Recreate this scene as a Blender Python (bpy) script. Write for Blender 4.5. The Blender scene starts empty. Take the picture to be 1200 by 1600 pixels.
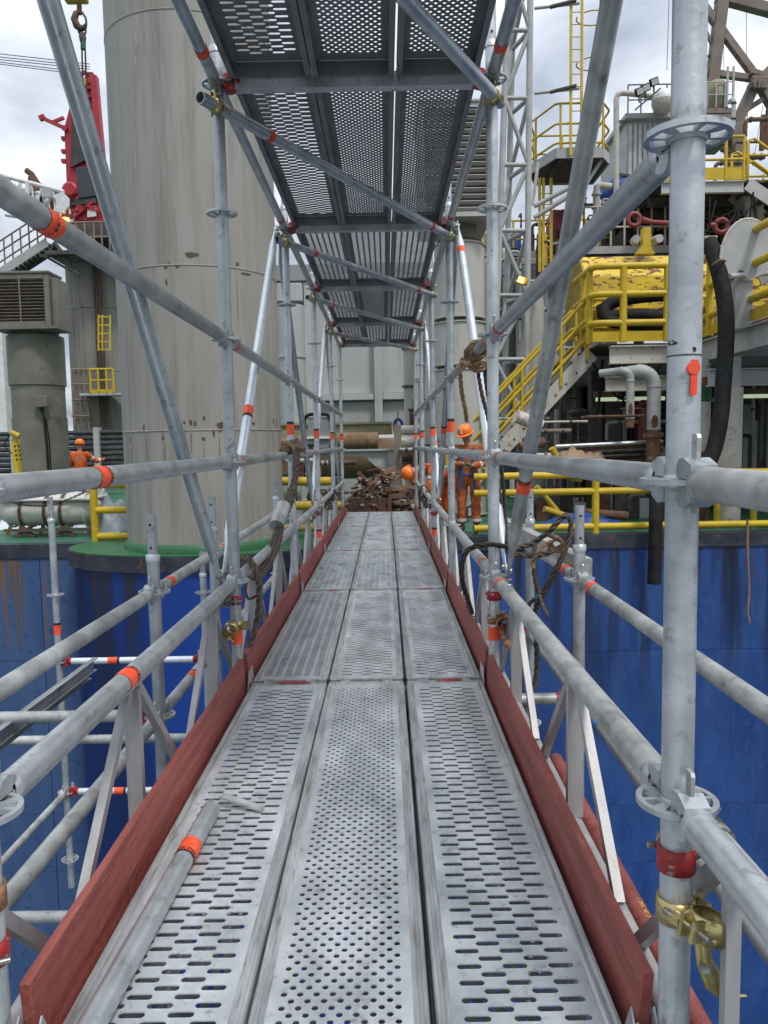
import bpy, math, random
from mathutils import Vector, Matrix, Quaternion
random.seed(7)
S = bpy.context.scene
COL = S.collection
V = Vector
R = math.radians
PI = math.pi

# ------------------------------------------------------------------ camera
FPX, PITCH, YAW, ROLL = 1208.0, -0.0882, -0.0035, -0.0176      # focal length in pixels of a 1200x1600 picture
EYE = V((.0991, 0, 1.0637))
cp, sp, cy, sy = math.cos(PITCH), math.sin(PITCH), math.cos(YAW), math.sin(YAW)
FW = V((sy*cp, cy*cp, sp)); r0 = V((cy, -sy, 0)); u0 = r0.cross(FW)
RT = math.cos(ROLL)*r0 + math.sin(ROLL)*u0
UP = -math.sin(ROLL)*r0 + math.cos(ROLL)*u0
cam = bpy.data.objects.new('camera', bpy.data.cameras.new('camera'))
COL.objects.link(cam)
cam.matrix_world = Matrix((( RT.x, UP.x, -FW.x, EYE.x), (RT.y, UP.y, -FW.y, EYE.y), (RT.z, UP.z, -FW.z, EYE.z), (0, 0, 0, 1)))
cam.data.sensor_fit = 'VERTICAL'; cam.data.sensor_height = 32; cam.data.lens = 32*FPX/1600
cam.data.clip_start = .05; cam.data.clip_end = 6000
S.camera = cam

# ------------------------------------------------------------------ sky, sun, exposure
SUN_EL, SUN_AZ = R(58), R(150)
w = bpy.data.worlds.new('World'); S.world = w; w.use_nodes = True
nt = w.node_tree; nt.nodes.clear()
def nn(t, kind, **kw):
    n = t.nodes.new(kind)
    for k, v in kw.items(): setattr(n, k, v)
    return n
wo = nn(nt, 'ShaderNodeOutputWorld'); bg = nn(nt, 'ShaderNodeBackground'); bg.inputs[1].default_value = .12
sky = nn(nt, 'ShaderNodeTexSky', sky_type='NISHITA', sun_disc=False, sun_elevation=SUN_EL, sun_rotation=SUN_AZ)
tc = nn(nt, 'ShaderNodeTexCoord'); sx = nn(nt, 'ShaderNodeSeparateXYZ'); nt.links.new(tc.outputs['Generated'], sx.inputs[0])
def mth(t, op, a, b=None, clamp=False):
    n = nn(t, 'ShaderNodeMath', operation=op, use_clamp=clamp)
    for i, x in enumerate((a, b)):
        if x is None: continue
        if isinstance(x, (int, float)): n.inputs[i].default_value = x
        else: t.links.new(x, n.inputs[i])
    return n.outputs[0]
zz = mth(nt, 'ADD', mth(nt, 'ABSOLUTE', sx.outputs[2]), .28)
cx_ = mth(nt, 'DIVIDE', sx.outputs[0], zz); cy_ = mth(nt, 'DIVIDE', sx.outputs[1], zz)
cb = nn(nt, 'ShaderNodeCombineXYZ'); nt.links.new(cx_, cb.inputs[0]); nt.links.new(cy_, cb.inputs[1])
n1 = nn(nt, 'ShaderNodeTexNoise'); n1.inputs['Scale'].default_value = 1.7; n1.inputs['Detail'].default_value = 9; n1.inputs['Roughness'].default_value = .52; n1.inputs['Distortion'].default_value = .35
n1.inputs['Scale'].default_value = 2.4; nt.links.new(cb.outputs[0], n1.inputs['Vector'])
cr = nn(nt, 'ShaderNodeValToRGB'); nt.links.new(n1.outputs['Fac'], cr.inputs[0])
cr.color_ramp.elements[0].position = .38; cr.color_ramp.elements[0].color = (2.9, 3.3, 3.95, 1)
cr.color_ramp.elements[1].position = .66; cr.color_ramp.elements[1].color = (7.2, 7.5, 7.9, 1)
e = cr.color_ramp.elements.new(.51); e.color = (4.7, 5.1, 5.75, 1)
mx = nn(nt, 'ShaderNodeMix', data_type='RGBA'); mx.inputs[0].default_value = .93
gz = mth(nt, 'ADD', mth(nt, 'MULTIPLY', mth(nt, 'MAXIMUM', sx.outputs[2], 0), 1.22), .61)      # overcast: brighter overhead than at the horizon
vm = nn(nt, 'ShaderNodeVectorMath', operation='SCALE'); nt.links.new(cr.outputs[0], vm.inputs[0]); nt.links.new(gz, vm.inputs[3])
nt.links.new(sky.outputs[0], mx.inputs[6]); nt.links.new(vm.outputs[0], mx.inputs[7])
nt.links.new(mx.outputs[2], bg.inputs[0]); nt.links.new(bg.outputs[0], wo.inputs[0])
sun = bpy.data.objects.new('sun', bpy.data.lights.new('sun', 'SUN')); COL.objects.link(sun)
sun.data.energy = 1.5; sun.data.angle = R(10); sun.data.color = (1, .96, .9)
sd = V((math.sin(SUN_AZ)*math.cos(SUN_EL), math.cos(SUN_AZ)*math.cos(SUN_EL), math.sin(SUN_EL)))
sun.rotation_euler = sd.to_track_quat('Z', 'Y').to_euler()
S.view_settings.view_transform = 'Standard'; S.view_settings.look = 'None'; S.view_settings.gamma = 1
S.view_settings.use_curve_mapping = False; S.view_settings.exposure = .38

# ------------------------------------------------------------------ materials
def material(name, base, rough=.6, metal=0., c2=None, scale=6., lo=.35, hi=.65, stretch=(1, 1, 1), c3=None, s3=14., lo3=.6, hi3=.68,
             stretch3=(1, 1, 1), bump=0., bscale=60., rvar=.0, emit=None, runs=(), jitter=0., spec=.5, coat=0.):
    m = bpy.data.materials.new(name); m.use_nodes = True; t = m.node_tree
    b = t.nodes['Principled BSDF']; b.inputs['Roughness'].default_value = rough; b.inputs['Metallic'].default_value = metal
    b.inputs['Specular IOR Level'].default_value = spec; b.inputs['Coat Weight'].default_value = coat
    base = (*base, 1)
    if emit:
        b.inputs['Emission Color'].default_value = (*emit[0], 1); b.inputs['Emission Strength'].default_value = emit[1]
    co = nn(t, 'ShaderNodeTexCoord'); oi = nn(t, 'ShaderNodeObjectInfo')
    off = nn(t, 'ShaderNodeVectorMath', operation='ADD'); t.links.new(co.outputs['Object'], off.inputs[0])
    sc = nn(t, 'ShaderNodeVectorMath', operation='SCALE'); sc.inputs[0].default_value = (37, 91, 53); t.links.new(oi.outputs['Random'], sc.inputs[3]); t.links.new(sc.outputs[0], off.inputs[1])
    def noise(scale, st, det=6, ro=.6):
        mp = nn(t, 'ShaderNodeMapping'); mp.inputs['Scale'].default_value = st; t.links.new(off.outputs[0], mp.inputs[0])
        n = nn(t, 'ShaderNodeTexNoise'); n.inputs['Scale'].default_value = scale; n.inputs['Detail'].default_value = det; n.inputs['Roughness'].default_value = ro
        t.links.new(mp.outputs[0], n.inputs['Vector']); return n.outputs['Fac']
    def mixc(f, a, bcol):
        n = nn(t, 'ShaderNodeMix', data_type='RGBA')
        for s_, x in ((0, f), (6, a), (7, bcol)):
            if isinstance(x, tuple): n.inputs[s_].default_value = x
            elif isinstance(x, float): n.inputs[s_].default_value = x
            else: t.links.new(x, n.inputs[s_])
        return n.outputs[2]
    def rng(x, lo, hi, a=0., bb=1.):
        n = nn(t, 'ShaderNodeMapRange'); t.links.new(x, n.inputs[0]); n.inputs[1].default_value = lo; n.inputs[2].default_value = hi; n.inputs[3].default_value = a; n.inputs[4].default_value = bb
        return n.outputs[0]
    c = base
    if c2:
        f = noise(scale, stretch); c = mixc(rng(f, lo, hi), base, (*c2, 1))
        if rvar: t.links.new(rng(f, .3, .7, rough-rvar, rough+rvar), b.inputs['Roughness'])
    if c3:
        c = mixc(rng(noise(s3, stretch3, 8, .65), lo3, hi3), c, (*c3, 1))
    for (rc_, ztop, zlen, dens, fine) in runs:             # rust, dirt and painted-shade runs below an edge, fixed to the plating
        m1 = nn(t, 'ShaderNodeMapping'); m1.inputs['Scale'].default_value = (1, 1, .07); t.links.new(co.outputs['Object'], m1.inputs[0])
        q1 = nn(t, 'ShaderNodeTexNoise'); q1.inputs['Scale'].default_value = fine; q1.inputs['Detail'].default_value = 5; t.links.new(m1.outputs[0], q1.inputs['Vector'])
        sp = nn(t, 'ShaderNodeSeparateXYZ'); t.links.new(co.outputs['Object'], sp.inputs[0])
        q2 = nn(t, 'ShaderNodeTexNoise'); q2.inputs['Scale'].default_value = .9; q2.noise_dimensions = '1D'; t.links.new(sp.outputs[0], q2.inputs['W'])
        fall = rng(mth(t, 'ADD', sp.outputs[2], mth(t, 'MULTIPLY', q2.outputs['Fac'], zlen*.9)), ztop-zlen*.55, ztop+zlen*.35)
        c = mixc(mth(t, 'MULTIPLY', rng(q1.outputs['Fac'], dens, dens+.07), fall, True), c, (*rc_, 1))
    if jitter:
        h = nn(t, 'ShaderNodeHueSaturation'); t.links.new(rng(oi.outputs['Random'], 0, 1, 1-jitter, 1+jitter), h.inputs['Value'])
        if isinstance(c, tuple): h.inputs['Color'].default_value = c
        else: t.links.new(c, h.inputs['Color'])
        c = h.outputs[0]
    if isinstance(c, tuple): b.inputs['Base Color'].default_value = c
    else: t.links.new(c, b.inputs['Base Color'])
    if bump:
        bp = nn(t, 'ShaderNodeBump'); bp.inputs['Strength'].default_value = bump; bp.inputs['Distance'].default_value = .01
        t.links.new(noise(bscale, (1, 1, 1), 4), bp.inputs['Height']); t.links.new(bp.outputs[0], b.inputs['Normal'])
    return m
M = {}
def mk(key, *a, **k): M[key] = material(key, *a, **k)
mk('galv', (.38, .405, .415), .40, .62, (.62, .65, .66), 9, .3, .7, c3=(.22, .225, .215), s3=30, lo3=.57, hi3=.74, bump=.09, bscale=70, rvar=.12, jitter=.12)
mk('galv_old', (.30, .31, .30), .5, .45, (.56, .57, .55), 10, .35, .65, (1, 1, 1), c3=(.19, .175, .145), s3=16, lo3=.57, hi3=.74, bump=.14, bscale=70, rvar=.12, jitter=.1)
mk('galv_bright', (.62, .67, .70), .42, .4, (.74, .78, .80), 9, .4, .6, c3=(.5, .5, .48), s3=22, lo3=.6, hi3=.72, bump=.1, jitter=.06)
mk('deck_shaded', (.19, .195, .195), .6, .3, (.28, .285, .285), 7, .3, .7, c3=(.13, .09, .055), s3=6, lo3=.6, hi3=.75)  # deck zinc darkened: shade of upper and lower planks put into the colour
mk('deck_zinc', (.44, .475, .495), .36, .46, (.72, .745, .76), 9, .3, .7, (1, .5, 1), c3=(.28, .28, .27), s3=30, lo3=.57, hi3=.74, bump=.12, bscale=120, rvar=.16, jitter=.1)
mk('deck_edge', (.33, .35, .36), .45, .5, (.58, .60, .60), 10, .35, .65, (3, .4, 1), c3=(.28, .25, .21), s3=25, lo3=.55, hi3=.68, stretch3=(3, .3, 1), bump=.15, jitter=.08)
mk('aluminium', (.34, .325, .32), .55, .35, (.48, .475, .47), 8, .35, .65, (1, 1, .3), c3=(.36, .33, .32), s3=26, lo3=.58, hi3=.72, bump=.08, jitter=.06)
mk('toe_red', (.18, .038, .029), .62, 0, (.36, .098, .078), 7, .32, .68, (2, .22, 4), c3=(.36, .17, .14), s3=34, lo3=.60, hi3=.70, stretch3=(2, .3, 5), bump=.5, bscale=38, rvar=.1, jitter=.08)
mk('red_paint', (.42, .02, .025), .5, .1, (.25, .02, .02), 40, .4, .6, c3=(.4, .38, .37), s3=60, lo3=.6, hi3=.66)
mk('tape', (.90, .075, .02), .5, 0, (1, .14, .05), 40, .4, .6, c3=(.45, .12, .07), s3=45, lo3=.60, hi3=.66, bump=.2, bscale=120, jitter=.06)
mk('tape_red', (.62, .03, .02), .5, 0, (.75, .07, .04), 40, .4, .6)
mk('tape_blue', (.02, .2, .62), .6, 0, (.1, .32, .7), 60, .4, .6, bump=.3)
mk('tape_black', (.02, .018, .018), .5)
mk('gold', (.62, .50, .24), .3, .85, (.42, .36, .14), 30, .35, .65, c3=(.3, .12, .05), s3=50, lo3=.62, hi3=.7, bump=.1)
mk('steel_bolt', (.42, .42, .4), .35, .85, (.2, .18, .16), 60, .4, .6)
mk('coupler_rust', (.25, .1, .05), .6, .4, (.4, .22, .12), 50, .4, .6)
mk('yellow', (.60, .42, .010), .5, 0, (.48, .33, .015), 5, .35, .65, c3=(.22, .09, .03), s3=9, lo3=.66, hi3=.74, bump=.1, jitter=.07)
mk('yellow_dirty', (.55, .38, .03), .6, 0, (.40, .27, .03), 5, .35, .65, c3=(.16, .06, .025), s3=7, lo3=.58, hi3=.68, jitter=.08)
mk('yellow_rust', (.74, .52, .02), .5, 0, (.60, .40, .03), 2, .4, .6, c3=(.15, .055, .028), s3=5.5, lo3=.525, hi3=.56, stretch3=(.8, 1, 1.8), bump=.15)
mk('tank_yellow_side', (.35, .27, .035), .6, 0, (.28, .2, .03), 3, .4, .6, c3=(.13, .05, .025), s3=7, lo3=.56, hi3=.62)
mk('leg_paint', (.255, .243, .205), .62, 0, (.34, .33, .295), .9, .3, .7, (1.2, 1.2, .3), c3=(.165, .155, .125), s3=3.2, lo3=.48, hi3=.80, stretch3=(2, 2, .16), bump=.06, bscale=30)
mk('leg_stain', (.075, .055, .04), .85, 0, (.15, .09, .055), 30, .4, .6)
mk('leg_streak', (.18, .12, .075), .85, 0, (.25, .21, .165), 30, .4, .6)
mk('white_scuff', (.44, .44, .41), .8)
mk('pedestal_paint', (.18, .17, .145), .7, 0, (.25, .24, .215), 2, .3, .7, (2, 2, .12), c3=(.10, .075, .05), s3=2.5, lo3=.5, hi3=.72, stretch3=(2.4, 2.4, .12))
mk('duct_paint', (.145, .138, .105), .62, 0, (.20, .19, .155), 2, .35, .65, c3=(.09, .065, .04), s3=9, lo3=.62, hi3=.7, stretch3=(1, 1, .6), bump=.06)
mk('duct_light', (.40, .395, .35), .6, 0, (.48, .47, .43), 2, .35, .65, (1, 1, .4), c3=(.24, .21, .16), s3=4, lo3=.57, hi3=.75, stretch3=(1.5, 1.5, .2))
mk('slat_brown', (.12, .095, .07), .7, 0, (.18, .15, .12), 6, .4, .6)
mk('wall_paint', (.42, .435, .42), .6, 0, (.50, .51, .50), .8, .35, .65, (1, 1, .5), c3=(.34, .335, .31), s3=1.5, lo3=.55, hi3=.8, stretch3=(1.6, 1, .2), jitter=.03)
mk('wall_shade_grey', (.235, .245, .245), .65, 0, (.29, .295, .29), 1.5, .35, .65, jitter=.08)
mk('grey_steel', (.36, .37, .36), .6, 0, (.43, .435, .42), 3, .35, .65, c3=(.2, .16, .12), s3=7, lo3=.62, hi3=.75, stretch3=(1, 1, .3), jitter=.1)
mk('cream_steel', (.52, .50, .44), .6, 0, (.44, .42, .36), 5, .35, .65, c3=(.22, .13, .07), s3=10, lo3=.6, hi3=.68, jitter=.05)
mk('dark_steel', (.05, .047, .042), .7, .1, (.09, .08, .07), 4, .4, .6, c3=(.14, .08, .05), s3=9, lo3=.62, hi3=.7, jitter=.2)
mk('mast_paint', (.33, .34, .335), .55, 0, (.42, .425, .41), 3, .4, .6, c3=(.24, .2, .16), s3=9, lo3=.62, hi3=.72, jitter=.08)
mk('derrick_brown', (.17, .135, .105), .7, 0, (.24, .20, .165), 2, .35, .65, c3=(.15, .06, .035), s3=4, lo3=.55, hi3=.68, jitter=.12)
mk('hull_bright', (.004, .040, .24), .40, 0, (.008, .052, .28), 1.2, .3, .7, (1, 1, .4), c3=(.02, .075, .28), s3=4, lo3=.6, hi3=.75, stretch3=(1, 1, .3), rvar=.1, runs=[((.003, .014, .07), 12.5, 12., .50, .55), ((.02, .02, .03), 11.6, 2.4, .56, 3.)])  # broad dark-blue run puts sponson shade into the colour; narrow run is dirt
mk('hull_blue', (.013, .052, .20), .5, 0, (.024, .078, .26), 2.2, .35, .65, (1, 1, .35), c3=(.035, .09, .26), s3=9, lo3=.54, hi3=.70, stretch3=(1, 1, .6), bump=.08, bscale=7, rvar=.12, runs=[((.010, .016, .04), 11.6, 3.4, .49, 2.6), ((.008, .024, .09), 12.5, 9., .52, 1.3), ((.04, .085, .20), 12.5, 12., .60, 9.), ((.09, .045, .02), 11.5, 1.3, .585, 6.)])
mk('hull_blue_worn', (.035, .078, .19), .6, 0, (.055, .11, .23), 2.2, .3, .7, (1.2, 1, .2), c3=(.022, .06, .18), s3=8, lo3=.57, hi3=.63, stretch3=(1, 1, .8), rvar=.1, runs=[((.022, .05, .13), 11.9, 5., .53, .9), ((.18, .085, .03), 11.5, 2.2, .57, 4.)])
mk('hull_rim', (.016, .022, .035), .6, 0, (.035, .042, .06), 3, .4, .6, c3=(.11, .055, .03), s3=6, lo3=.54, hi3=.66)
mk('rust_streak', (.16, .09, .035), .8, 0, (.09, .08, .09), 12, .4, .65, (1, 1, .1))
mk('dark_streak', (.014, .022, .045), .7, 0, (.03, .045, .09), 12, .4, .65, (1, 1, .15))
mk('deck_green', (.022, .12, .062), .55, 0, (.035, .17, .10), 1.4, .35, .65, c3=(.10, .085, .06), s3=3, lo3=.55, hi3=.68, bump=.05)
mk('rim_green', (.015, .105, .035), .5, 0, (.025, .13, .05), 4, .4, .6, c3=(.08, .05, .03), s3=9, lo3=.62, hi3=.7)
mk('rust', (.10, .05, .03), .85, 0, (.20, .105, .06), 5, .35, .65, c3=(.34, .25, .17), s3=9, lo3=.58, hi3=.7, bump=.3, bscale=25, jitter=.3)
mk('rust_tank', (.12, .07, .04), .8, 0, (.24, .15, .08), 2.4, .3, .7, c3=(.12, .055, .03), s3=3, lo3=.54, hi3=.66, bump=.15)
mk('rust_dark', (.07, .035, .024), .85, 0, (.13, .06, .035), 9, .4, .6, bump=.3)
mk('bar_end', (.68, .62, .55), .5, .2, (.42, .32, .24), 20, .45, .6)
mk('olive', (.25, .235, .125), .65, 0, (.30, .28, .17), 3, .4, .6, c3=(.2, .12, .06), s3=6, lo3=.6, hi3=.7)
mk('rubber', (.010, .010, .011), .75, 0, (.02, .019, .018), 9, .4, .6, bump=.2, spec=.25)
mk('pipe_black', (.03, .032, .04), .45, .2, (.055, .055, .06), 4, .4, .6, jitter=.4)
mk('white_paint', (.74, .75, .75), .5, 0, (.62, .63, .62), 3, .4, .6, c3=(.4, .36, .3), s3=6, lo3=.64, hi3=.74)
mk('raft_white', (.60, .59, .54), .42, 0, (.52, .50, .44), 3, .35, .65, c3=(.36, .30, .2), s3=5, lo3=.58, hi3=.75, stretch3=(1, 1, .3))
mk('tarp', (.62, .64, .66), .45, 0, (.45, .47, .49), 4, .4, .6, bump=.6, bscale=6)
mk('tarp_brown', (.26, .17, .10), .8, 0, (.35, .25, .16), 6, .4, .6, bump=.8, bscale=9)
mk('crane_red', (.42, .022, .035), .42, 0, (.33, .02, .03), 3, .4, .6, c3=(.2, .02, .02), s3=8, lo3=.6, hi3=.7, jitter=.06)
mk('oxide_red', (.20, .03, .035), .5, 0, (.27, .05, .05), 4, .4, .6)
mk('magenta_red', (.25, .035, .065), .55, 0, (.2, .03, .05), 4, .4, .6)
mk('blue_paint', (.012, .07, .30), .45, 0, (.01, .05, .2), 4, .4, .6)
mk('coverall', (.80, .145, .025), .85, 0, (.60, .10, .02), 9, .35, .65, c3=(.30, .075, .03), s3=11, lo3=.56, hi3=.7, bump=.5, bscale=18)
mk('coverall_dirty', (.50, .13, .03), .85, 0, (.30, .085, .03), 7, .35, .65, c3=(.12, .05, .03), s3=9, lo3=.54, hi3=.68, bump=.5, bscale=18)
mk('helmet', (.95, .20, .01), .32, 0, coat=.4)
mk('skin', (.42, .22, .15), .55)
mk('glove', (.05, .055, .03), .8, 0, (.14, .14, .06), 60, .4, .6)
mk('boot', (.03, .022, .018), .6)
mk('reflector', (.62, .62, .60), .4, .2)
mk('strap_blue', (.03, .09, .25), .7)
mk('strap_brown', (.075, .045, .03), .75, 0, (.12, .08, .05), 9)
mk('rope', (.20, .12, .06), .95, 0, (.36, .25, .13), 60, .4, .6, bump=.8, bscale=200)
mk('wire', (.085, .062, .045), .6, .5, (.16, .125, .095), 50, .4, .6, bump=.3, bscale=150)
mk('wire_dark', (.03, .024, .02), .6, .4, (.06, .045, .035), 50, .4, .6)
mk('glass_dark', (.04, .045, .05), .15)
mk('lamp_lens', (.6, .6, .58), .3)
mk('amber', (.9, .4, .05), .4, emit=((1, .42, .06), 7))
mk('tube_light', (.7, .75, .6), .4, emit=((.75, .9, .6), .35))
mk('tag_orange', (.95, .09, .03), .5)
mk('letter_black', (.02, .02, .02), .7)
mk('letter_yellow', (.75, .42, .05), .7)
mk('plank_grey', (.11, .105, .10), .8, 0, (.16, .155, .15), 9, .4, .6, jitter=.35)
mk('water', (.02, .035, .045), .12, 0, (.05, .08, .09), .6, .4, .6, bump=.6, bscale=1.2)
mk('pipe_silver', (.55, .56, .56), .35, .6, (.4, .41, .41), 6, .4, .6)

# ------------------------------------------------------------------ helpers
def ray(px, py): return FW*FPX + RT*(px-600) + UP*(800-py)
def at(px, py, Y): d = ray(px, py); return EYE + d*(Y/d.y)
def atz(px, py, z): d = ray(px, py); return EYE + d*((z-EYE.z)/d.z)

class MB:
    def __init__(s): s.v = []; s.f = []; s.s = []
    def add(s, vs, fs, smooth=False):
        o = len(s.v); s.v += [tuple(x) for x in vs]; s.f += [tuple(i+o for i in f) for f in fs]; s.s += [smooth]*len(fs); return s
    def box(s, c, d, rot=None):
        c = V(c); h = [x/2 for x in d]; q = rot or Matrix.Identity(3)
        vs = [c + q @ V((i*h[0], j*h[1], k*h[2])) for i in (-1, 1) for j in (-1, 1) for k in (-1, 1)]
        return s.add(vs, [(0, 1, 3, 2), (4, 6, 7, 5), (0, 4, 5, 1), (2, 3, 7, 6), (0, 2, 6, 4), (1, 5, 7, 3)])
    def span(s, a, b): return s.box([(x+y)/2 for x, y in zip(a, b)], [abs(y-x) for x, y in zip(a, b)])
    def beam(s, a, b, wd, ht, up=(0, 0, 1)):
        a, b = V(a), V(b); x = (b-a).normalized(); y = V(up).cross(x)
        if y.length < 1e-4: y = V((0, 1, 0)).cross(x)
        y.normalize(); z = x.cross(y); q = Matrix((x, y, z)).transposed()
        return s.box((a+b)/2, ((b-a).length, wd, ht), q)
    def loft(s, pts, rs, n=16, cap=True, fr=None, phase=0., smooth=True):
        pts = [V(p) for p in pts]; rings = []; prev = None
        for i, p in enumerate(pts):
            t = (pts[min(i+1, len(pts)-1)] - pts[max(i-1, 0)]).normalized()
            if prev is None:
                a = fr and V(fr) or (V((0, 0, 1)) if abs(t.z) < .9 else V((0, 1, 0)))
            else: a = prev
            a = (a - t*a.dot(t)).normalized(); prev = a; b = t.cross(a)
            r = rs[i] if isinstance(rs, list) else rs
            ra, rb = r if isinstance(r, (list, tuple)) else (r, r)
            rings.append([p + a*(ra*math.cos(2*PI*k/n+phase)) + b*(rb*math.sin(2*PI*k/n+phase)) for k in range(n)])
        vs = [q for g in rings for q in g]; m = len(pts)
        s.add(vs, [(i*n+k, i*n+(k+1) % n, (i+1)*n+(k+1) % n, (i+1)*n+k) for i in range(m-1) for k in range(n)], smooth)
        if cap:
            s.add(rings[0], [tuple(range(n-1, -1, -1))]); s.add(rings[-1], [tuple(range(n))])
        return s
    def tube(s, a, b, r, n=16, cap=True): return s.loft([a, b], r, n, cap)
    def pipe(s, a, b, r, t=.0035, n=20):       # open ended pipe with wall thickness
        s.loft([a, b], r, n, False)
        a, b = V(a), V(b); d = (b-a).normalized(); dep = min(.25, (b-a).length*.4)
        for p, q in ((a, a+d*dep), (b, b-d*dep)):
            s.loft([p, p+(q-p)*.001], [r, r-t], n, False); s.loft([p+(q-p)*.001, q], [r-t, r-t], n, False); s.loft([q, q+(q-p)*.01], [r-t, .0004], n, False)
        return s
    def prism(s, poly, a, b, ax=1):             # poly of 2-D points extruded along axis ax from a to b
        n = len(poly)
        def p3(p, h):
            l = list(p); l.insert(ax, h); return V(l)
        return s.add([p3(p, a) for p in poly]+[p3(p, b) for p in poly], [tuple(range(n-1, -1, -1)), tuple(range(n, 2*n))]+[(i, (i+1) % n, n+(i+1) % n, n+i) for i in range(n)])
    def lathe(s, c, prof, n=32, ax=2, cap=True):
        d = V((0, 0, 0)); d[ax] = 1; c = V(c)
        pts = [c + d*h for r, h in prof]; vs = []
        e1 = V((1, 0, 0)) if ax != 0 else V((0, 1, 0)); e2 = d.cross(e1)
        for (r, h), p in zip(prof, pts): vs += [p + e1*(r*math.cos(2*PI*k/n)) + e2*(r*math.sin(2*PI*k/n)) for k in range(n)]
        m = len(prof)
        s.add(vs, [(i*n+k, i*n+(k+1) % n, (i+1)*n+(k+1) % n, (i+1)*n+k) for i in range(m-1) for k in range(n)], True)
        if cap: s.add(vs[:n], [tuple(range(n-1, -1, -1))]); s.add(vs[-n:], [tuple(range(n))])
        return s
    def mesh(s, name):
        me = bpy.data.meshes.new(name); me.from_pydata(s.v, [], s.f); me.polygons.foreach_set('use_smooth', s.s); me.update(); return me
    def build(s, name, mat, parent=None, world=True, bevel=0):
        off = parent_origin(parent) if (parent is not None and world) else V((0, 0, 0))
        if off.length: s.v = [(x-off.x, y-off.y, z-off.z) for x, y, z in s.v]
        me = s.mesh(name); me.materials.append(M[mat])
        o = bpy.data.objects.new(name, me); COL.objects.link(o)
        if parent is not None: o.parent = parent
        if bevel:
            b = o.modifiers.new('bevel', 'BEVEL'); b.width = bevel; b.segments = 2; b.limit_method = 'ANGLE'; b.angle_limit = R(40)
        return o
def parent_origin(p):
    o = V((0, 0, 0))
    while p is not None: o += p.location; p = p.parent
    return o
def thing(name, label, cat, loc=(0, 0, 0), group=None):
    o = bpy.data.objects.new(name, None); o.empty_display_size = .1; COL.objects.link(o); o.location = loc
    return tag(o, label, cat, group)
def tag(o, label, cat, group=None, kind=None):
    if label: o['label'] = label
    if cat: o['category'] = cat
    if group: o['group'] = group
    if kind: o['kind'] = kind
    return o
def inst(me, name, parent, mtx, mat=None):
    o = bpy.data.objects.new(name, me); COL.objects.link(o); o.parent = parent; o.matrix_local = mtx
    return o
def T(x, y, z): return Matrix.Translation((x, y, z))
def RZ(a): return Matrix.Rotation(a, 4, 'Z')
def axes(p0, p1, up=(0, 0, 1)):
    x = (V(p1)-V(p0)).normalized(); z = V(up)
    if abs(x.dot(z)) > .99: z = V((0, -1, 0))
    y = z.cross(x).normalized(); z = x.cross(y)
    return Matrix((x, y, z)).transposed().to_4x4()
def smoothpath(pts, k=6):
    pts = [V(p) for p in pts]; out = []
    P = [pts[0]*2-pts[1]] + pts + [pts[-1]*2-pts[-2]]
    for i in range(1, len(P)-2):
        a, b, c, d = P[i-1:i+3]
        for j in range(k):
            t = j/k; out.append(.5*((2*b)+(c-a)*t+(2*a-5*b+4*c-d)*t*t+(3*b-a-3*c+d)*t**3))
    return out+[pts[-1]]
def cable(name, label, cat, pts, r, mat, strands=0, group=None, parent=None, k=6, n=8, lay=7):
    path = smoothpath(pts, k); mb = MB()
    if not strands: mb.loft(path, r, n)
    else:
        step = r*lay/10                      # resample evenly, then wind the strands round the path
        ev = [path[0]]; acc = 0
        for a, b in zip(path, path[1:]):
            L = (b-a).length; t = step-acc
            while t < L: ev.append(a+(b-a)*(t/L)); t += step
            acc = L-(t-step)
        prev = V((0.3, .2, 1)); frames = []
        for i, p in enumerate(ev):
            t = (ev[min(i+1, len(ev)-1)]-ev[max(i-1, 0)])
            t = t.normalized() if t.length > 0 else V((0, 0, 1))
            a = (prev-t*prev.dot(t)).normalized(); prev = a; frames.append((a, t.cross(a)))
        for s_ in range(strands):
            q = []
            for i, (p, (a, b)) in enumerate(zip(ev, frames)):
                w_ = 2*PI*(i/10/1.3 + s_/strands); q.append(p+a*(r*.52*math.cos(w_))+b*(r*.52*math.sin(w_)))
            mb.loft(q, r*.52, 6)
    o = mb.build(name, mat, parent)
    if parent is None: tag(o, label, cat, group)
    return o
_words = {}
def word_mesh(txt, size):                          # flat lettering as (verts, faces), centred
    if (txt, size) in _words: return _words[(txt, size)]
    c = bpy.data.curves.new('word', 'FONT'); c.body = txt; c.size = size; c.align_x = 'CENTER'; c.align_y = 'CENTER'; c.resolution_u = 2
    o = bpy.data.objects.new('word', c); COL.objects.link(o); bpy.context.view_layer.update()
    me = o.evaluated_get(bpy.context.evaluated_depsgraph_get()).to_mesh()
    res = ([tuple(v.co) for v in me.vertices], [tuple(p.vertices) for p in me.polygons])
    bpy.data.objects.remove(o); _words[(txt, size)] = res; return res
def flat_word(txt, size, org, right, up, mat, name, parent):
    vs, fs = word_mesh(txt, size); org, right, up = V(org), V(right).normalized(), V(up).normalized()
    return MB().add([org+right*x+up*y for x, y, z in vs], fs).build(name, mat, parent)
def wrap_word(mb, txt, size, s0, r, ang, along=False, flip=1):   # lettering bent round a tube lying along local X
    vs, fs = word_mesh(txt, size); out = []
    for x, y, z in vs:
        if along: a, l = ang+y/r*flip, s0+x*flip
        else: a, l = ang+x/r*flip, s0-y*flip
        out.append((l, r*math.cos(a), r*math.sin(a)))
    mb.add(out, fs)

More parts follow.
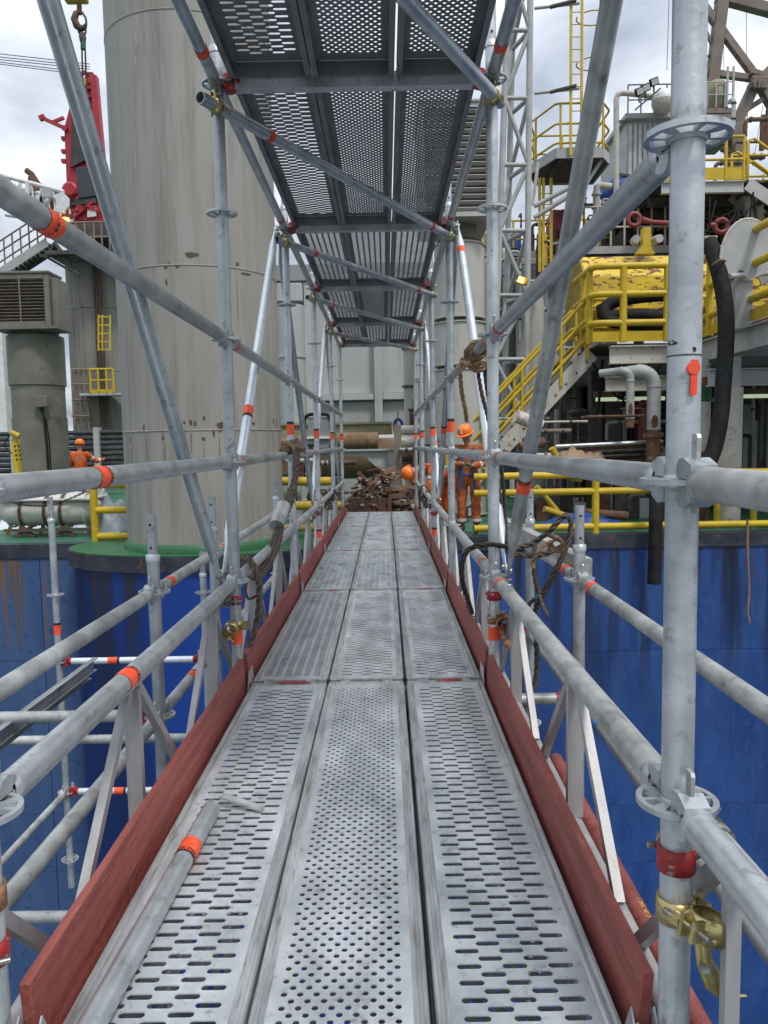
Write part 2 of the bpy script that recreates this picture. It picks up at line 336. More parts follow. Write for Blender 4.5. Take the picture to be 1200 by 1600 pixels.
# ------------------------------------------------------------------ ship: hull, deck, sea
HY, DZ = 12.3, -.45                                # hull face and deck level
MB().span((-1500, -900, -12.2), (1500, 3000, -12)).build('sea', 'water')['kind'] = 'structure'
MB().span((-40, HY+.02, DZ-.3), (45, 75, DZ)).build('ship_deck', 'deck_green')['kind'] = 'structure'
hull = thing('ship_hull', 'tall blue painted steel hull side with rust streaks below the deck edge', 'hull', (0, HY, -12))
zs = [DZ-.22, -2.35, -4.95, -5.95, -8.2, -12]
LEGX, LEGY, LEGR, SPR = -2.72, 12.05, 1.19, 2.05
for zi in range(5):
    x = -36.
    while x < 42:
        wdt = 6.1; left = x+wdt < 1.
        MB().span((x+.006, HY, zs[zi+1]+.006), (x+wdt-.006, HY+.3, zs[zi])).build('plate', 'hull_blue_worn' if left else 'hull_blue', hull)
        x += wdt
MB().span((-36, HY-.03, DZ-.215), (42, HY+.25, DZ+.004)).build('edge_strip', 'hull_rim', hull)
mb = MB()                                          # curved sponson that carries the leg
n = 48
prof = [(SPR, -12), (SPR, DZ-.24)]
def oval(mb, rx, z0, z1, cap):
    n = 72; c = (LEGX, LEGY)
    ry = rx*.66
    ring_ = [(c[0]+rx*math.cos(2*PI*i/n), c[1]+ry*math.sin(2*PI*i/n)) for i in range(n)]
    mb.add([(x, y, z0) for x, y in ring_]+[(x, y, z1) for x, y in ring_], [(i, (i+1) % n, n+(i+1) % n, n+i) for i in range(n)], True)
    if cap: mb.add([(x, y, z1) for x, y in ring_], [tuple(range(n))])
    return mb
oval(mb, SPR, -12, DZ-.24, False).build('sponson', 'hull_bright', hull)
oval(MB(), SPR+.08, DZ-.235, DZ-.01, True).build('sponson_rim', 'hull_rim', hull)
oval(MB(), SPR+.06, DZ-.009, DZ+.006, True).build('sponson_top', 'rim_green', hull)
def streak(px, py0, py1, wpx, mat, Y, seed):       # a run of rust or dirt on the plating, ragged edge
    rr = random.Random(seed); a = at(px, py0, Y); b = at(px, py1, Y); k = 9; w_ = wpx/FPX*Y
    L, Rr = [], []
    for i in range(k+1):
        t = i/k; ww = w_*(1-t*.75)*(.6+.8*rr.random()); z = a.z+(b.z-a.z)*t; xx = a.x+rr.uniform(-.15, .15)*w_
        L.append((xx-ww/2, Y, z)); Rr.append((xx+ww/2, Y, z))
    MB().add(L+Rr, [(i, i+1, k+2+i, k+1+i) for i in range(k)]).build('stain', mat, hull)
for i, (px, y0, y1, wp) in enumerate([(22, 876, 1010, 9), (14, 874, 940, 5), (30, 880, 985, 5)]): streak(px, y0, y1, wp, 'rust_streak', HY-.006, i)

# ------------------------------------------------------------------ the big leg
leg = thing('jackup_column', 'huge pale grey cylindrical leg with weld seams rising through the left of the deck', 'leg', (LEGX, LEGY, DZ))
SEAM = [(at(312, 672, LEGY-LEGR).z), (at(312, 413, LEGY-LEGR).z), (at(312, 12, LEGY-LEGR).z)]
zc = [DZ-.6]+SEAM+[13]
for a, b in zip(zc, zc[1:]):
    MB().lathe((LEGX, LEGY, 0), [(LEGR, a+.006), (LEGR, b-.006)], 96).build('shell_ring', 'leg_paint', leg)
for z in SEAM:
    MB().lathe((LEGX, LEGY, 0), [(LEGR-.01, z-.016), (LEGR+.007, z-.007), (LEGR+.007, z+.007), (LEGR-.01, z+.016)], 96).build('weld_seam', 'leg_paint', leg)
MB().lathe((LEGX, LEGY, 0), [(LEGR+.05, DZ+.0), (LEGR+.05, DZ+.09), (LEGR+.005, DZ+.13)], 72).build('collar', 'rim_green', leg)
def leg_patch(px, py, w_px, h_px, mat, seed, name='stain', off=.004):
    rr = random.Random(seed); d = ray(px, py); o = EYE - V((LEGX, LEGY, 0))
    A = d.x**2+d.y**2; Bq = 2*(o.x*d.x+o.y*d.y); C = o.x**2+o.y**2-LEGR**2; D = Bq*Bq-4*A*C
    if D < 0: return
    p = EYE+d*((-Bq-math.sqrt(D))/(2*A)); a0 = math.atan2(p.y-LEGY, p.x-LEGX); k = 14; vs = [(LEGX+(LEGR+off)*math.cos(a0), LEGY+(LEGR+off)*math.sin(a0), p.z)]
    for i in range(k):
        t = 2*PI*i/k; q = rr.uniform(.55, 1.1); a = a0+q*math.cos(t)*w_px/2/FPX*LEGY/LEGR; vs.append((LEGX+(LEGR+off)*math.cos(a), LEGY+(LEGR+off)*math.sin(a), p.z+q*math.sin(t)*h_px/2/FPX*LEGY))
    MB().add(vs, [(0, 1+i, 1+(i+1) % k) for i in range(k)]).build(name, mat, leg)
for i, (px, py, a, b) in enumerate([(299, 398, 21, 9), (207, 413, 7, 9), (259, 418, 6, 5), (277, 416, 8, 5), (264, 410, 4, 3), (371, 413, 6, 6), (384, 428, 20, 4), (260, 441, 4, 13),
        (278, 658, 7, 7), (288, 660, 5, 6), (298, 660, 6, 9), (305, 662, 5, 9), (319, 653, 4, 10), (255, 684, 5, 10), (225, 668, 4, 12), (204, 687, 3, 12), (318, 686, 7, 7), (396, 662, 7, 6), (343, 672, 6, 8), (427, 659, 5, 10), (345, 665, 12, 12), (334, 678, 4, 14), (350, 300, 3, 4), (230, 560, 3, 3), (395, 590, 3, 5)]):
    leg_patch(px, py, a, b, 'leg_stain', i)
for i, (px, py, a, b) in enumerate([(299, 690, 2.5, 44), (258, 715, 2.2, 50), (206, 715, 2, 40), (427, 700, 2.4, 70), (289, 682, 1.8, 30), (343, 700, 2, 40), (230, 700, 1.6, 40), (319, 720, 1.6, 50), (207, 470, 1.6, 90), (371, 470, 1.6, 80)]):
    leg_patch(px, py, a, b, 'leg_streak', 60+i, off=.003)
for i in range(16):
    leg_patch(random.choice([212, 192, 385, 186, 378])+random.uniform(-4, 4), random.uniform(40, 380), 1.8, random.uniform(10, 42), 'white_scuff', 90+i, 'scuff', .0025)

# ------------------------------------------------------------------ scaffold walkway
ROWS = [-.90, 1.165, 3.212, 5.279, 7.27, 9.417, 11.41]
XS = .545
TR = .02415
ORD = ['', 'first', 'second', 'third', 'fourth', 'fifth', 'sixth']
SIDE = {-1: 'left', 1: 'right'}
def ring_mesh():
    mb = MB(); n = 32; rad = [TR+.0005, .031, .0525, .0615]; z = .0045
    hole = lambda k, j: j == 1 and ((k % 8) in (1, 2, 3) or (k % 8) in (5, 6))
    def P(k, j, s): a = 2*PI*(k+.5)/n; return (rad[j]*math.cos(a), rad[j]*math.sin(a), s*z)
    for k in range(n):
        for j in range(3):
            if hole(k, j): continue
            mb.add([P(k, j, 1), P(k, j+1, 1), P(k+1, j+1, 1), P(k+1, j, 1)], [(0, 1, 2, 3)])
            mb.add([P(k, j, -1), P(k+1, j, -1), P(k+1, j+1, -1), P(k, j+1, -1)], [(0, 1, 2, 3)])
            if j == 2: mb.add([P(k, 3, 1), P(k, 3, -1), P(k+1, 3, -1), P(k+1, 3, 1)], [(0, 1, 2, 3)], True)
            if j != 1 and hole(k, 1):
                q = 1 if j == 0 else 2; mb.add([P(k, q, 1), P(k+1, q, 1), P(k+1, q, -1), P(k, q, -1)], [(0, 1, 2, 3)])
            if j == 1:
                for kk, e in ((k-1, k), (k+1, k+1)):
                    if hole(kk % n, 1): mb.add([P(e, 1, 1), P(e, 2, 1), P(e, 2, -1), P(e, 1, -1)], [(0, 1, 2, 3)])
    mb.lathe((0, 0, 0), [(TR+.001, -.010), (TR+.004, -.005), (TR+.004, .005), (TR+.001, .010)], 24, cap=False)
    me = mb.mesh('rosette'); me.materials.append(M['galv']); return me
RING = ring_mesh()
def head_mesh():
    mb = MB()
    up = [(.026, .006), (.066, .006), (.074, .0), (.080, .012), (.080, .026), (.052, .036), (.034, .034), (.026, .024)]
    dn = [(x, -y) for x, y in reversed(up)]
    for poly in (up, dn): mb.prism(poly, -.019, .019, 1)
    mb.span((.0655, -.019, -.012), (.0795, .019, .012))
    mb.loft([(.074, 0, 0), (.080, 0, 0), (.095, 0, 0)], [(.026, .021), (.0262, .0262), (.0255, .0255)], 18)
    me = mb.mesh('wedge_head'); me.materials.append(M['galv']); return me
HEAD = head_mesh()
def wedge_mesh():
    mb = MB(); prof = [(.041, .058), (.058, .058), (.062, .052), (.060, .030), (.052, -.052), (.045, -.058), (.041, -.050)]
    mb.prism(prof, -.003, .003, 1)
    mb.lathe((.0515, 0, .048), [(.004, -.0045), (.004, .0045)], 10, ax=1)
    me = mb.mesh('wedge'); me.materials.append(M['galv_old']); return me
WEDGE = wedge_mesh()
def tape(parent, s, wdt=.05, r=TR, mat='tape', text=None, black=1, ang=1.2, along=False, flip=1, base=Matrix.Identity(4), tsize=.016):
    n = 28; rr = random.Random(round(s*977+wdt*5003)); off = [[rr.uniform(-.0018, .0018) for _ in range(n)] for _ in range(2)]; vs = []
    for j, x in enumerate((s-wdt/2, s-wdt/6, s+wdt/6, s+wdt/2)):
        for k in range(n):
            q = r+.0009+rr.uniform(0, .0009); a = 2*PI*k/n; vs.append((x+(off[0][k] if j == 0 else off[1][k] if j == 3 else 0), q*math.cos(a), q*math.sin(a)))
    mb = MB().add(vs, [(j*n+k, j*n+(k+1) % n, (j+1)*n+(k+1) % n, (j+1)*n+k) for j in range(3) for k in range(n)], True)
    o = mb.build('tape', mat, parent, False); o.matrix_local = base
    if black:
        b = MB().loft([(s+black*(wdt/2-.001), 0, 0), (s+black*(wdt/2+.018), 0, 0)], r+.0011, 20, False).build('black_band', 'tape_black', parent, False); b.matrix_local = base
    if text:
        for i in range(2 if along else 4):
            m2 = MB(); l = s if along else s+black*(wdt/2+.009) if black else s
            wrap_word(m2, text, tsize, l, r+.0016, ang+i*PI*(1 if along else .5), along, flip)
            t = m2.build('lettering', 'letter_black' if (along or not black) else 'tape', parent, False); t.matrix_local = base
    return o
def ledger(name, label, cat, p0, p1, group, mat='galv', tapes=(), heads=(1, 1), r=TR, redhead=False):
    p0, p1 = V(p0), V(p1); L = (p1-p0).length
    t = thing(name, label, cat, p0, group); t.rotation_euler = axes(p0, p1).to_euler()
    a = .088 if heads[0] else 0; b = L-.088 if heads[1] else L
    MB().pipe((a, 0, 0), (b, 0, 0), r).build('tube', mat, t, False)
    for h, M4 in ((heads[0], Matrix.Identity(4)), (heads[1], T(L, 0, 0) @ RZ(PI))):
        if h:
            o = inst(HEAD, 'wedge_head', t, M4); o2 = inst(WEDGE, 'wedge', t, M4 @ T(0, 0, .012))
            if redhead:
                for q, mm in ((o, 'red_paint'),):
                    q.data = q.data.copy(); q.data.materials.clear(); q.data.materials.append(M[mm])
    for tp in tapes: tape(t, **tp)
    return t
def standard(label, x, y, z0, z1, rings, group, tapes=(), top='spigot', mat='galv', name='scaffold_upright', joint=None):
    t = thing(name, label, 'scaffold upright', (x, y, z0), group)
    if top == 'spigot':
        MB().loft([(0, 0, 0), (0, 0, z1-z0-.16)], TR, 20).build('tube', mat, t, False)
        MB().loft([(0, 0, z1-z0-.185), (0, 0, z1-z0-.16), (0, 0, z1-z0-.155)], [TR+.003, TR+.003, .019], 20, False).build('sleeve', mat, t, False)
        MB().pipe((0, 0, z1-z0-.17), (0, 0, z1-z0), .019, .003).build('spigot', mat, t, False)
        for sgn in (-1, 1): MB().loft([(0, -.0205, z1-z0-.045*sgn-.085), (0, -.0188, z1-z0-.045*sgn-.085)], .0055, 8).build('pin_hole', 'tape_black', t, False)
    else:
        MB().pipe((0, 0, 0), (0, 0, z1-z0), TR).build('tube', mat, t, False)
    for z in rings: inst(RING, 'rosette', t, T(0, 0, z-z0) @ RZ(PI/8+.2))
    for tp in tapes: tape(t, base=T(0, 0, 0) @ Matrix.Rotation(-PI/2, 4, 'Y'), **tp)
    if joint: MB().loft([(0, 0, joint-z0-.001), (0, 0, joint-z0+.001)], TR+.0006, 20, False).build('joint_line', 'dark_steel', t, False)
    return t
GU = 'uprights of the scaffold walkway'
ups = {}
for i in range(1, 7):
    for sd_ in (-1, 1):
        y = ROWS[i]; x = sd_*XS
        word = 'nearest' if i == 1 else 'farthest' if i == 6 else ORD[i]
        lab = f'galvanised scaffold upright with round rosettes, {word} on the {SIDE[sd_]} side'
        if i == 1 and sd_ == 1: lab = 'thick galvanised upright close up at the right with orange tag and drilled rosettes'
        z1 = 3.4 if i == 1 else 2.80
        tp = []
        if i >= 2:
            s = {2: .26, 3: 1.17, 4: 1.16, 5: 1.16, 6: 1.16}[i]
            if i == 2: tp = [dict(s=s+.9, wdt=.058, black=0, text='LAYHER', along=True, ang=PI if False else (-PI/2 if sd_ > 0 else -1.2), tsize=.012, flip=-1)]
            else: tp = [dict(s=s+.9, wdt=.07)]
            if i == 4: tp.append(dict(s=.22+.9, wdt=.06))
        ups[(sd_, i)] = standard(lab, x, y, -.9, z1, [k*.5 for k in range(0, 6)], GU, tp, top='pipe' if i == 1 else 'spigot', joint=1.185 if i == 1 else None)
# marks on the near right upright
t = ups[(1, 1)]
def w2(px, py, Y=ROWS[1]-.03): return at(px, py, Y)
a, b = w2(1086, 562, ROWS[1]-.029), w2(1083, 617, ROWS[1]-.029)
mb = MB().beam((a+b)/2+V((0, 0, .0)), b, .006, .003).beam(a, b, .009, .004, up=(0, 1, 0)); mb.lathe((a.x-.002, a.y, a.z-.012), [(.009, -.003), (.009, .003)], 14, ax=1)
mb.build('tag', 'tag_orange', t)
for px, py, s1 in ((1037, 537, 7), (1058, 534, 8), (1088, 545, 4)):
    p = w2(px, py); rr = random.Random(px); k = 8
    vs = []
    for j in range(k):
        aa = 2*PI*j/k; q = rr.uniform(.5, 1.1)*s1/FPX*ROWS[1]
        qx = p.x+q*math.cos(aa); qz = p.z+q*.6*math.sin(aa)*(2 if s1 == 4 else 1); dx = max(-.999, min(.999, (qx-XS)/(TR+.0008))); vs.append((XS+dx*(TR+.0008), ROWS[1]-math.sqrt(1-dx*dx)*(TR+.0008), qz))
    MB().add(vs, [tuple(range(k))]).build('chipped_mark', 'tape_black', t)

GL = {.5: 'knee', 1.: 'waist', 1.5: 'head'}
for i in range(0, 6):
    for sd_ in (-1, 1):
        for z in (.5, 1., 1.5):
            if i == 0 and (sd_ < 0 or z > 1.2): continue
            y0, y1 = ROWS[i], ROWS[i+1]; L = y1-y0; tp = []
            if sd_ < 0 and i == 1:
                tp = [dict(s={.5: .67, 1.: .55, 1.5: .36}[z], wdt=.052, text='LAYHER', ang=PI*.55 if z < 1.2 else -PI*.3, flip=1)]
                if z > 1.2: tp = [dict(s=.36, wdt=.062, black=0, text='LAYHER', ang=-PI*.62, flip=-1, tsize=.017)]
            elif i == 1: tp = [dict(s=L-.2, wdt=.03, mat='tape', black=0)]
            elif i == 2: tp = [dict(s=.16 if z != .5 else .35, wdt=.035, mat='tape', black=0)]
            elif i in (3, 4): tp = [dict(s=.2, wdt=.03, mat='tape', black=0)]
            pos = 'behind the nearest upright' if i == 0 else f'in the {ORD[i]} bay from the camera'
            lab = f'galvanised {GL[z]}-height guard rail on the {SIDE[sd_]}, {pos}'
            if i == 0: lab = f'thick {GL[z]}-height rail running towards the camera past the near right upright'
            ledger('guard_rail', lab, 'guard rail', (sd_*XS, y0, z), (sd_*XS, y1, z), 'guard rails of the scaffold walkway', 'galv_old' if (i+int(z*2)+sd_) % 3 == 0 else 'galv', tp)
# longitudinal and transverse beams of the upper and lower decks
for i in range(0, 6):
    for sd_ in (-1, 1):
        if i >= 0:
            L = ROWS[i+1]-ROWS[i]
            if i > 0: ledger('roof_rail', f'galvanised tube along the {SIDE[sd_]} edge under the upper deck, {ORD[i]} bay', 'scaffold tube', (sd_*XS, ROWS[i], 2.5), (sd_*XS, ROWS[i+1], 2.5),
                   'long tubes under the upper deck', 'galv', [dict(s=L-.22, wdt=.04, mat='tape_red', black=0)] if i != 1 else [dict(s=L-.27, wdt=.05, text='LAYHER', ang=-1, black=0, along=True)])
def transom(label, y, z, group):
    t = thing('transom', label, 'scaffold beam', (0, y, z), group)
    mb = MB(); mb.prism([(-.024, .026), (-.024, -.03), (.024, -.03), (.024, .026), (.019, .026), (.019, -.025), (-.019, -.025), (-.019, .026)], -XS+.075, XS-.075, 0)
    mb.build('channel', 'galv', t, False)
    for s_, a in ((-1, 0), (1, PI)):
        o = inst(HEAD, 'wedge_head', t, T(s_*XS, 0, 0) @ RZ(a)); o.data = o.data.copy(); o.data.materials.clear(); o.data.materials.append(M['red_paint'])
        inst(WEDGE, 'wedge', t, T(s_*XS, 0, .012) @ RZ(a))
    return t
for i in range(1, 7):
    transom(f'cross beam under the walking deck at the {ORD[i]} pair of uprights', ROWS[i], 0, 'cross beams of the walking deck')
    transom(f'dark cross beam under the upper deck at the {ORD[i]} pair of uprights', ROWS[i], 2.5, 'cross beams of the upper deck')

# ---- perforated planks
PW = .320
def perforated(cols_w, row_h, hw, hh, ncol, L, x0, n=12, lip=.0004, stag=True):
    """plate with staggered stadium holes; ncol holes in even rows, ncol-1 in odd rows"""
    mb = MB(); W_ = PW-.058; rows = int((L-.10)/row_h); ym = (L-rows*row_h)/2; vs, fs, sm = [], [], []
    def quad(a, b, c, d): o = len(vs); vs.extend((a, b, c, d)); fs.append((o, o+1, o+2, o+3)); sm.append(False)
    hx = hw/2-hh/2
    ring = []
    q = n//4
    for k in range(n):
        a = 2*PI*(k+.5)/n; cx = hx if math.cos(a) > 0 else -hx; ring.append((cx+hh/2*math.cos(a), hh/2*math.sin(a), math.cos(a), math.sin(a)))
    quad((-W_/2, 0, 0), (W_/2, 0, 0), (W_/2, ym, 0), (-W_/2, ym, 0)); quad((-W_/2, L-ym, 0), (W_/2, L-ym, 0), (W_/2, L, 0), (-W_/2, L, 0))
    for r_ in range(rows):
        y0 = ym+r_*row_h; y1 = y0+row_h; m = ncol if (r_ % 2 == 0 or not stag) else ncol-1; xl = -m*cols_w/2
        quad((-W_/2, y0, 0), (xl, y0, 0), (xl, y1, 0), (-W_/2, y1, 0)); quad((-xl, y0, 0), (W_/2, y0, 0), (W_/2, y1, 0), (-xl, y1, 0))
        for c in range(m):
            cx = xl+cols_w*(c+.5); cyy = (y0+y1)/2; o = len(vs); outer = []
            for (x, y, ca, sa) in ring:                     # project ring directions to the cell border
                tx = (cols_w/2)/max(1e-6, abs(ca)*1.0); ty = (row_h/2)/max(1e-6, abs(sa)); 
                if abs(ca)*row_h > abs(sa)*cols_w: outer.append((math.copysign(cols_w/2, ca), max(-row_h/2, min(row_h/2, sa/abs(ca)*cols_w/2))))
                else: outer.append((max(-cols_w/2, min(cols_w/2, ca/abs(sa)*row_h/2)), math.copysign(row_h/2, sa)))
            # add the exact corners by snapping the nearest ring points
            for sxx in (-1, 1):
                for syy in (-1, 1):
                    k = min(range(n), key=lambda i: (outer[i][0]-sxx*cols_w/2)**2/cols_w**2+(outer[i][1]-syy*row_h/2)**2/row_h**2); outer[k] = (sxx*cols_w/2, syy*row_h/2)
            g = .0016
            for (ox, oy) in outer: vs.append((cx+ox, cyy+oy, 0))
            for (x, y, ca, sa) in ring: vs.append((cx+x+ca*g, cyy+y+sa*g, .0002))
            for (x, y, ca, sa) in ring: vs.append((cx+x, cyy+y, lip))
            for (x, y, ca, sa) in ring: vs.append((cx+x-ca*.0002, cyy+y-sa*.0002, -.0014))
            for lay in range(3):
                for k in range(n):
                    a_, b_ = o+lay*n+k, o+lay*n+(k+1) % n; fs.append((a_, b_, b_+n, a_+n)); sm.append(False)
    mb.v, mb.f, mb.s = vs, fs, sm
    return mb
PL = 2.0
def plank_meshes(kind):
    if kind == 'slot': p = perforated(.088, .0230, .048, .0150, 3, PL, 0, 12)
    elif kind == 'round': p = perforated(.030, 0.0178, .0130, .0130, 8, PL, 0, 8)
    else: p = perforated(.0425, .0165, .0330, .0115, 6, PL, 0, 8, stag=False)
    me = p.mesh('perforated_plate'); me.materials.append(M['deck_zinc']); return me
PLATE = {k: plank_meshes(k) for k in ('slot', 'round', 'fine')}
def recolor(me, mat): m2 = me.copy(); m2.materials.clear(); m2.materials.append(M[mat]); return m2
SHADED = {k: recolor(PLATE[k], 'deck_shaded') for k in PLATE}
def rail_mesh():
    mb = MB(); h = PW/2
    prof = [(-h, -.002), (-h+.003, .0035), (-h+.0085, .0035), (-h+.012, .0), (-h+.0155, -.001), (-h+.019, .0032), (-h+.024, .0032), (-h+.029, 0), (-h+.029, -.002), (-h+.004, -.004), (-h+.004, -.060), (-h+.022, -.060), (-h+.022, -.0615), (-h, -.0615)]
    n = len(prof)
    mb.add([(x, 0, z) for x, z in prof]+[(x, PL, z) for x, z in prof], [(i, (i+1) % n, n+(i+1) % n, n+i) for i in range(n)])
    me = mb.mesh('side_rail'); me.materials.append(M['deck_edge']); return me
SRAIL = rail_mesh()
def cap_mesh():
    mb = MB(); h = PW/2-.004
    mb.span((-h, -.018, -.055), (h, -.0005, .0042)); 
    for s_ in (-.09, .09): mb.span((s_-.02, -.036, -.030), (s_+.02, -.019, .0015))
    for s_ in (-.135, 0, .135): mb.lathe((s_, -.009, .0042), [(.0045, 0), (.0035, .0015)], 8)
    me = mb.mesh('end_cap'); me.materials.append(M['deck_edge']); return me
CAP = cap_mesh(); SRAIL_D = recolor(SRAIL, 'deck_shaded'); CAP_D = recolor(CAP, 'deck_shaded')
PAT = {0: ('slot', 'round', 'slot'), 1: ('slot', 'round', 'slot'), 2: ('fine', 'slot', 'slot'), 3: ('fine', 'fine', 'slot'), 4: ('fine', 'slot', 'fine'), 5: ('fine', 'fine', 'fine')}
UPAT = {1: ('slot', 'round', 'round'), 2: ('slot', 'round', 'round'), 3: ('fine', 'fine', 'fine'), 4: ('fine', 'round', 'fine'), 5: ('fine', 'fine', 'fine')}
DESC = {'slot': 'long slots', 'round': 'round holes', 'fine': 'fine slots'}
def plank(kind, col, bay, zt, up):
    y0, y1 = ROWS[bay], ROWS[bay+1]
    where = ('upper deck' if up else 'walking deck')
    bayw = 'behind the camera' if bay == 0 else f'{ORD[bay]} bay'
    p = thing('steel_plank', f'steel plank with {DESC[kind]}, {("left", "middle", "right")[col]} lane of {where}, {bayw}', 'plank', ((-.327, 0, .327 if up else .331)[col], y0+.036, zt+random.uniform(-.0015, .0015)),
              'planks of the upper deck' if up else 'planks of the walking deck')
    p.scale = (1, (y1-y0-.072)/PL, 1); p.rotation_euler = (0, random.uniform(-.003, .003), random.uniform(-.0012, .0012))
    shaded = up or zt < 0; SR_, CP_ = (SRAIL_D, CAP_D) if shaded else (SRAIL, CAP)
    inst((SHADED if shaded else PLATE)[kind], 'perforated_plate', p, Matrix.Identity(4)); inst(SR_, 'side_rail', p, Matrix.Identity(4)); inst(SR_, 'side_rail', p, T(0, PL, 0) @ RZ(PI))
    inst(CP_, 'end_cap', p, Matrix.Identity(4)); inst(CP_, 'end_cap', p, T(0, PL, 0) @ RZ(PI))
    return p
for b_ in range(0, 6):
    for c in range(3): plank(PAT[b_][c], c, b_, .058, False)
for b_ in range(1, 6):
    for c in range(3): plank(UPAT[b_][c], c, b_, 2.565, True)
for b_ in (0, 1, 2):
    for c in range(3):
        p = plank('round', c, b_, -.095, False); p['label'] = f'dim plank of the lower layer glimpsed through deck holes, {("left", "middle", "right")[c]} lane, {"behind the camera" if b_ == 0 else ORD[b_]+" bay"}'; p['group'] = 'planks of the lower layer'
# red paint patches on deck joints
for i in range(2, 6):
    for c, x0, wd in ((0, -.33, .11), (2, .30, .11)):
        if i == 2 and c == 0: x0, wd = -.38, .15
        rr = random.Random(i*7+c); k = 12; vs = []
        for j in range(k):
            a = 2*PI*j/k; vs.append((x0+wd/2+wd/2*max(-1, min(1, 1.3*math.cos(a)))*rr.uniform(.8, 1.1), ROWS[i]+.0+.017*math.sin(a)*rr.uniform(.7, 1.2)-.02, .0645))
        tag(MB().add(vs, [tuple(range(k))]).build('paint_mark', 'red_paint'), f'red paint smear across the {ORD[i]} deck joint, {"left" if c == 0 else "right"} plank', 'paint mark', 'red paint smears on the deck')

# ---- toe boards
for i in range(1, 6):
    for sd_ in (-1, 1):
        y0, y1 = ROWS[i]+.055, ROWS[i+1]-.03; x = sd_*.512
        lean = .012*sd_
        t = thing('toe_board', f'dark red toe board on the {SIDE[sd_]} edge of the deck, {ORD[i]} bay', 'toe board', (x, y0, .015), 'red toe boards along the walkway')
        mb = MB(); L = y1-y0; k = 10; prof = [(-.010, 0), (.010, 0), (.010+lean, .158), (-.010+lean, .158)]
        vs = []
        for j in range(k+1):
            for (px_, pz_) in prof: vs.append((px_+(random.uniform(-.0012, .0012)), L*j/k, pz_+(random.uniform(-.002, .002) if pz_ else 0)))
        mb.add(vs, [(j*4+a, j*4+(a+1) % 4, j*4+4+(a+1) % 4, j*4+4+a) for j in range(k) for a in range(4)]+[(0, 1, 2, 3)[::-1], tuple(k*4+q for q in range(4))])
        mb.build('board', 'toe_red', t, False, .003)
        for yy in (-.006, L+.006):
            s_ = 1 if yy > 0 else -1
            mb = MB()
            for q in (-.019, .019):
                mb.add([(q-.0015, yy-s_*.05, .01), (q-.0015, yy+s_*.035, .01), (q-.0015, yy+s_*.035, .105), (q-.0015, yy+s_*.018, .085), (q-.0015, yy-s_*.0, .105),
                        (q+.0015, yy-s_*.05, .01), (q+.0015, yy+s_*.035, .01), (q+.0015, yy+s_*.035, .105), (q+.0015, yy+s_*.018, .085), (q+.0015, yy-s_*.0, .105)],
                       [(0, 1, 2, 3, 4), (9, 8, 7, 6, 5), (0, 5, 6, 1), (1, 6, 7, 2), (2, 7, 8, 3), (3, 8, 9, 4), (4, 9, 5, 0)])
            mb.build('end_bracket', 'galv_old', t, False)
            MB().span((-.022*sd_-.004, yy-.012, .03), (-.022*sd_+.004, yy+.012, .05)).build('red_lug', 'red_paint', t, False)

# ---- lattice girders outside the guard rails
for sd_ in (-1, 1):
    x = sd_*.602; t = thing('lattice_girder', f'silver aluminium lattice girder running outside the {SIDE[sd_]} toe boards', 'girder', (x, ROWS[1]-.1, 0), 'lattice girders of the walkway')
    ya, yb = ROWS[1]-.15, ROWS[6]+.05
    MB().pipe((x, ya, .438), (x, yb, .438), TR).build('top_chord', 'aluminium', t)
    MB().pipe((x, ya, .010), (x, yb, .010), TR).build('bottom_chord', 'aluminium', t)
    y = ya+.08; first = True
    while y < yb-.1:
        MB().beam((x, y, .034), (x, y, .414), *((.022, .02) if y < 1.3 and sd_ > 0 else (.042, .024)), up=(0, 1, 0)).build('post', 'aluminium', t)
        for q in (-1, 1):
            if ya < y+q*.42 < yb:
                a = V((x, y+q*.035, .414)); b = V((x, y+q*.41, .034))
                m = MB().beam(a, b, .022, .026); m.build('diagonal', 'aluminium', t)
        y += .955

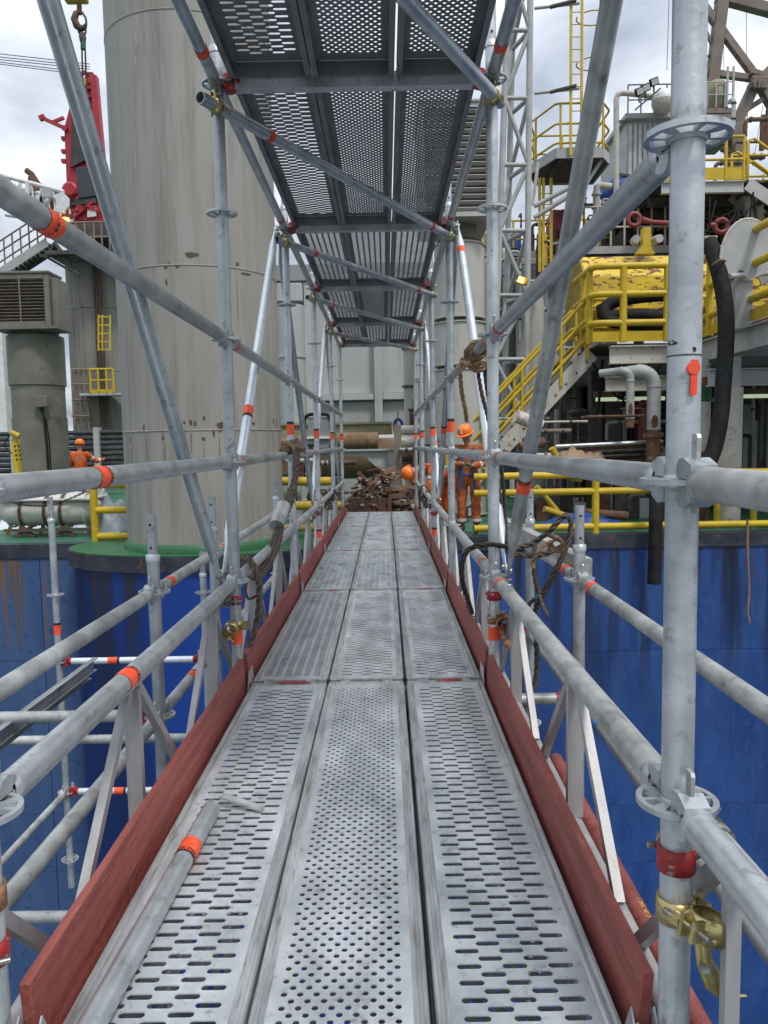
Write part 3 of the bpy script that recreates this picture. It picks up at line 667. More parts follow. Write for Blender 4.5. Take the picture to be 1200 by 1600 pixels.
# ---- braces
def brace(label, p0, p1, group, mat='galv', r=.024, tapes=(), flat=.11):
    p0, p1 = V(p0), V(p1); L = (p1-p0).length
    t = thing('brace', label, 'scaffold brace', p0, group); t.rotation_euler = axes(p0, p1).to_euler()
    MB().loft([(-.03, 0, 0), (flat*.45, 0, 0), (flat, 0, 0), (flat*1.9, 0, 0), (L-flat*1.9, 0, 0), (L-flat, 0, 0), (L-flat*.45, 0, 0), (L+.03, 0, 0)],
              [(.020, .004), (.030, .005), (.031, .009), (r, r), (r, r), (.031, .009), (.030, .005), (.020, .004)], 18).build('tube', mat, t, False)
    for l in (0, L): MB().lathe((l, 0, 0), [(.012, -.014), (.012, .014)], 10, ax=1).build('pin', 'steel_bolt', t, False)
    for tp in tapes: tape(t, **tp)
    return t
GB = 'face braces of the walkway'
for sd_ in (-1, 1):
    xb = sd_*(XS+.052)
    c = SIDE[sd_]
    brace(f'long brace on the {c}, rising from second upright past the top of the picture', (xb, ROWS[2]-.05, .53), (xb, ROWS[1]+.05, 2.53), GB, 'galv_old' if sd_ > 0 else 'galv', tapes=[dict(s=.52, wdt=.05, text='LAYHER', ang=2.2)] if sd_ > 0 else [])
    brace(f'pale brace on the {c}, rising from the second upright away to the third', (xb+sd_*.005, ROWS[2]+.06, .53), (xb, ROWS[3]-.06, 2.5-.02), GB, 'galv_bright', tapes=[dict(s=1.0 if sd_ < 0 else 2.45, wdt=.06, black=-1 if sd_ < 0 else 0)])
    brace(f'brace on the {c}, falling from the third upright to the fourth', (xb, ROWS[4]-.05, .53), (xb, ROWS[3]+.06, 2.48), GB, 'galv', tapes=[dict(s=.9, wdt=.06)] if sd_ > 0 else [])
    brace(f'pale brace on the {c}, rising from the fourth upright to the fifth', (xb+sd_*.005, ROWS[4]+.06, .53), (xb, ROWS[5]-.06, 2.48), GB, 'galv_bright', tapes=[dict(s=.75, wdt=.06, black=0)])
    brace(f'brace on the {c}, falling from the fifth upright to the last', (xb, ROWS[6]-.05, .53), (xb, ROWS[5]+.06, 2.48), GB, 'galv', tapes=[])

# ---- couplers
def coupler(label, c, a, b, mat='gold', group='couplers on the walkway', open_tail=False, red=None, off=None):
    """two collars, one round tube axis a at c, the other round axis b at c+off"""
    c = V(c); a = V(a).normalized(); b = V(b).normalized(); off = V(off) if off is not None else V((0, 0, 0))
    t = thing('tube_coupler', label, 'coupler', c, group)
    for k, (p, ax, other) in enumerate(((c, a, b), (c+off, b, a))):
        mb = MB(); q = Matrix((ax.orthogonal().normalized(), ax.cross(ax.orthogonal().normalized()), ax)).transposed()
        side = (off-ax*off.dot(ax)) if off.length else ax.orthogonal(); side = side.normalized() if side.length else ax.orthogonal()
        sgn = 1 if k == 0 else -1; e1 = side*sgn; e2 = ax.cross(e1)
        n = 22; half = .019; r1, r2 = TR+.0006, TR+.0052
        vs = []
        for s_ in (-half, half):
            for rr in (r1, r2): vs += [p+ax*s_+e1*(rr*math.cos(2*PI*j/n))+e2*(rr*math.sin(2*PI*j/n)) for j in range(n)]
        fs = []
        for j in range(n):
            j2 = (j+1) % n; fs += [(j, j2, n+j2, n+j), (2*n+j, 3*n+j, 3*n+j2, 2*n+j2), (n+j, n+j2, 3*n+j2, 3*n+j)]
        mb.add(vs, fs, True)
        mb.build('collar', (red or mat) if k == 0 else mat, t, bevel=0)
        lug = MB(); lc = p+e2*(TR+.014)
        for sg in (-1, 1): lug.beam(lc+e1*(sg*.0105)-ax*.016, lc+e1*(sg*.0105)+ax*.016, .006 if abs(e1.dot(V((0, 0, 1)))) < .7 else .026, .026 if abs(e1.dot(V((0, 0, 1)))) < .7 else .006, up=e2 if abs(e1.dot(V((0, 0, 1)))) < .7 else e2)
        lug.build('lug', mat, t)
        bolt = MB().loft([lc-e1*.032, lc+e1*.05], .0055, 8); bolt.build('bolt', 'steel_bolt', t)
        MB().loft([lc+e1*.017, lc+e1*.031], .011, 6, smooth=False).build('nut', mat if mat == 'gold' else 'steel_bolt', t)
    mid = c+off*.5
    MB().loft([mid-(off.normalized() if off.length else a)*.008, mid+(off.normalized() if off.length else a)*.008], .017, 12).build('swivel', mat, t)
    if open_tail:
        e = V((.35, -.5, -.8)).normalized(); s0 = c+V((.028, -.035, -.035)); mb = MB()
        mb.loft([s0, s0+V((.004, -.006, -.03)), s0+V((.016, -.012, -.058)), s0+V((.036, -.014, -.078))], [(.006, .012), (.004, .014), (.004, .017), (.003, .012)], 8)
        mb.loft([s0+V((.036, -.014, -.078)), s0+V((.050, -.02, -.098))], [(.003, .006), (.002, .003)], 6)
        mb.loft([s0+V((.036, -.014, -.078)), s0+V((.066, -.010, -.082))], [(.003, .006), (.002, .003)], 6)
        mb.build('open_flap', mat, t)
        MB().loft([s0+V((-.004, -.012, .03)), s0+V((.002, -.014, -.028))], .0055, 10).build('bolt', mat, t)
        MB().loft([s0+V((.002, -.014, -.024)), s0+V((.003, -.0145, -.036))], .011, 6, smooth=False).build('nut', 'steel_bolt', t)
    return t
coupler('red banded coupler with long bolts on the near right upright below its rosette', (XS, ROWS[1], .408), (0, 0, 1), (0, 1, 0), 'steel_bolt', red='red_paint', off=(.057, 0, .03))
coupler('brass coloured swivel coupler hanging open on the near right upright', (XS, ROWS[1], .325), (0, 0, 1), (.25, .1, 1), 'gold', open_tail=True, off=(.03, -.05, .0))
coupler('red and brass coupler at the left edge of the picture beside the near upright', (-XS, ROWS[1], .36), (0, 0, 1), (0, 1, 0), 'coupler_rust', red='coupler_rust', off=(-.057, 0, .07))
coupler('red coupler with brass nut low at the left edge of the picture', (-XS, ROWS[1], .27), (0, 0, 1), (0, 1, 0), 'gold', red='red_paint', off=(-.05, -.02, .0))
coupler('red banded coupler below the knee rail on the second left upright', (-XS, ROWS[2], .42), (0, 0, 1), (0, 1, 0), 'steel_bolt', red='red_paint', off=(-.057, 0, .02))
coupler('bright brass coupler below the knee rail on the second left upright', (-XS, ROWS[2], .31), (0, 0, 1), (0, 1, .2), 'gold', off=(-.01, -.057, .0))
coupler('red banded coupler below the knee rail on the second right upright', (XS, ROWS[2], .42), (0, 0, 1), (0, 1, 0), 'steel_bolt', red='red_paint', off=(.057, 0, .02))
coupler('rusty coupler below the knee rail on the second right upright', (XS, ROWS[2], .32), (0, 0, 1), (0, 1, .3), 'coupler_rust', off=(.03, -.05, .0), open_tail=True)
coupler('small red coupler below the knee rail on the fourth left upright', (-XS, ROWS[4], .42), (0, 0, 1), (0, 1, 0), 'gold', red='red_paint', off=(-.057, 0, .02))
coupler('small red coupler below the knee rail on the fourth right upright', (XS, ROWS[4], .40), (0, 0, 1), (0, 1, 0), 'gold', red='red_paint', off=(.057, 0, .02))
# plan braces under the upper deck, each with two couplers
for i in range(1, 6):
    zA = 2.395; a = V((-XS+.0, ROWS[i]-.052, zA)); b = V((XS, ROWS[i+1]-.052, zA+.02)); d = (b-a).normalized()
    t = thing('plan_brace', f'dark tube slanting under upper deck from {ORD[i]} left upright to {ORD[i+1]} right one', 'scaffold tube', a, 'slanting tubes under the upper deck')
    t.rotation_euler = axes(a, b).to_euler(); L = (b-a).length
    MB().pipe((-.09, 0, 0), (L+.08, 0, 0), TR).build('tube', 'galv', t, False)
    if i > 1:
        tape(t, .35, .035, mat='tape_red', black=0)
        if i < 4: tape(t, L-.3, .035, mat='tape_red', black=0)
    for s_, p, w_ in ((-1, V((-XS, ROWS[i], zA)), 'left'), (1, V((XS, ROWS[i+1], zA+.02)), 'right')):
        n_ = i if s_ < 0 else i+1
        coupler(f'brass coupler under the upper deck at the {ORD[n_]} {w_} upright', p, (0, 0, 1), d, 'gold', 'couplers under the upper deck', red=None, off=(0, -.052, 0))

# ---- outer tower on the left, outer tower on the right
def outer(side):
    sx_ = -1 if side == 'left' else 1
    x = -.82 if sx_ < 0 else .88
    ys = (3.0, 4.05, 6.4) if sx_ < 0 else (3.12, 4.2)
    for k, y in enumerate(ys):
        lab = f'{ORD[k+1]} short outer upright on the {side} with an open pin-holed spigot on top'
        standard(lab, x, y, -3.5, .80 if sx_ > 0 or k else .805, [-3, -2.5, -2, -1.5, -1, -.5, 0, .5], f'outer uprights on the {side}', [dict(s=(.03 if k else -.16)+3.5, wdt=.06, text='LAYHER', ang=-PI/2, tsize=.011)] if sx_ > 0 else [])
    seg = [ys[0]-2.07]+list(ys)
    for k in range(len(seg)-1):
        tp = [dict(s=.12 if False else (2.07-.2 if k == 0 and sx_ < 0 else .2), wdt=.05, black=0)] if k >= 1 else []
        if sx_ > 0 and k == 0: tp = [dict(s=2.07-.22, wdt=.05, black=0)]
        ledger('outer_rail', f'{("nearest", "second", "third")[k]} knee-height outer rail on the {side}', 'guard rail', (x, seg[k], .5), (x, seg[k+1], .5), f'outer rails on the {side}', 'galv_old', tp)
        tp = [dict(s=.5, wdt=.06)] if (sx_ < 0 and k == 1) else []
        if sx_ > 0 and k == 0: tp = [dict(s=2.07-.13, wdt=.028, mat='tape_blue', black=0), dict(s=2.07-.32, wdt=.03, mat='tape_blue', black=0), dict(s=.92, wdt=.10, mat='tape_red', black=0)]
        ledger('lower_outer_rail', f'{("nearest", "second", "third")[k]} deck-level outer rail on the {side}, below the knee-height one', 'scaffold tube', (x, seg[k], 0), (x, seg[k+1], 0), f'lower outer rails on the {side}', 'galv_old' if sx_ < 0 else 'galv', tp)
    return x
outer('left'); outer('right')
# left tower: far pole and cross tubes
P5 = 5.6; xp = -2.345
standard('thin upright of the far left tower in front of the blue hull', xp, P5, -2.25, .72, [0, -.5, -1.5, -2.03], None or 'uprights of the far left tower', [dict(s=2.25-.26, wdt=.07)], joint=None)
standard('second upright of the far left tower, mostly behind the near brace', xp+1.09, P5, -2.6, .3, [0, -.5, -1.5], 'uprights of the far left tower')
for z, lb in ((-.5, 'upper'), (-1.5, 'lower')):
    ledger('cross_tube', f'{lb} pale cross tube with orange tape between the far left uprights', 'scaffold tube', (xp, P5, z), (xp+1.09, P5, z), 'cross tubes of the far left tower', 'galv_bright', [dict(s=.40, wdt=.07, black=1)], redhead=True)
ledger('cross_tube', 'thick pale cross tube joining the first outer left upright from the left', 'scaffold tube', (-1.91, 3.0, -.0), (-.82, 3.0, -.0), 'cross tubes of the near left tower', 'galv_old', redhead=True)
ledger('cross_tube', 'pale cross tube passing low behind the first outer left upright', 'scaffold tube', (-2.2, 4.05, -.5), (-.50, 4.05, -.5), 'cross tubes of the near left tower', 'galv_old')
ledger('cross_tube', 'greenish cross tube low at the left near the toe board', 'scaffold tube', (-2.2, 3.0, -.84), (-.4, 3.0, -.84), 'cross tubes of the near left tower', 'galv_old')
ledger('slanting_tube', 'thin tube running back to the far left upright from below', 'scaffold tube', (xp, P5, -1.5), (xp, P5-2.07, -1.5), None, 'galv_old')
# stored plank below the left rail
t = thing('stored_plank', 'galvanised channel section lying below the outer left rail', 'plank', (-1.42, 1.9, .0))
for k in range(2):
    o = inst(SRAIL, 'channel', t, T(.15-.03*k, 0, -.01-.045*k))
# right: cross tubes and brown tube
ledger('cross_tube', 'short cross tube joining the outer right upright low down', 'scaffold tube', (.88, 3.12, 0), (.6, 3.12, 0), None, 'galv_old', heads=(1, 0), redhead=True)
t = thing('red_brown_tube', 'red brown painted tube with yellow lettering outside the right toe board', 'tube', (.66, 1.05, -.02)); t.rotation_euler = axes((0, 0, 0), (0, 1, 0)).to_euler()
MB().pipe((0, 0, 0), (1.5, 0, 0), .0242).build('tube', 'toe_red', t, False)
m2 = MB(); wrap_word(m2, 'LAYHER', .022, .62, .0256, PI*.62, True, -1); m2.build('lettering', 'letter_yellow', t, False)
t = thing('angled_plank', 'grey steel channel running from the outer right upright back under the slings', 'plank', (.93, 3.2, .50))
MB().beam((.93, 3.2, .52), (.80, 4.6, .56), .05, .10).build('channel', 'galv_old', t)

# ---- loose rail lying on the left plank
zt = .058+TR+.004
p1 = atz(335, 1256, zt); p0 = atz(150, 1590, zt); d = (p1-p0).normalized(); p0 = p0-d*.9; L = (p1-p0).length
t = thing('loose_rail', 'loose galvanised tube with orange tape lying on the left plank', 'tube', p0); t.rotation_euler = axes(p0, p1).to_euler()
MB().pipe((0, 0, 0), (L-.03, 0, 0), TR).build('tube', 'galv', t, False)
hm = T(L+.055, 0, 0) @ RZ(PI) @ Matrix.Rotation(PI/2, 4, 'X')
inst(HEAD, 'wedge_head', t, hm)
tape(t, L-.245, .05, text='LAYHER', black=-1, ang=1.1, flip=-1)
a = atz(345, 1243, zt+.004); b = atz(411, 1264, .066)
MB().beam(a, b, .028, .006).build('wedge', 'galv_old', t).location
for q in t.children[-1:]:
    me = q.data; inv = t.matrix_basis.inverted() if False else None
wv = t.children[-1]; bpy.data.objects.remove(wv)
mb = MB().beam(a, b, .026, .006); Mi = (Matrix.Translation(p0) @ axes(p0, p1)).inverted(); mb.v = [tuple(Mi @ V(v)) for v in mb.v]; mb.build('wedge', 'galv_old', t, False)

# ---- wire slings and ropes
Wp = lambda L_: [at(*q) for q in L_]
t = thing('wire_sling', 'thick twisted wire sling draped over the left waist rail with a grey ferrule', 'wire sling', at(450, 700, 4.9), 'wire slings on the rails')
for j in range(3):
    o = j*3.5
    cable('strand', None, None, Wp([(447+o, 708, 4.95), (458+o*.6, 690, 5.0), (461+o*.6, 706, 4.9), (460+o*.4, 745, 4.75), (450+o, 780, 4.6), (438+o*.8, 812, 4.4)]), .017, 'wire', 3, parent=t)
    cable('strand', None, None, Wp([(436+o*.8, 818, 4.4), (424+o*1.7, 850, 4.2), (410+o*1.8, 880, 3.95), (396+o*1.5, 905, 3.7)]), .014, 'wire', 3, parent=t)
a, b = at(443, 790, 4.5), at(432, 822, 4.35); MB().loft([a, b], [.042, .044], 14).build('ferrule', 'galv_old', t)
cable('strand', None, None, Wp([(372, 872, 3.6), (390, 875, 3.5), (403, 900, 3.45), (406, 930, 3.42), (402, 970, 3.4), (393, 1000, 3.38), (386, 1022, 3.36)]), .0155, 'wire', 3, parent=t)
cable('strand', None, None, Wp([(403, 930, 3.4), (388, 935, 3.45), (384, 918, 3.5), (390, 900, 3.55)]), .007, 'wire', 3, parent=t)
t = thing('rope_knot', 'brown fibre rope knotted over the waist rail on the left', 'rope', at(450, 700, 5.0), 'fibre ropes on the rails')
for j in range(4):
    cable('turn', None, None, Wp([(438+j*5, 704+j, 4.95), (442+j*5, 692-j, 5.03), (455+j*4, 696, 4.95), (462+j*5, 704+j, 4.88)]), .012, 'rope', 3, parent=t)
cable('loose_end', None, None, Wp([(462, 696, 4.9), (470, 700, 4.88), (478, 702, 4.9)]), .01, 'rope', 3, parent=t)
t = thing('rope_knot', 'brown fibre rope wound round the head-height right rail with its end hanging down', 'rope', at(738, 556, 3.85), 'fibre ropes on the rails')
RB = at(738, 556, 3.85)
for j in range(5):
    c0 = V((XS, 3.72+j*.045, 1.5)); pts = []
    for q in range(9):
        a = 2*PI*q/8; pts.append(c0+V((math.cos(a)*.04, .012*q/8-.01*math.sin(3*a), math.sin(a)*.04)))
    cable('turn', None, None, pts, .011, 'rope', 3, parent=t, k=4)
cable('loose_end', None, None, Wp([(722, 560, 3.9), (719, 580, 3.85), (722, 615, 3.82), (727, 640, 3.8), (730, 662, 3.8)]), .011, 'rope', 3, parent=t)
for q in range(3): cable('turn', None, None, Wp([(720+q*5, 566, 3.7), (738+q*3, 572+q*4, 3.66), (756, 566+q*5, 3.66), (764, 574, 3.75)]), .011, 'rope', 3, parent=t)
t = thing('wire_sling', 'long wire sling hanging from the right head-height rail down behind the second upright', 'wire sling', RB, 'wire slings on the rails')
cable('strand', None, None, Wp([(745, 568, 3.7), (752, 610, 3.65), (764, 660, 3.6), (775, 720, 3.55), (783, 800, 3.5), (786, 850, 3.5)]), .010, 'wire_dark', 3, parent=t)
cable('strand', None, None, Wp([(757, 570, 3.7), (762, 615, 3.68), (772, 660, 3.62), (783, 730, 3.6), (789, 790, 3.58), (790, 850, 3.5)]), .010, 'wire_dark', 3, parent=t)
t = thing('wire_sling', 'looped wire sling tied behind the second right upright and hanging below deck', 'wire sling', at(840, 860, 3.4), 'wire slings on the rails')
cable('strand', None, None, Wp([(800, 856, 3.35), (765, 851, 3.1), (735, 857, 3.08), (723, 875, 3.08), (722, 905, 3.1), (730, 935, 3.15), (737, 958, 3.3)]), .0115, 'wire_dark', 3, parent=t)
cable('strand', None, None, Wp([(795, 858, 3.35), (830, 850, 3.35), (860, 828, 3.3), (882, 806, 3.28), (892, 815, 3.28), (888, 845, 3.28), (872, 885, 3.28), (850, 925, 3.3), (836, 955, 3.35), (838, 1000, 3.35), (839, 1045, 3.35), (832, 1080, 3.3), (818, 1112, 3.25)]), .0125, 'wire', 3, parent=t)
cable('strand', None, None, Wp([(805, 866, 3.35), (840, 868, 3.33), (870, 858, 3.3), (880, 850, 3.28)]), .0125, 'wire', 3, parent=t)
cable('strand', None, None, Wp([(836, 850, 3.32), (834, 890, 3.3), (846, 930, 3.28), (868, 890, 3.26), (882, 862, 3.25)]), .0115, 'wire', 3, parent=t)
cable('strand', None, None, Wp([(790, 985, 3.3), (806, 975, 3.3), (822, 950, 3.3), (836, 935, 3.3)]), .009, 'wire_dark', 3, parent=t)
t = thing('rope_knot', 'light brown rope tied round the looped wire sling at the right', 'rope', at(868, 850, 3.24), 'fibre ropes on the rails')
for j in range(3): cable('turn', None, None, Wp([(862+j*3, 836+j*3, 3.23), (874+j*2, 842+j*2, 3.2), (880, 854+j*3, 3.21), (868-j*3, 858+j, 3.23), (860-j*2, 848, 3.23)]), .0085, 'rope', 3, parent=t)
cable('loose_end', None, None, Wp([(866, 845, 3.22), (852, 850, 3.2), (840, 866, 3.2), (832, 878, 3.22), (835, 890, 3.2)]), .008, 'rope', 3, parent=t)
cable('loose_end', None, None, Wp([(842, 930, 3.25), (848, 945, 3.25), (856, 962, 3.24)]), .008, 'rope', 3, parent=t)
t = cable('hanging_rope', 'thin frayed rope hanging down the blue hull at the far right', 'rope', Wp([(1168, 812, 12.1), (1168, 870, 12.05), (1170, 920, 12.05), (1168, 955, 12.05), (1171, 975, 12.05)]), .022, 'rope', 3)
for i, (sd_, y) in enumerate(((-1, 8.6), (1, 8.4), (1, 9.3), (-1, 9.2))):
    t = thing('wire_tie', f'small tangle of wire tied on the {SIDE[sd_]} knee rail, {"nearer" if i in (0, 1) else "farther"} one', 'wire tie', (sd_*XS, y, .5), 'wire ties near the far end')
    for j in range(3):
        cable('strand', None, None, [V((sd_*XS+random.uniform(-.06, .06), y+random.uniform(-.12, .12), .5+random.uniform(-.16, .06))) for _ in range(6)], .008, 'wire', 3, parent=t)

# ================================================================== the ship behind
GYR = None
def rail_run(name, label, pts, heights, r, mat, posts, group=None, toe=None, bend=.12):
    """handrail: pts = polyline at deck level, heights = list of rail heights, posts = list of distances along it"""
    pts = [V(p) for p in pts]; t = thing(name, label, 'handrail', pts[0], group)
    for h in heights:
        q = [p+V((0, 0, h)) for p in pts]; out = [q[0]]
        for i in range(1, len(q)-1):
            a = (q[i-1]-q[i]).normalized()*bend; b = (q[i+1]-q[i]).normalized()*bend
            for k in range(5):
                u = k/4; out.append(q[i]+a*(1-u)**2+b*u*u)
        out.append(q[-1]); MB().loft(out, r, 12).build('rail', mat, t)
    cum = [0]
    for a, b in zip(pts, pts[1:]): cum.append(cum[-1]+(b-a).length)
    for d in posts:
        d = d*cum[-1]
        for i in range(len(pts)-1):
            if d <= cum[i+1]+1e-6:
                p = pts[i]+(pts[i+1]-pts[i])*((d-cum[i])/(cum[i+1]-cum[i])); break
        MB().tube(p, p+V((0, 0, max(heights))), r*1.08, 12).build('post', mat, t)
    if toe:
        for a, b in zip(pts, pts[1:]): MB().beam(a+V((0, 0, toe/2+.01)), b+V((0, 0, toe/2+.01)), .012, toe).build('toe_plate', mat, t)
    return t
def trusslike(t, segs, r, mat, name='tube', n=10):
    for a, b in segs: MB().tube(a, b, r, n).build(name, mat, t)
def louver_box(t, x0, x1, y0, y1, z0, z1, mat, nslat, fr=.1, slat='slat_brown', face=-1, mullion=True):
    d = .35
    MB().span((x0, y0, z0), (x0+fr, y1, z1)).build('frame_side', mat, t, bevel=.01)
    MB().span((x1-fr, y0, z0), (x1, y1, z1)).build('frame_side', mat, t, bevel=.01)
    MB().span((x0-.03, y0-.03, z1-.001), (x1+.03, y1, z1+.05)).build('top', mat, t, bevel=.01)
    MB().span((x0+fr+.002, y0, z1-fr), (x1-fr-.002, y1, z1-.003)).build('frame_rail', mat, t)
    MB().span((x0+fr+.002, y0, z0+.003), (x1-fr-.002, y1, z0+fr)).build('frame_rail', mat, t)
    MB().span((x0+fr, y0+.22, z0+fr), (x1-fr, y0+.24, z1-fr)).build('back', 'dark_steel', t)
    H = (z1-z0-2*fr)/nslat
    for i in range(nslat):
        z = z0+fr+H*(i+.5); MB().beam((x0+fr+.004, y0+.05, z), (x1-fr-.004, y0+.05, z), .09, .012, up=(0, .55, 1)).build('slat', slat, t)
    if mullion: MB().span(((x0+x1)/2-.015, y0-.004, z0+fr+.003), ((x0+x1)/2+.015, y0+.02, z1-fr-.003)).build('mullion', mat, t)

# ---- centre: deckhouse wall
Y = 22.; g = at(425, 700, Y).x; X0 = at(428, 600, Y).x-2.6; X1 = at(770, 600, Y).x; zt = at(470, 415, Y).z; zl = at(540, 622, Y).z
t = thing('deckhouse', 'large pale grey steel deckhouse wall with vertical ribs at the end of the walkway', 'building', ((X0+X1)/2, Y, DZ))
ribs = [at(px, 560, Y).x for px in (428, 484, 590, 655, 720)]
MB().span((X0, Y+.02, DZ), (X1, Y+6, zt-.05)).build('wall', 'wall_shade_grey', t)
cols = [X0]+ribs+[X1]
for a, b in zip(cols, cols[1:]):
    MB().span((a+.02, Y-.02, zl+.12), (b-.02, Y+.015, zl+3.2)).build('panel', 'wall_paint', t, bevel=.006)
    MB().span((a+.02, Y-.02, zl+3.22), (b-.02, Y+.015, zt-.5)).build('panel', 'wall_paint', t, bevel=.006)
    MB().span((a+.02, Y-.01, DZ), (b-.02, Y+.015, zl-.12)).build('lower_panel', 'grey_steel', t)
for x in ribs: MB().span((x-.10, Y-.28, DZ), (x+.12, Y-.022, zt-.5)).build('rib', 'wall_paint', t, bevel=.01)
for a, b in zip(cols, cols[1:]): MB().span((a+.13, Y-.20, zl-.07), (b-.11, Y-.022, zl+.10)).build('ledge', 'wall_paint', t, bevel=.01)
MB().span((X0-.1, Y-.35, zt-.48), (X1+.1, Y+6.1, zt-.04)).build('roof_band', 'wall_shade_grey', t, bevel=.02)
MB().span((at(436, 460, Y).x, Y-.5, at(436, 476, Y).z), (at(475, 460, Y).x, Y-.29, at(436, 448, Y).z)).build('box', 'wall_paint', t, bevel=.02)
# round pale column at the left of it
Yc = 20.; xc = at(456, 560, Yc).x
t = thing('storage_silo', 'round pale grey silo standing left of the deckhouse wall behind the leg', 'silo', (xc, Yc, DZ))
MB().lathe((xc, Yc, 0), [(.34, DZ), (.34, at(456, 478, Yc).z)], 40).build('shell', 'wall_paint', t)
MB().lathe((xc, Yc, 0), [(.37, at(456, 560, Yc).z), (.37, at(456, 556, Yc).z)], 40).build('band', 'wall_paint', t)

# ---- olive beam, rusty tank, bracket
Y = 18.; a = at(436, 690, Y); b = at(612, 662, Y)
t = thing('olive_beam', 'broad olive green beam across the deck in front of the deckhouse', 'beam', (a.x, Y, a.z))
MB().span((a.x, Y, a.z), (b.x, Y+.3, b.z)).build('web', 'olive', t, bevel=.01)
MB().span((a.x, Y-.06, b.z-.001), (b.x, Y+.36, b.z+.05)).build('flange', 'olive', t)
for px in (622,):
    p = at(px, 668, Y); 
    q = thing('blue_shackle', 'small blue shackle on top of the olive beam', 'shackle', p)
    MB().loft(smoothpath([p+V((-.09, -.1, 0)), p+V((-.08, -.1, .12)), p+V((0, -.1, .19)), p+V((.08, -.1, .12)), p+V((.09, -.1, 0))]), .035, 8).build('bow', 'blue_paint', q)
    MB().span((p.x-.13, Y-.16, p.z-.06), (p.x+.13, Y-.04, p.z+.01)).build('pin', 'olive', q)
Y = 16.5; a = at(395, 745, Y); b = at(660, 745, Y); zc_ = at(540, 716, Y).z; rr_ = .46
t = thing('rusty_tank', 'long brown rusted tank lying across the deck behind the scrap heap', 'tank', ((a.x+b.x)/2, Y+.5, zc_))
MB().loft([(a.x, Y+.5, zc_), (a.x+.2, Y+.5, zc_), (b.x-.6, Y+.5, zc_)], [rr_*.85, rr_, rr_], 36).build('shell', 'rust_tank', t)
for px in (470, 560): MB().loft([(at(px, 700, Y).x, Y+.5, zc_), (at(px, 700, Y).x+.05, Y+.5, zc_)], rr_+.012, 36).build('band', 'rust_tank', t)
MB().loft([(at(592, 700, Y).x, Y+.45, zc_+.33), (at(617, 700, Y).x, Y+.45, zc_+.33)], .16, 20).build('wrapped_end', 'grey_steel', t)
MB().loft([(at(468, 700, Y).x, Y+.1, at(540, 690, Y).z), (at(591, 700, Y).x, Y+.1, at(540, 690, Y).z)], .19, 20).build('upper_pipe', 'rust_tank', t)
Y = 15.8; a = at(430, 707, Y); b = at(617, 705, Y)
t = thing('pipe_support', 'grey steel support frame with corner gusset over the rusty tank', 'frame', (b.x, Y, DZ))
MB().span((a.x, Y-.1, a.z-.0), (b.x, Y+.15, a.z+.035)).build('top_plate', 'grey_steel', t)
MB().span((a.x, Y-.02, a.z-.10), (b.x-.15, Y+.06, a.z-.002)).build('girt', 'grey_steel', t)
MB().span((b.x-.14, Y-.08, DZ), (b.x, Y+.10, a.z-.002)).build('leg', 'grey_steel', t)
MB().prism([(b.x-.145, a.z-.105), (b.x-.62, a.z-.105), (b.x-.145, a.z-.55)], Y-.01, Y+.02, 1).build('gusset', 'grey_steel', t)
p0_ = at(620, 664, 15.4); MB().span((p0_.x-.06, 15.36, DZ), (p0_.x+.09, 15.5, p0_.z)).build('post', 'derrick_brown', t)
MB().tube((p0_.x, 15.4, p0_.z), (p0_.x+.03, 15.4, p0_.z+.25), .015, 6).build('stub', 'rust_dark', t)
Y = 17.2; 
for i, (py, rr2) in enumerate(((672, .10), (691, .17), (712, .15), (730, .10))):
    a = at(625, py, Y); b = at(662, py, Y)
    tag(MB().loft([(a.x, Y, a.z), (b.x, Y, a.z)], rr2, 20).build('pipe', ['cream_steel', 'bar_end', 'rust', 'rust'][i]), f'{["cream", "shiny bronze", "rusty", "thin rusty"][i]} pipe stub stacked right of the support frame', 'pipe', 'pipe stubs right of the support frame')
# black rounded frame
Y = 15.2; c = at(497, 676, Y); w_, h_ = .27, .36
t = thing('window_frame', 'black rubber rimmed machine window with grey sill behind the left uprights', 'machine window', c)
pts = [(c.x+math.copysign(abs(math.cos(a))**.45, math.cos(a))*w_, Y, c.z+math.copysign(abs(math.sin(a))**.45, math.sin(a))*h_) for a in [2*PI*i/32 for i in range(33)]]
MB().loft(pts, .035, 10, False).build('rim', 'rubber', t)
MB().span((c.x-.2, Y+.01, c.z-.3), (c.x+.22, Y+.03, c.z+.3)).build('pane', 'wall_shade_grey', t)
MB().span((c.x-.23, Y-.05, c.z-.12), (c.x+.23, Y+.0, c.z-.07)).build('sill', 'white_paint', t)
# tall brown pipe beside the deckhouse and slim riser
for i, (px, py0, r_, m_, yy) in enumerate(((637, 545, .11, 'duct_light', 19.), (648, 596, .035, 'duct_light', 18.6), (655, 594, .035, 'cream_steel', 18.4), (643, 640, .05, 'rust_dark', 18.))):
    a = at(px, py0, yy)
    t = thing('riser_pipe', f'{["thick pale", "slim grey", "slim cream", "short dark"][i]} riser pipe standing right of the deckhouse rib', 'pipe', (a.x, yy, DZ), 'riser pipes')
    MB().tube((a.x, yy, DZ), (a.x, yy, a.z), r_, 16).build('pipe', m_, t)
    for zz_ in (a.z, a.z-.9): MB().lathe((a.x, yy, zz_), [(r_+.04, -.03), (r_+.04, .02)], 16).build('flange', 'dark_steel' if i == 0 else m_, t)
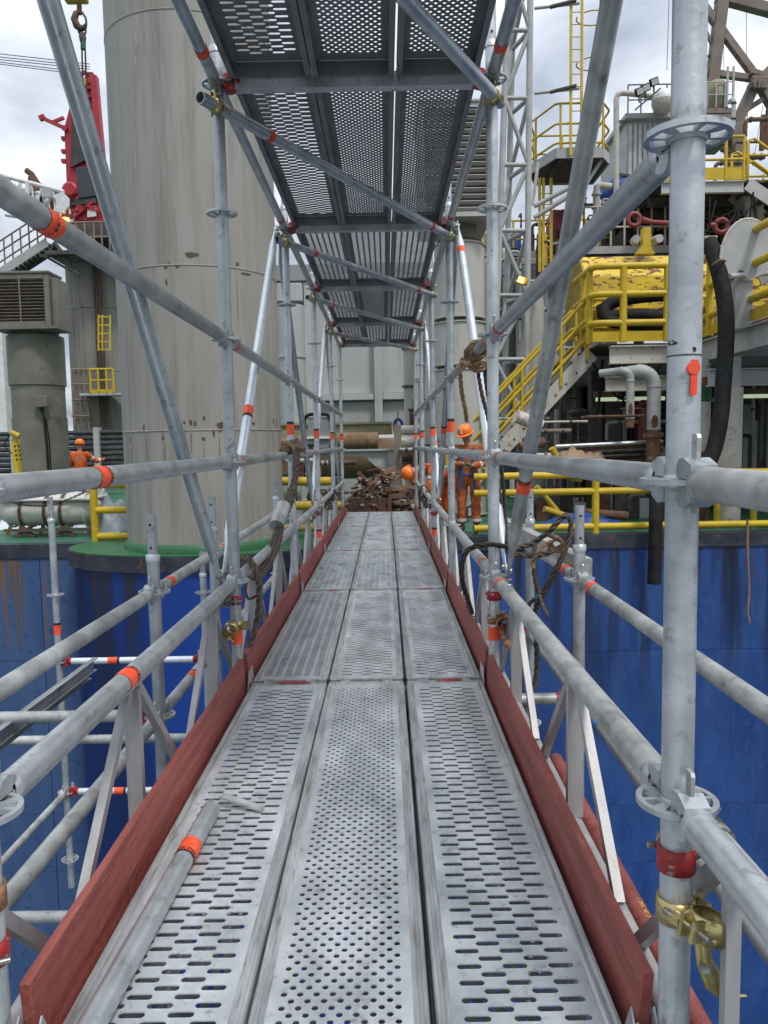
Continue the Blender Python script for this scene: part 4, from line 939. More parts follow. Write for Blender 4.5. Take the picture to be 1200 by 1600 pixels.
# hook on stair: small items under left rail: yellow end pipes
for i, (pa, pb, py, yy, rr2) in enumerate(((420, 514, 752, 13.4, .075), (424, 530, 790, 12.8, .075), (440, 560, 825, 12.7, .06))):
    a = at(pa, py, yy); b = at(pb, py, yy)
    t = tag(MB().loft([a, b, b+V((.05, 0, 0)), b+V((.075, 0, 0))], [rr2, rr2, rr2*.85, rr2*.3], 16).build('yellow_pipe', 'yellow_dirty'), f'{["upper", "middle", "lower"][i]} yellow rail end seen between the left uprights and the leg', 'rail', 'yellow rail ends left of the scrap heap')
for i, (x0, y0, x1, y1) in enumerate(((425, 700, 436, 745), (462, 715, 474, 752), (436, 712, 460, 742), (478, 705, 500, 745), (520, 745, 534, 790))):
    yy = 14.6; a = at(x0, y1, yy); b = at(x1, y0, yy)
    tag(MB().span((a.x, yy, a.z), (b.x, yy+.3, b.z)).build('machine_part', ['rust', 'rust_dark', 'rust_tank', 'rust', 'dark_steel'][i], bevel=.02), f'{["narrow rusty", "dark rusted", "tan coloured", "wide rusty", "dark steel"][i]} machinery block behind the left uprights', 'machine part', 'machinery blocks behind the left uprights')
t = thing('electric_box', 'small pale electrical cabinet with dark panes low behind the left uprights', 'cabinet', at(455, 800, 13.6))
MB().span(tuple(at(444, 812, 13.6)), tuple(at(470, 758, 13.6)+V((0, .25, 0)))).build('body', 'grey_steel', t, bevel=.01)
for py in (767, 783): MB().span(tuple(at(450, py+6, 13.57)), tuple(at(464, py-6, 13.57)+V((0, .01, 0)))).build('pane', 'glass_dark', t)

# ---- heap of rusty bars
t0 = None; rr = random.Random(11)
def bar(i, c, d, L, w_, endbright, lab):
    d = V(d).normalized(); a = V(c)-d*L/2; b = V(c)+d*L/2
    t = thing('scrap_bar', lab, 'steel bar', a, 'rusty square bars in the scrap heap'); roll = V((rr.uniform(-.5, .5), rr.uniform(-.3, .3), 1))
    x = (b-a).normalized(); y = roll.cross(x).normalized(); z = x.cross(y); q = Matrix((x, y, z)).transposed()
    MB().box((a+b)/2, (L, w_, w_*rr.uniform(.4, 1)), q).build('bar', rr.choice(['rust', 'rust', 'rust_dark', 'derrick_brown', 'galv_old']), t, bevel=.005)
    if endbright: MB().box(a-x*.003, (.006, w_*.80, w_*.36), q).build('cut_end', 'bar_end', t)
    return t
YC = 12.9
for i in range(150):
    u = rr.random(); px = 540+u*118; base = 800-(38+30*math.sin(PI*min(1, u*1.15)))*rr.random()**.8
    if px > 615: base = 800-40*rr.random()
    Yb = 12.55+ .9*rr.random(); p = at(px, base, Yb)
    an = rr.uniform(-.9, .9); d = V((math.sin(an)*.9, math.cos(an), rr.uniform(-.25, .3)))
    bar(i, p, d, rr.uniform(.14, .42), rr.uniform(.035, .075), rr.random() < .6, 'short rusty square bar in the scrap heap at the end of the walkway')
for i, (x0, y0, x1, y1, w_) in enumerate(((600, 765, 645, 761, .09), (606, 776, 648, 772, .09), (610, 787, 655, 783, .09), (590, 796, 640, 792, .08), (598, 802, 652, 790, .05), (575, 770, 598, 742, .10), (592, 762, 632, 742, .06), (560, 738, 585, 768, .08))):
    a = at(x0, y0, 12.6+.02*i); b = at(x1, y1, 12.8)
    t = thing('rusty_beam', f'long rusty beam lying in the scrap heap, {["topmost of the flat ones", "second of the flat ones", "third of the flat ones", "lowest and darkest flat one", "thin one slanting to the right worker", "steep one pointing up", "slim one pointing right", "one slanting down to the right"][i]}', 'steel beam', a, 'longer rusty beams in the heap')
    MB().beam(a, b, w_, w_*.9).build('beam', 'rust' if i % 2 else 'rust_tank', t, bevel=.008)
for i in range(9):
    px = 548+i*7.5; p = at(px, 778, 12.52); q = at(px+rr.uniform(-2, 2), 812, 12.52)
    t = thing('upright_plate', 'dark rusty plate standing on edge below the heap', 'steel plate', q, 'rusty plates standing on edge below the heap')
    MB().beam(q, p, .05, .07).build('plate', 'rust_dark', t, bevel=.005)
tag(MB().span((at(543, 800, 12.5).x, 12.75, DZ), (at(668, 800, 12.5).x, 13.6, DZ+.42)).build('scrap_bin', 'rust_dark', bevel=.03), 'low dark rusty bin holding the scrap heap', 'bin')

# ---- right of centre: pale exhaust stack with louvre box
Y = 15.5; c = at(718, 560, Y); rad = (at(757, 480, Y).x-at(679, 480, Y).x)/2; rad *= 1.03; cx = (at(757, 480, Y+rad).x+at(679, 480, Y+rad).x)/2
t = thing('exhaust_stack', 'pale grey cylindrical vent stack with louvred box right of the walkway', 'vent stack', (cx, Y+rad, DZ))
zt_ = at(718, 372, Y).z; zs_ = [DZ]+[at(718, py, Y).z for py in (572, 497)]+[zt_]
for a, b in zip(zs_, zs_[1:]):
    MB().lathe((cx, Y+rad, 0), [(rad, a+.03), (rad, b-.03)], 56).build('section', 'duct_light', t)
    for zq in (a+.035, b-.06): MB().lathe((cx, Y+rad, 0), [(rad+.03, zq), (rad+.03, zq+.025)], 56).build('flange', 'duct_light', t)
    MB().lathe((cx, Y+rad, 0), [(rad-.04, b-.04), (rad-.04, b+.04)], 40).build('gasket', 'dark_steel', t)
MB().lathe((cx, Y+rad, 0), [(rad-.02, zt_-.03), (rad-.16, zt_+.12), (rad-.16, zt_+.34)], 56).build('neck', 'duct_paint', t)
zb = zt_+.34; bx0 = at(700, 300, Y).x-.55; bx1 = at(766, 300, Y).x+.02
louver_box(t, bx0, bx1, Y-.25, Y+1.6, zb, at(740, 168, Y).z, 'duct_light', 16, .09, 'duct_light', mullion=False)
flat_word('NO SMOKING', .20, (at(676, 687, Y).x, Y+rad-math.sqrt(rad**2-(at(676, 687, Y).x-cx)**2)-.012, at(676, 687, Y).z), (1, 0, 0), (0, 0, 1), 'letter_black', 'lettering', t) if False else None
for ch, px, py in (('O', 666, 688), ('G', 687, 688), ('N', 665, 698), ('F', 686, 697)):
    p = at(px, py, Y); dx = (p.x-cx)/rad; dx = max(-.97, min(.97, dx)); yy = Y+rad-math.sqrt(1-dx*dx)*rad-.006
    flat_word(ch, .14 if py < 690 else .1, (cx+dx*rad, yy, p.z), (1, -dx/math.sqrt(1-dx*dx)*-1 if False else dx/math.sqrt(1-dx*dx), 0), (0, 0, 1), 'letter_black', 'lettering', t)

# ---- lattice mast and platform with caged ladder
def mast(name, label, Yf, pts_l, pts_r, depth, r, mat, nb):
    a0, a1 = at(*pts_l[0], Yf), at(*pts_l[1], Yf); b0, b1 = at(*pts_r[0], Yf), at(*pts_r[1], Yf)
    t = thing(name, label, 'lattice mast', a0)
    c0 = (a0+b0)/2+V((.0, depth, 0)); c1 = (a1+b1)/2+V((0, depth, 0))
    for p, q in ((a0, a1), (b0, b1), (c0, c1)): MB().tube(p, q, r, 12).build('chord', mat, t)
    for i in range(nb):
        u, v, wmid = i/nb, (i+1)/nb, (i+.5)/nb
        A, A2, B, B2, C, C2, Cm = a0.lerp(a1, u), a0.lerp(a1, v), b0.lerp(b1, u), b0.lerp(b1, v), c0.lerp(c1, u), c0.lerp(c1, v), c0.lerp(c1, wmid)
        for p, q in ((A, B), (A, B2) if i % 2 else (B, A2), (B, C), (A, C2) if i % 2 else (C, B2)): MB().tube(p, q, r*.72, 8).build('lacing', mat, t)
    return t
mast('crane_mast', 'tall pale lattice mast of round tubes right of the walkway', 19., [(770, 660), (796, -60)], [(822, 660), (829, -60)], .9, .075, 'mast_paint', 7)
Y = 20.; pa, pb, pc = at(782, 650, Y), at(880, 330, Y), at(0, 0, Y)
t = thing('mast_strut', 'pair of pale diagonal struts running up right behind the mast', 'strut', at(838, 340, Y))
MB().tube(at(835, 322, Y), at(905, 285, Y), .06, 10).build('tube', 'mast_paint', t); MB().tube(at(835, 340, Y), at(905, 296, Y), .06, 10).build('tube', 'mast_paint', t)
Y = 21.; z = at(890, 250, Y).z; xa, xb = at(838, 262, Y).x, at(955, 250, Y).x
t = thing('mast_platform', 'small grey mast platform with dark underside', 'platform', (xa, Y, z))
poly = [(xa, Y+.9), (xa+.45, Y-.3), (xb-.3, Y-.3), (xb, Y+.2), (xb, Y+1.8), (xa+.3, Y+1.8)]
MB().prism(poly, z, z+.05, 2).build('deck', 'dark_steel', t)
for p, q in zip(poly, poly[1:]+poly[:1]): MB().beam((*p, z+.07), (*q, z+.07), .03, .26).build('edge_beam', 'grey_steel', t)
for q in (.3, .7): MB().beam((xa+(xb-xa)*q, Y-.25, z-.05), (xa+(xb-xa)*q, Y+1.7, z-.05), .05, .1).build('joist', 'dark_steel', t)
MB().beam((xa+.05, Y, z-.05), at(832, 320, Y), .05, .08).build('strut', 'grey_steel', t); MB().beam((xb-.25, Y-.1, z-.02), at(905, 305, Y), .05, .08).build('strut', 'grey_steel', t)
rail_run('platform_rail', 'yellow guard rail round the small mast platform', [(p[0], p[1], z+.2) for p in poly[4:]+poly[:5]], (.12, .6, 1.1), .028, 'yellow', (0, .12, .25, .4, .55, .7, .85, 1))
Y = 20.6; lx0, lx1 = at(894, 200, Y).x, at(906, 200, Y).x; z0, z1 = at(900, 243, Y).z, at(900, -60, Y).z
t = thing('caged_ladder', 'tall yellow caged ladder climbing from the mast platform into the sky', 'ladder', (lx0, Y, z0))
for x in (lx0-.04, lx1+.04): MB().span((x-.03, Y-.03, z0), (x+.03, Y+.03, z1)).build('stile', 'yellow', t)
k = int((z1-z0)/.3)
for i in range(k): MB().tube((lx0-.02, Y, z0+.2+i*.3), (lx1+.02, Y, z0+.2+i*.3), .014, 6).build('rung', 'yellow', t)
cxl = (lx0+lx1)/2+.45; hoops = [z0+2.2+1.1*i for i in range(6)]
for h in hoops:
    if h < z1: MB().loft([(cxl+.42*math.cos(a)-.05, Y+.36*math.sin(a)-.1, h) for a in [PI*1.05-2*PI*.9*i/18 for i in range(19)]], .018, 6).build('hoop', 'yellow', t)
for q in range(5):
    a = -.9+q*.45; MB().span((cxl+.41*math.cos(a)-.075, Y+.36*math.sin(a)-.12, z0+2.2), (cxl+.41*math.cos(a)-.025, Y+.36*math.sin(a)-.09, z1)).build('cage_strap', 'yellow', t)
for py in (5, 138):
    a, b = at(835, py+8, Y), at(905, py, Y); MB().tube(a, b, .04, 8).build('stay', 'mast_paint', t); MB().beam(at(860, py+6, Y-.05), at(900, py-4, Y-.05), .12, .05).build('bracket', 'dark_steel', t)
Y = 21.5; lx0, lx1 = at(843, 350, Y).x, at(861, 350, Y).x; z0, z1 = at(850, 425, Y).z, at(850, 278, Y).z
t = thing('lower_ladder', 'yellow ladder hanging below the mast platform behind the mast', 'ladder', (lx0, Y, z0))
for x in (lx0, (lx0+lx1)/2-.05, lx1): MB().span((x-.035, Y-.03, z0), (x+.035, Y+.03, z1)).build('stile', 'yellow', t)
for i in range(int((z1-z0)/.28)): MB().tube((lx0, Y, z0+.1+i*.28), (lx1, Y, z0+.1+i*.28), .014, 6).build('rung', 'yellow', t)

# ---- amber lamp on the mast
p = at(815, 438, 18.6)
t = thing('amber_lamp', 'small lit amber work lamp fixed to the pale mast', 'lamp', p)
MB().box(p+V((.04, .05, 0)), (.25, .12, .17), Matrix.Rotation(.3, 3, 'Y')).build('housing', 'yellow_dirty', t, bevel=.03)
MB().box(p+V((-.02, -.04, 0)), (.14, .05, .12), Matrix.Rotation(.3, 3, 'Y')).build('lens', 'amber', t, bevel=.01)

# ---- catwalks behind the mast
Y = 24.; z = at(850, 400, Y).z; xa, xb = at(757, 400, Y).x, at(960, 400, Y).x
t = thing('catwalk', 'grey pipe rack walkway running behind the mast', 'catwalk', (xa, Y, z))
MB().span((xa, Y, z-.18), (xb, Y+1.6, z+.02)).build('floor', 'dark_steel', t); MB().span((xa, Y-.06, z-.16), (xb, Y-.001, z+.14)).build('edge_beam', 'grey_steel', t)
MB().tube((xa, Y-.3, z-.3), (xb, Y-.3, z-.3), .17, 16).build('pipe', 'grey_steel', t)
for q in range(5): x = xa+(xb-xa)*(q+.5)/5; MB().span((x-.1, Y+.3, DZ), (x+.1, Y+.5, z-.19)).build('leg', 'grey_steel', t)
rail_run('catwalk_rail', 'thin yellow rail along the pipe rack walkway behind the mast', [(xa, Y, z), (xb, Y, z)], (.5, 1.05), .03, 'yellow_dirty', [i/9 for i in range(10)])
for i in range(9):
    x = xa+.25+i*.42
    t = thing('blue_drum', 'dark blue barrel standing on the walkway behind the mast', 'barrel', (x, Y+.9, z), 'blue barrels on the walkway')
    MB().lathe((x, Y+.9, z), [(.17, .02), (.18, .3), (.175, .31), (.18, .33), (.18, .85), (.15, .9)], 18).build('body', 'blue_paint' if i % 3 else 'dark_steel', t)
t = thing('red_skip', 'raspberry red steel box with a dark slot behind the mast', 'container', at(866, 360, 23.))
a, b = at(864, 360, 22.8), at(893, 327, 22.8)
MB().span(a, b+V((0, 1, 0))).build('body', 'magenta_red', t, bevel=.02); MB().span((a.x+.15, 22.77, b.z-.18), (b.x-.1, 22.79, b.z-.1)).build('slot', 'dark_steel', t)
for q in range(3): MB().span((a.x+.02+q*.24, 22.74, a.z+.02), (a.x+.05+q*.24, 22.79, b.z)).build('rib', 'magenta_red', t)
for x in (a.x+.05, b.x-.05): MB().span((x-.04, 22.8, a.z-.6), (x+.04, 22.9, a.z-.01)).build('leg', 'dark_steel', t)
# wall panels under the catwalk
Y = 23.; t = thing('mud_house', 'grey panelled steel house under the pipe rack right of the stack', 'building', (xa, Y, DZ))
for i in range(8):
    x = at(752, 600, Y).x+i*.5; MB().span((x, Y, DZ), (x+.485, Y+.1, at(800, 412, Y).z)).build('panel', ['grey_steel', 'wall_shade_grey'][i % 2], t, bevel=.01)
for i in range(5):
    x = at(760, 600, Y).x+i*.83; MB().span((x, Y-.25, DZ), (x+.1, Y-.005, at(800, 412, Y).z)).build('stiffener', 'grey_steel', t)
t = thing('grey_duct', 'fat grey ventilation pipe with flanges standing under the mast', 'duct', (at(800, 600, 21.).x, 21., DZ))
MB().tube((at(836, 600, 21.).x, 21., DZ), (at(836, 600, 21.).x, 21., at(836, 460, 21.).z), .24, 24).build('pipe', 'duct_light', t)
MB().tube((at(768, 600, 21.).x, 21., DZ), (at(768, 600, 21.).x, 21., at(768, 430, 21.).z), .18, 24).build('pipe', 'duct_light', t)

# ---- big yellow platform at the right
PY = 15.; PZ = at(940, 535, PY).z; xL = at(925, 520, PY).x; xC = 6.02
t = thing('work_platform', 'raised steel work platform with pale edge beams at the right', 'platform', (xL, PY, PZ))
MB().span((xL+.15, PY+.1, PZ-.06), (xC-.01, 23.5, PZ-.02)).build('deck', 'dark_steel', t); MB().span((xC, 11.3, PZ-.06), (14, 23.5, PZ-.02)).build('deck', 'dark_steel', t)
def ibeam(mb, a, b, h, w_, tk=.02):
    a, b = V(a), V(b); mb.beam(a, b, tk, h); 
    for s_ in (1, -1): mb.beam(a+V((0, 0, s_*(h/2+tk/2+.0005))), b+V((0, 0, s_*(h/2+tk/2+.0005))), w_, tk)
    return mb
ibeam(MB(), (xL+.35, PY+.05, PZ-.24), (xC-.02, PY+.05, PZ-.24), .30, .2).build('front_beam', 'cream_steel', t)
ibeam(MB(), (xC+.02, PY, PZ-.26), (xC+.02, 11.3, PZ-.26), .34, .2).build('side_beam', 'grey_steel', t)
for y in (16.6, 18.2, 19.8, 21.4): ibeam(MB(), (xL+.3, y, PZ-.25), (13.5, y, PZ-.25), .26, .16).build('joist', 'grey_steel', t)
ibeam(MB(), (xC+.1, 13.4, PZ-.30), (14, 13.4, PZ-.30), .3, .18).build('joist', 'grey_steel', t)
p = at(1140, 700, 13.2); MB().tube((p.x, 13.2, DZ-.06), (p.x, 13.2, at(1140, 606, 13.2).z), .195, 24).build('column', 'cream_steel', t)
MB().span((p.x-.12, 13.1, at(1140, 606, 13.2).z), (p.x+.12, 13.3, PZ-.5)).build('column_head', 'grey_steel', t)
a, b = at(1106, 604, 13.3), at(1106, 577, 13.3); ibeam(MB(), (a.x, 13.3, (a.z+b.z)/2), (14, 13.3, (a.z+b.z)/2), abs(b.z-a.z)*.86, .2).build('cross_beam', 'grey_steel', t)
a = at(1090, 575, 13.4); 
for px, w_ in ((930, .22), (956, .34)):
    p = at(px, 700, 16.4); ibeam(MB(), (p.x, 16.4, DZ), (p.x, 16.4, PZ-.4), w_*.8, .2) ; MB().span((p.x-w_/2, 16.3, DZ), (p.x+w_/2, 16.6, PZ-.42)).build('dark_column', 'dark_steel', t)
rail_run('platform_rail', 'stout yellow tube rail on the front of the raised work platform', [(xL+.02, 16.4, PZ), (xL+.02, PY, PZ), (xC, PY, PZ), (xC, 11.4, PZ)], (.36, .90, 1.42), .063, 'yellow', (.09, .165, .285, .405, .58, .76, .93), toe=.19, bend=.22)
rail_run('rear_rail', 'yellow tube rail on the far side of the raised work platform', [(xL+.4, 16.9, PZ), (13, 16.9, PZ)], (.55, 1.15), .05, 'yellow', (.0, .3, .6, 1))
# inner part of platform rail near drum: grey post
t = thing('hose_sheave', 'pale grey half-round plate with a notch for the black hose at the right edge', 'guide plate', at(1160, 455, 12.6))
c = at(1166, 405, 12.6)
def sheave(c, s, name='plate'):
    out = []
    for i in range(25):
        a = PI*1.12 - i*PI*1.12/24+0.1; out.append((c.x+.50*s*math.cos(a)*.86+.02, c.z+.62*s*math.sin(a)))
    out += [(c.x+.32*s, c.z-.22*s), (c.x+.02*s, c.z-.34*s), (c.x-.03*s, c.z-.2*s), (c.x-.10*s, c.z-.16*s), (c.x-.17*s, c.z-.22*s), (c.x-.19*s, c.z-.40*s), (c.x-.44*s, c.z-.62*s)]
    return out
MB().prism(sheave(c, 1.0), 12.58, 12.61, 1).build('plate', 'grey_steel', t)
rim = sheave(c, 1.0)[:25]; MB().loft([(x, 12.595, z) for x, z in rim], .022, 8).build('rim', 'cream_steel', t)
c2 = V((c.x+.42, 13.0, c.z-.02)); MB().prism(sheave(c2, .95), 12.98, 13.01, 1).build('plate', 'grey_steel', t)
p = at(1158, 470, 12.8); MB().span((p.x-.14, 12.7, PZ-.1), (p.x+.14, 12.9, at(1158, 440, 12.8).z)).build('bracket', 'grey_steel', t)
MB().tube(at(1140, 432, 12.5), at(1215, 425, 12.9), .045, 10).build('axle', 'grey_steel', t)
cable('fat_black_hose', 'thick black rubber hose hanging over the guide plate at the right', 'hose', Wp([(1108, 378, 12.9), (1116, 400, 12.75), (1127, 440, 12.6), (1134, 490, 12.5), (1134, 540, 12.45), (1130, 600, 12.4), (1126, 650, 12.35), (1116, 700, 12.3), (1098, 745, 12.25), (1088, 790, 12.3)]), .125, 'rubber', n=20)
t = cable('fat_black_hose', 'black hose end hanging over the blue hull beside the near right upright', 'hose', Wp([(1050, 700, 12.6), (1028, 740, 12.3), (1025, 800, 12.05), (1024, 850, 12.0), (1022, 912, 12.0)]), .105, 'rubber', n=20)
cable('hose_band', 'pale rope lashing round the fat black hose', 'rope', Wp([(1113, 414, 12.5), (1120, 409, 12.45), (1128, 406, 12.45), (1134, 408, 12.6)]), .016, 'rope', 3)
for j, pl in enumerate(([(1080, 462, 16), (1020, 462, 16), (965, 470, 16.1), (945, 482, 16.1), (950, 495, 16), (1000, 492, 15.9), (1090, 500, 15.9)], [(1090, 448, 16.2), (1040, 458, 16.1), (985, 462, 16.1)], [(940, 478, 15.9), (948, 500, 15.8), (990, 507, 15.8), (1080, 512, 15.8)])):
    cable('coiled_hose', f'{["longest", "upper", "lower"][j]} loop of black hose lying behind the yellow platform rail', 'hose', Wp(pl), (.13, .10, .12)[j], 'rubber', n=14, group='black hoses on the platform')
# yellow tank
TY = 18.; a = at(908, 470, TY); zc_ = at(940, 462, TY).z; rr_ = at(940, 398, TY).z-zc_
t = thing('yellow_tank', 'big flaking yellow tank with rust patches behind the platform rail', 'tank', (a.x, TY, zc_))
oct_ = [(TY+.55+rr_*1.08*math.cos(PI/8+i*PI/4), zc_+rr_*1.08*math.sin(PI/8+i*PI/4)) for i in range(8)]
MB().prism(oct_, a.x+.01, 13.5, 0).build('shell', 'yellow_rust', t, bevel=.03)
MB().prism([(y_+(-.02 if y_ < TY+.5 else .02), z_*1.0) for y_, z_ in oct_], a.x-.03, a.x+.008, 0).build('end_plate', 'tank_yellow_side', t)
for i, px in enumerate((1010,)):
    p = at(px, 396, TY-.2); 
    t2 = thing('lifting_bracket', 'yellow bracket with grey clamps on top of the flaking yellow tank', 'bracket', p)
    MB().prism([(p.x-.22, p.z), (p.x+.20, p.z), (p.x+.10, p.z+.2), (p.x+.09, p.z+.58), (p.x-.07, p.z+.58), (p.x-.08, p.z+.2)], TY-.2, TY+.0, 1).build('web', 'yellow', t2)
    for s_ in (-1, 1): MB().loft([p+V((s_*.26, -.1, .30)), p+V((s_*.22, .2, .32))], .09, 12).build('clamp', 'grey_steel', t2)
# orange-brown vessel glimpsed under the tank
tag(MB().loft([(at(1100, 470, 16.9).x, 16.9, PZ+.55), (13, 16.9, PZ+.55)], .38, 24).build('brown_vessel', 'rust_tank'), 'orange brown pressure vessel behind the hose at the right', 'vessel')

# ---- stairs
SY = 15.6; top = at(925, 552, SY); bot = V((top.x-(top.z-DZ)*.96, SY, DZ)); dirn = (top-bot)
t = thing('steel_stair', 'cream steel stair rising right to the yellow platform', 'stair', bot)
for yy in (SY, SY+.9):
    MB().beam(bot+V((0, yy-SY, 0)), top+V((0, yy-SY, 0)), .03, .30).build('stringer', 'cream_steel', t)
ns = 15
for i in range(ns):
    p = bot.lerp(top, (i+.5)/ns); MB().span((p.x-.13, SY+.02, p.z-.015), (p.x+.13, SY+.88, p.z+.015)).build('tread', 'dark_steel', t)
    MB().lathe((p.x, SY-.016, p.z-.06), [(.022, -.012), (.022, .0)], 8, ax=1).build('bolt', 'rust_dark', t)
for yy, w_ in ((SY-.03, 'near'), (SY+.93, 'far')):
    h = thing('stair_rail', f'yellow stair handrail on the {w_} side of the cream stair', 'handrail', (bot.x, yy, DZ), 'stair handrails')
    for q in (.42, .8, 1.18):
        a = V((bot.x, yy, bot.z+q)); b = V((top.x-.35, yy, top.z+q-.35/.96)); end = V((top.x-.05, yy, top.z+q-.35/.96+.22))
        MB().loft([a, b, b.lerp(end, .5)+V((0, 0, .04)), end+V((0, 0, -.02))], .034, 10).build('rail', 'yellow', h)
    for f in (.06, .3, .55, .8, .97):
        p = bot.lerp(top, f); MB().tube((p.x, yy, p.z), (p.x, yy, p.z+1.2), .034, 10).build('post', 'yellow', h)

# ---- machinery space below the platform
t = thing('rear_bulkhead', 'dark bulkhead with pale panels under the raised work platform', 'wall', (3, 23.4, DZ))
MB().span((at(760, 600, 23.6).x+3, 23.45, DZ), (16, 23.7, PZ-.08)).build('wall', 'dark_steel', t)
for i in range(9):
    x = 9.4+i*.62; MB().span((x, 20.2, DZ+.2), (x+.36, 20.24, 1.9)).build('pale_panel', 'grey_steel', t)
for i, (px, rr2, mat_, y0p) in enumerate(((985, .075, 'mast_paint', 575), (1022, .125, 'mast_paint', 572))):
    Y = 14.6; x = at(px, 600, Y).x; zt_ = at(px, y0p+rr2*60, Y).z
    t = thing('elbow_pipe', f'{["slim", "fat"][i]} pale elbow pipe with a rusty lower end under the platform', 'pipe', (x, Y, DZ), 'elbow pipes under the platform')
    zr = at(px, (655, 672)[i], Y).z; ze = at(px, (668, 755)[i], Y).z
    R_ = rr2*2.2; pts = [V((x-.5+.0, Y+.25, zt_-.02)), V((x-R_, Y+.03, zt_))]+[V((x-R_+R_*math.sin(a), Y, zt_-R_+R_*math.cos(a))) for a in [PI/2*j/7 for j in range(8)]]+[V((x, Y, zr))]
    MB().loft(pts, rr2, 20).build('bend', mat_, t); MB().tube((x, Y, zr-.002), (x, Y, ze), rr2*1.02, 20).build('rusty_end', 'rust', t)
    for q in pts[1:2]+[V((x, Y, zt_-R_-.02)), V((x, Y, zr+.02))]:
        MB().lathe((q.x, q.y, q.z), [(rr2+.012, -.012), (rr2+.012, .012)], 20, ax=0 if q is pts[1] else 2).build('weld_ring', mat_, t)
    if i == 1:
        MB().lathe((x, Y, at(px, 680, Y).z), [(rr2+.06, -.04), (rr2+.06, .05)], 20).build('flange', 'rust', t)
    leaf = MB(); rr3 = random.Random(i+5)
    MB().add([(x-rr2*.2+rr2*.55*math.cos(a), Y-rr2*1.03, zr+.16+.14*math.sin(a)*rr3.uniform(.7, 1.1)) for a in [2*PI*j/10 for j in range(10)]], [tuple(range(10))]).build('rust_patch', 'rust_dark', t)
a, b = at(946, 612, 15.2), at(1040, 587, 15.2); t = thing('channel_beam', 'white grey channel beam behind the elbow pipes', 'beam', a); ibeam(MB(), (a.x, 15.2, (a.z+b.z)/2), (b.x+.4, 15.2, (a.z+b.z)/2), abs(b.z-a.z)*.85, .2).build('beam', 'cream_steel', t)
for i, (x0, x1, y) in enumerate(((930, 1042, 621), (1162, 1225, 616))):
    yy = 15.9; a, b = at(x0, y, yy), at(x1, y, yy)
    t = thing('strip_light', f'long greenish strip light under the platform, {"left of" if i == 0 else "right of"} the near upright', 'strip light', a, 'strip lights under the platform')
    MB().span((a.x, yy, a.z), (b.x, yy+.16, a.z+.12)).build('housing', 'rust_tank', t); MB().tube((a.x+.03, yy+.05, a.z-.04), (b.x-.03, yy+.05, a.z-.04), .04, 8).build('tube', 'tube_light', t)
p = at(1003, 720, 16.); tag(MB().tube((p.x, 16, DZ), (p.x, 16, at(1003, 625, 16.).z), .095, 14).build('red_post', 'oxide_red'), 'dark red post standing behind the pale elbow pipes', 'post')
Y = 14.2; p = at(1097, 600, Y)
t = thing('banded_pipe', 'pale vertical pipe with a green painted band right of the near upright', 'pipe', (p.x, Y, DZ))
for (ya, yb, m_) in ((836, 705, 'rust'), (705, 628, 'cream_steel'), (628, 603, 'rim_green'), (603, 590, 'rust'), (590, 575, 'mast_paint')):
    MB().tube((p.x, Y, at(1097, ya, Y).z+.002), (p.x, Y, at(1097, yb, Y).z), .155 if m_ != 'rim_green' else .158, 22).build('section', m_, t)
MB().loft([(p.x, Y, at(1097, 575, Y).z), (p.x-.03, Y, at(1097, 566, Y).z), (p.x-.12, Y+.1, at(1097, 560, Y).z)], [.155, .14, .06], 20).build('elbow', 'mast_paint', t)
# stack of dark planks
rr = random.Random(3); Y = 18.
a, b = at(872, 695, Y), at(980, 640, Y); t = thing('plank_stack', 'stack of dark grey boards stored under the platform left of the columns', 'timber stack', (a.x, Y, a.z))
k = 7; H = (b.z-a.z)/k
MB().span((a.x+.02, Y+.06, a.z), (b.x-.02, Y+1, b.z-.02)).build('core', 'dark_steel', t)
for i in range(k):
    x = a.x; 
    while x < b.x-.1:
        L = min(rr.uniform(.5, .9), b.x-x); MB().span((x+.006, Y+rr.uniform(-.03, .02), a.z+H*i+.006), (x+L-.006, Y+.3, a.z+H*(i+1)-.006)).build('board', 'plank_grey', t); x += L
for x in (a.x+.2, b.x-.4): MB().span((x, Y-.1, DZ), (x+.1, Y-.04, b.z+.1)).build('stake', 'derrick_brown', t)
Y = 14.9
for i in range(7):
    x0 = 868 + (i % 3)*14; a, b = at(x0, 698+i*4.2, Y+.1*i), at(1035, 690+i*4.2, Y+.1*i)
    tag(MB().tube((a.x, a.y, a.z), (b.x, a.y, b.z), .045, 10).build('stored_tube', ['pipe_silver', 'rust', 'galv_old', 'rust_dark'][i % 4]), f'{["silver", "rusty", "grey", "dark"][i % 4]} tube lying across the storage racks, {"upper" if i < 4 else "lower"} layer', 'tube', 'tubes lying on the racks')
for i, (x0, y0, x1, y1, r_, m_) in enumerate(((862, 700, 880, 735, .06, 'yellow_dirty'), (868, 740, 908, 748, .07, 'yellow_dirty'), (838, 760, 872, 800, .05, 'yellow_dirty'), (850, 795, 900, 812, .06, 'yellow_dirty'), (806, 650, 845, 665, .12, 'bar_end'), (812, 700, 850, 690, .09, 'rust'), (880, 745, 960, 742, .05, 'rust_dark'), (900, 800, 980, 806, .08, 'rust'), (1040, 745, 1110, 742, .07, 'rust_dark'), (790, 705, 830, 760, .04, 'rust'))):
    tag(MB().tube(at(x0, y0, 13.8), at(x1, y1, 13.9), r_, 12).build('loose_pipe', m_), f'{["upright bent", "capped", "leaning", "low lying", "shiny round", "short", "dark thin", "thick brown", "dark stubby", "thin slanting"][i]} piece of {"yellow" if "yellow" in m_ else "brown" if "rust" in m_ else "bronze"} pipe on the deck behind the right rail', 'pipe', 'loose pipes behind the right deck rail')
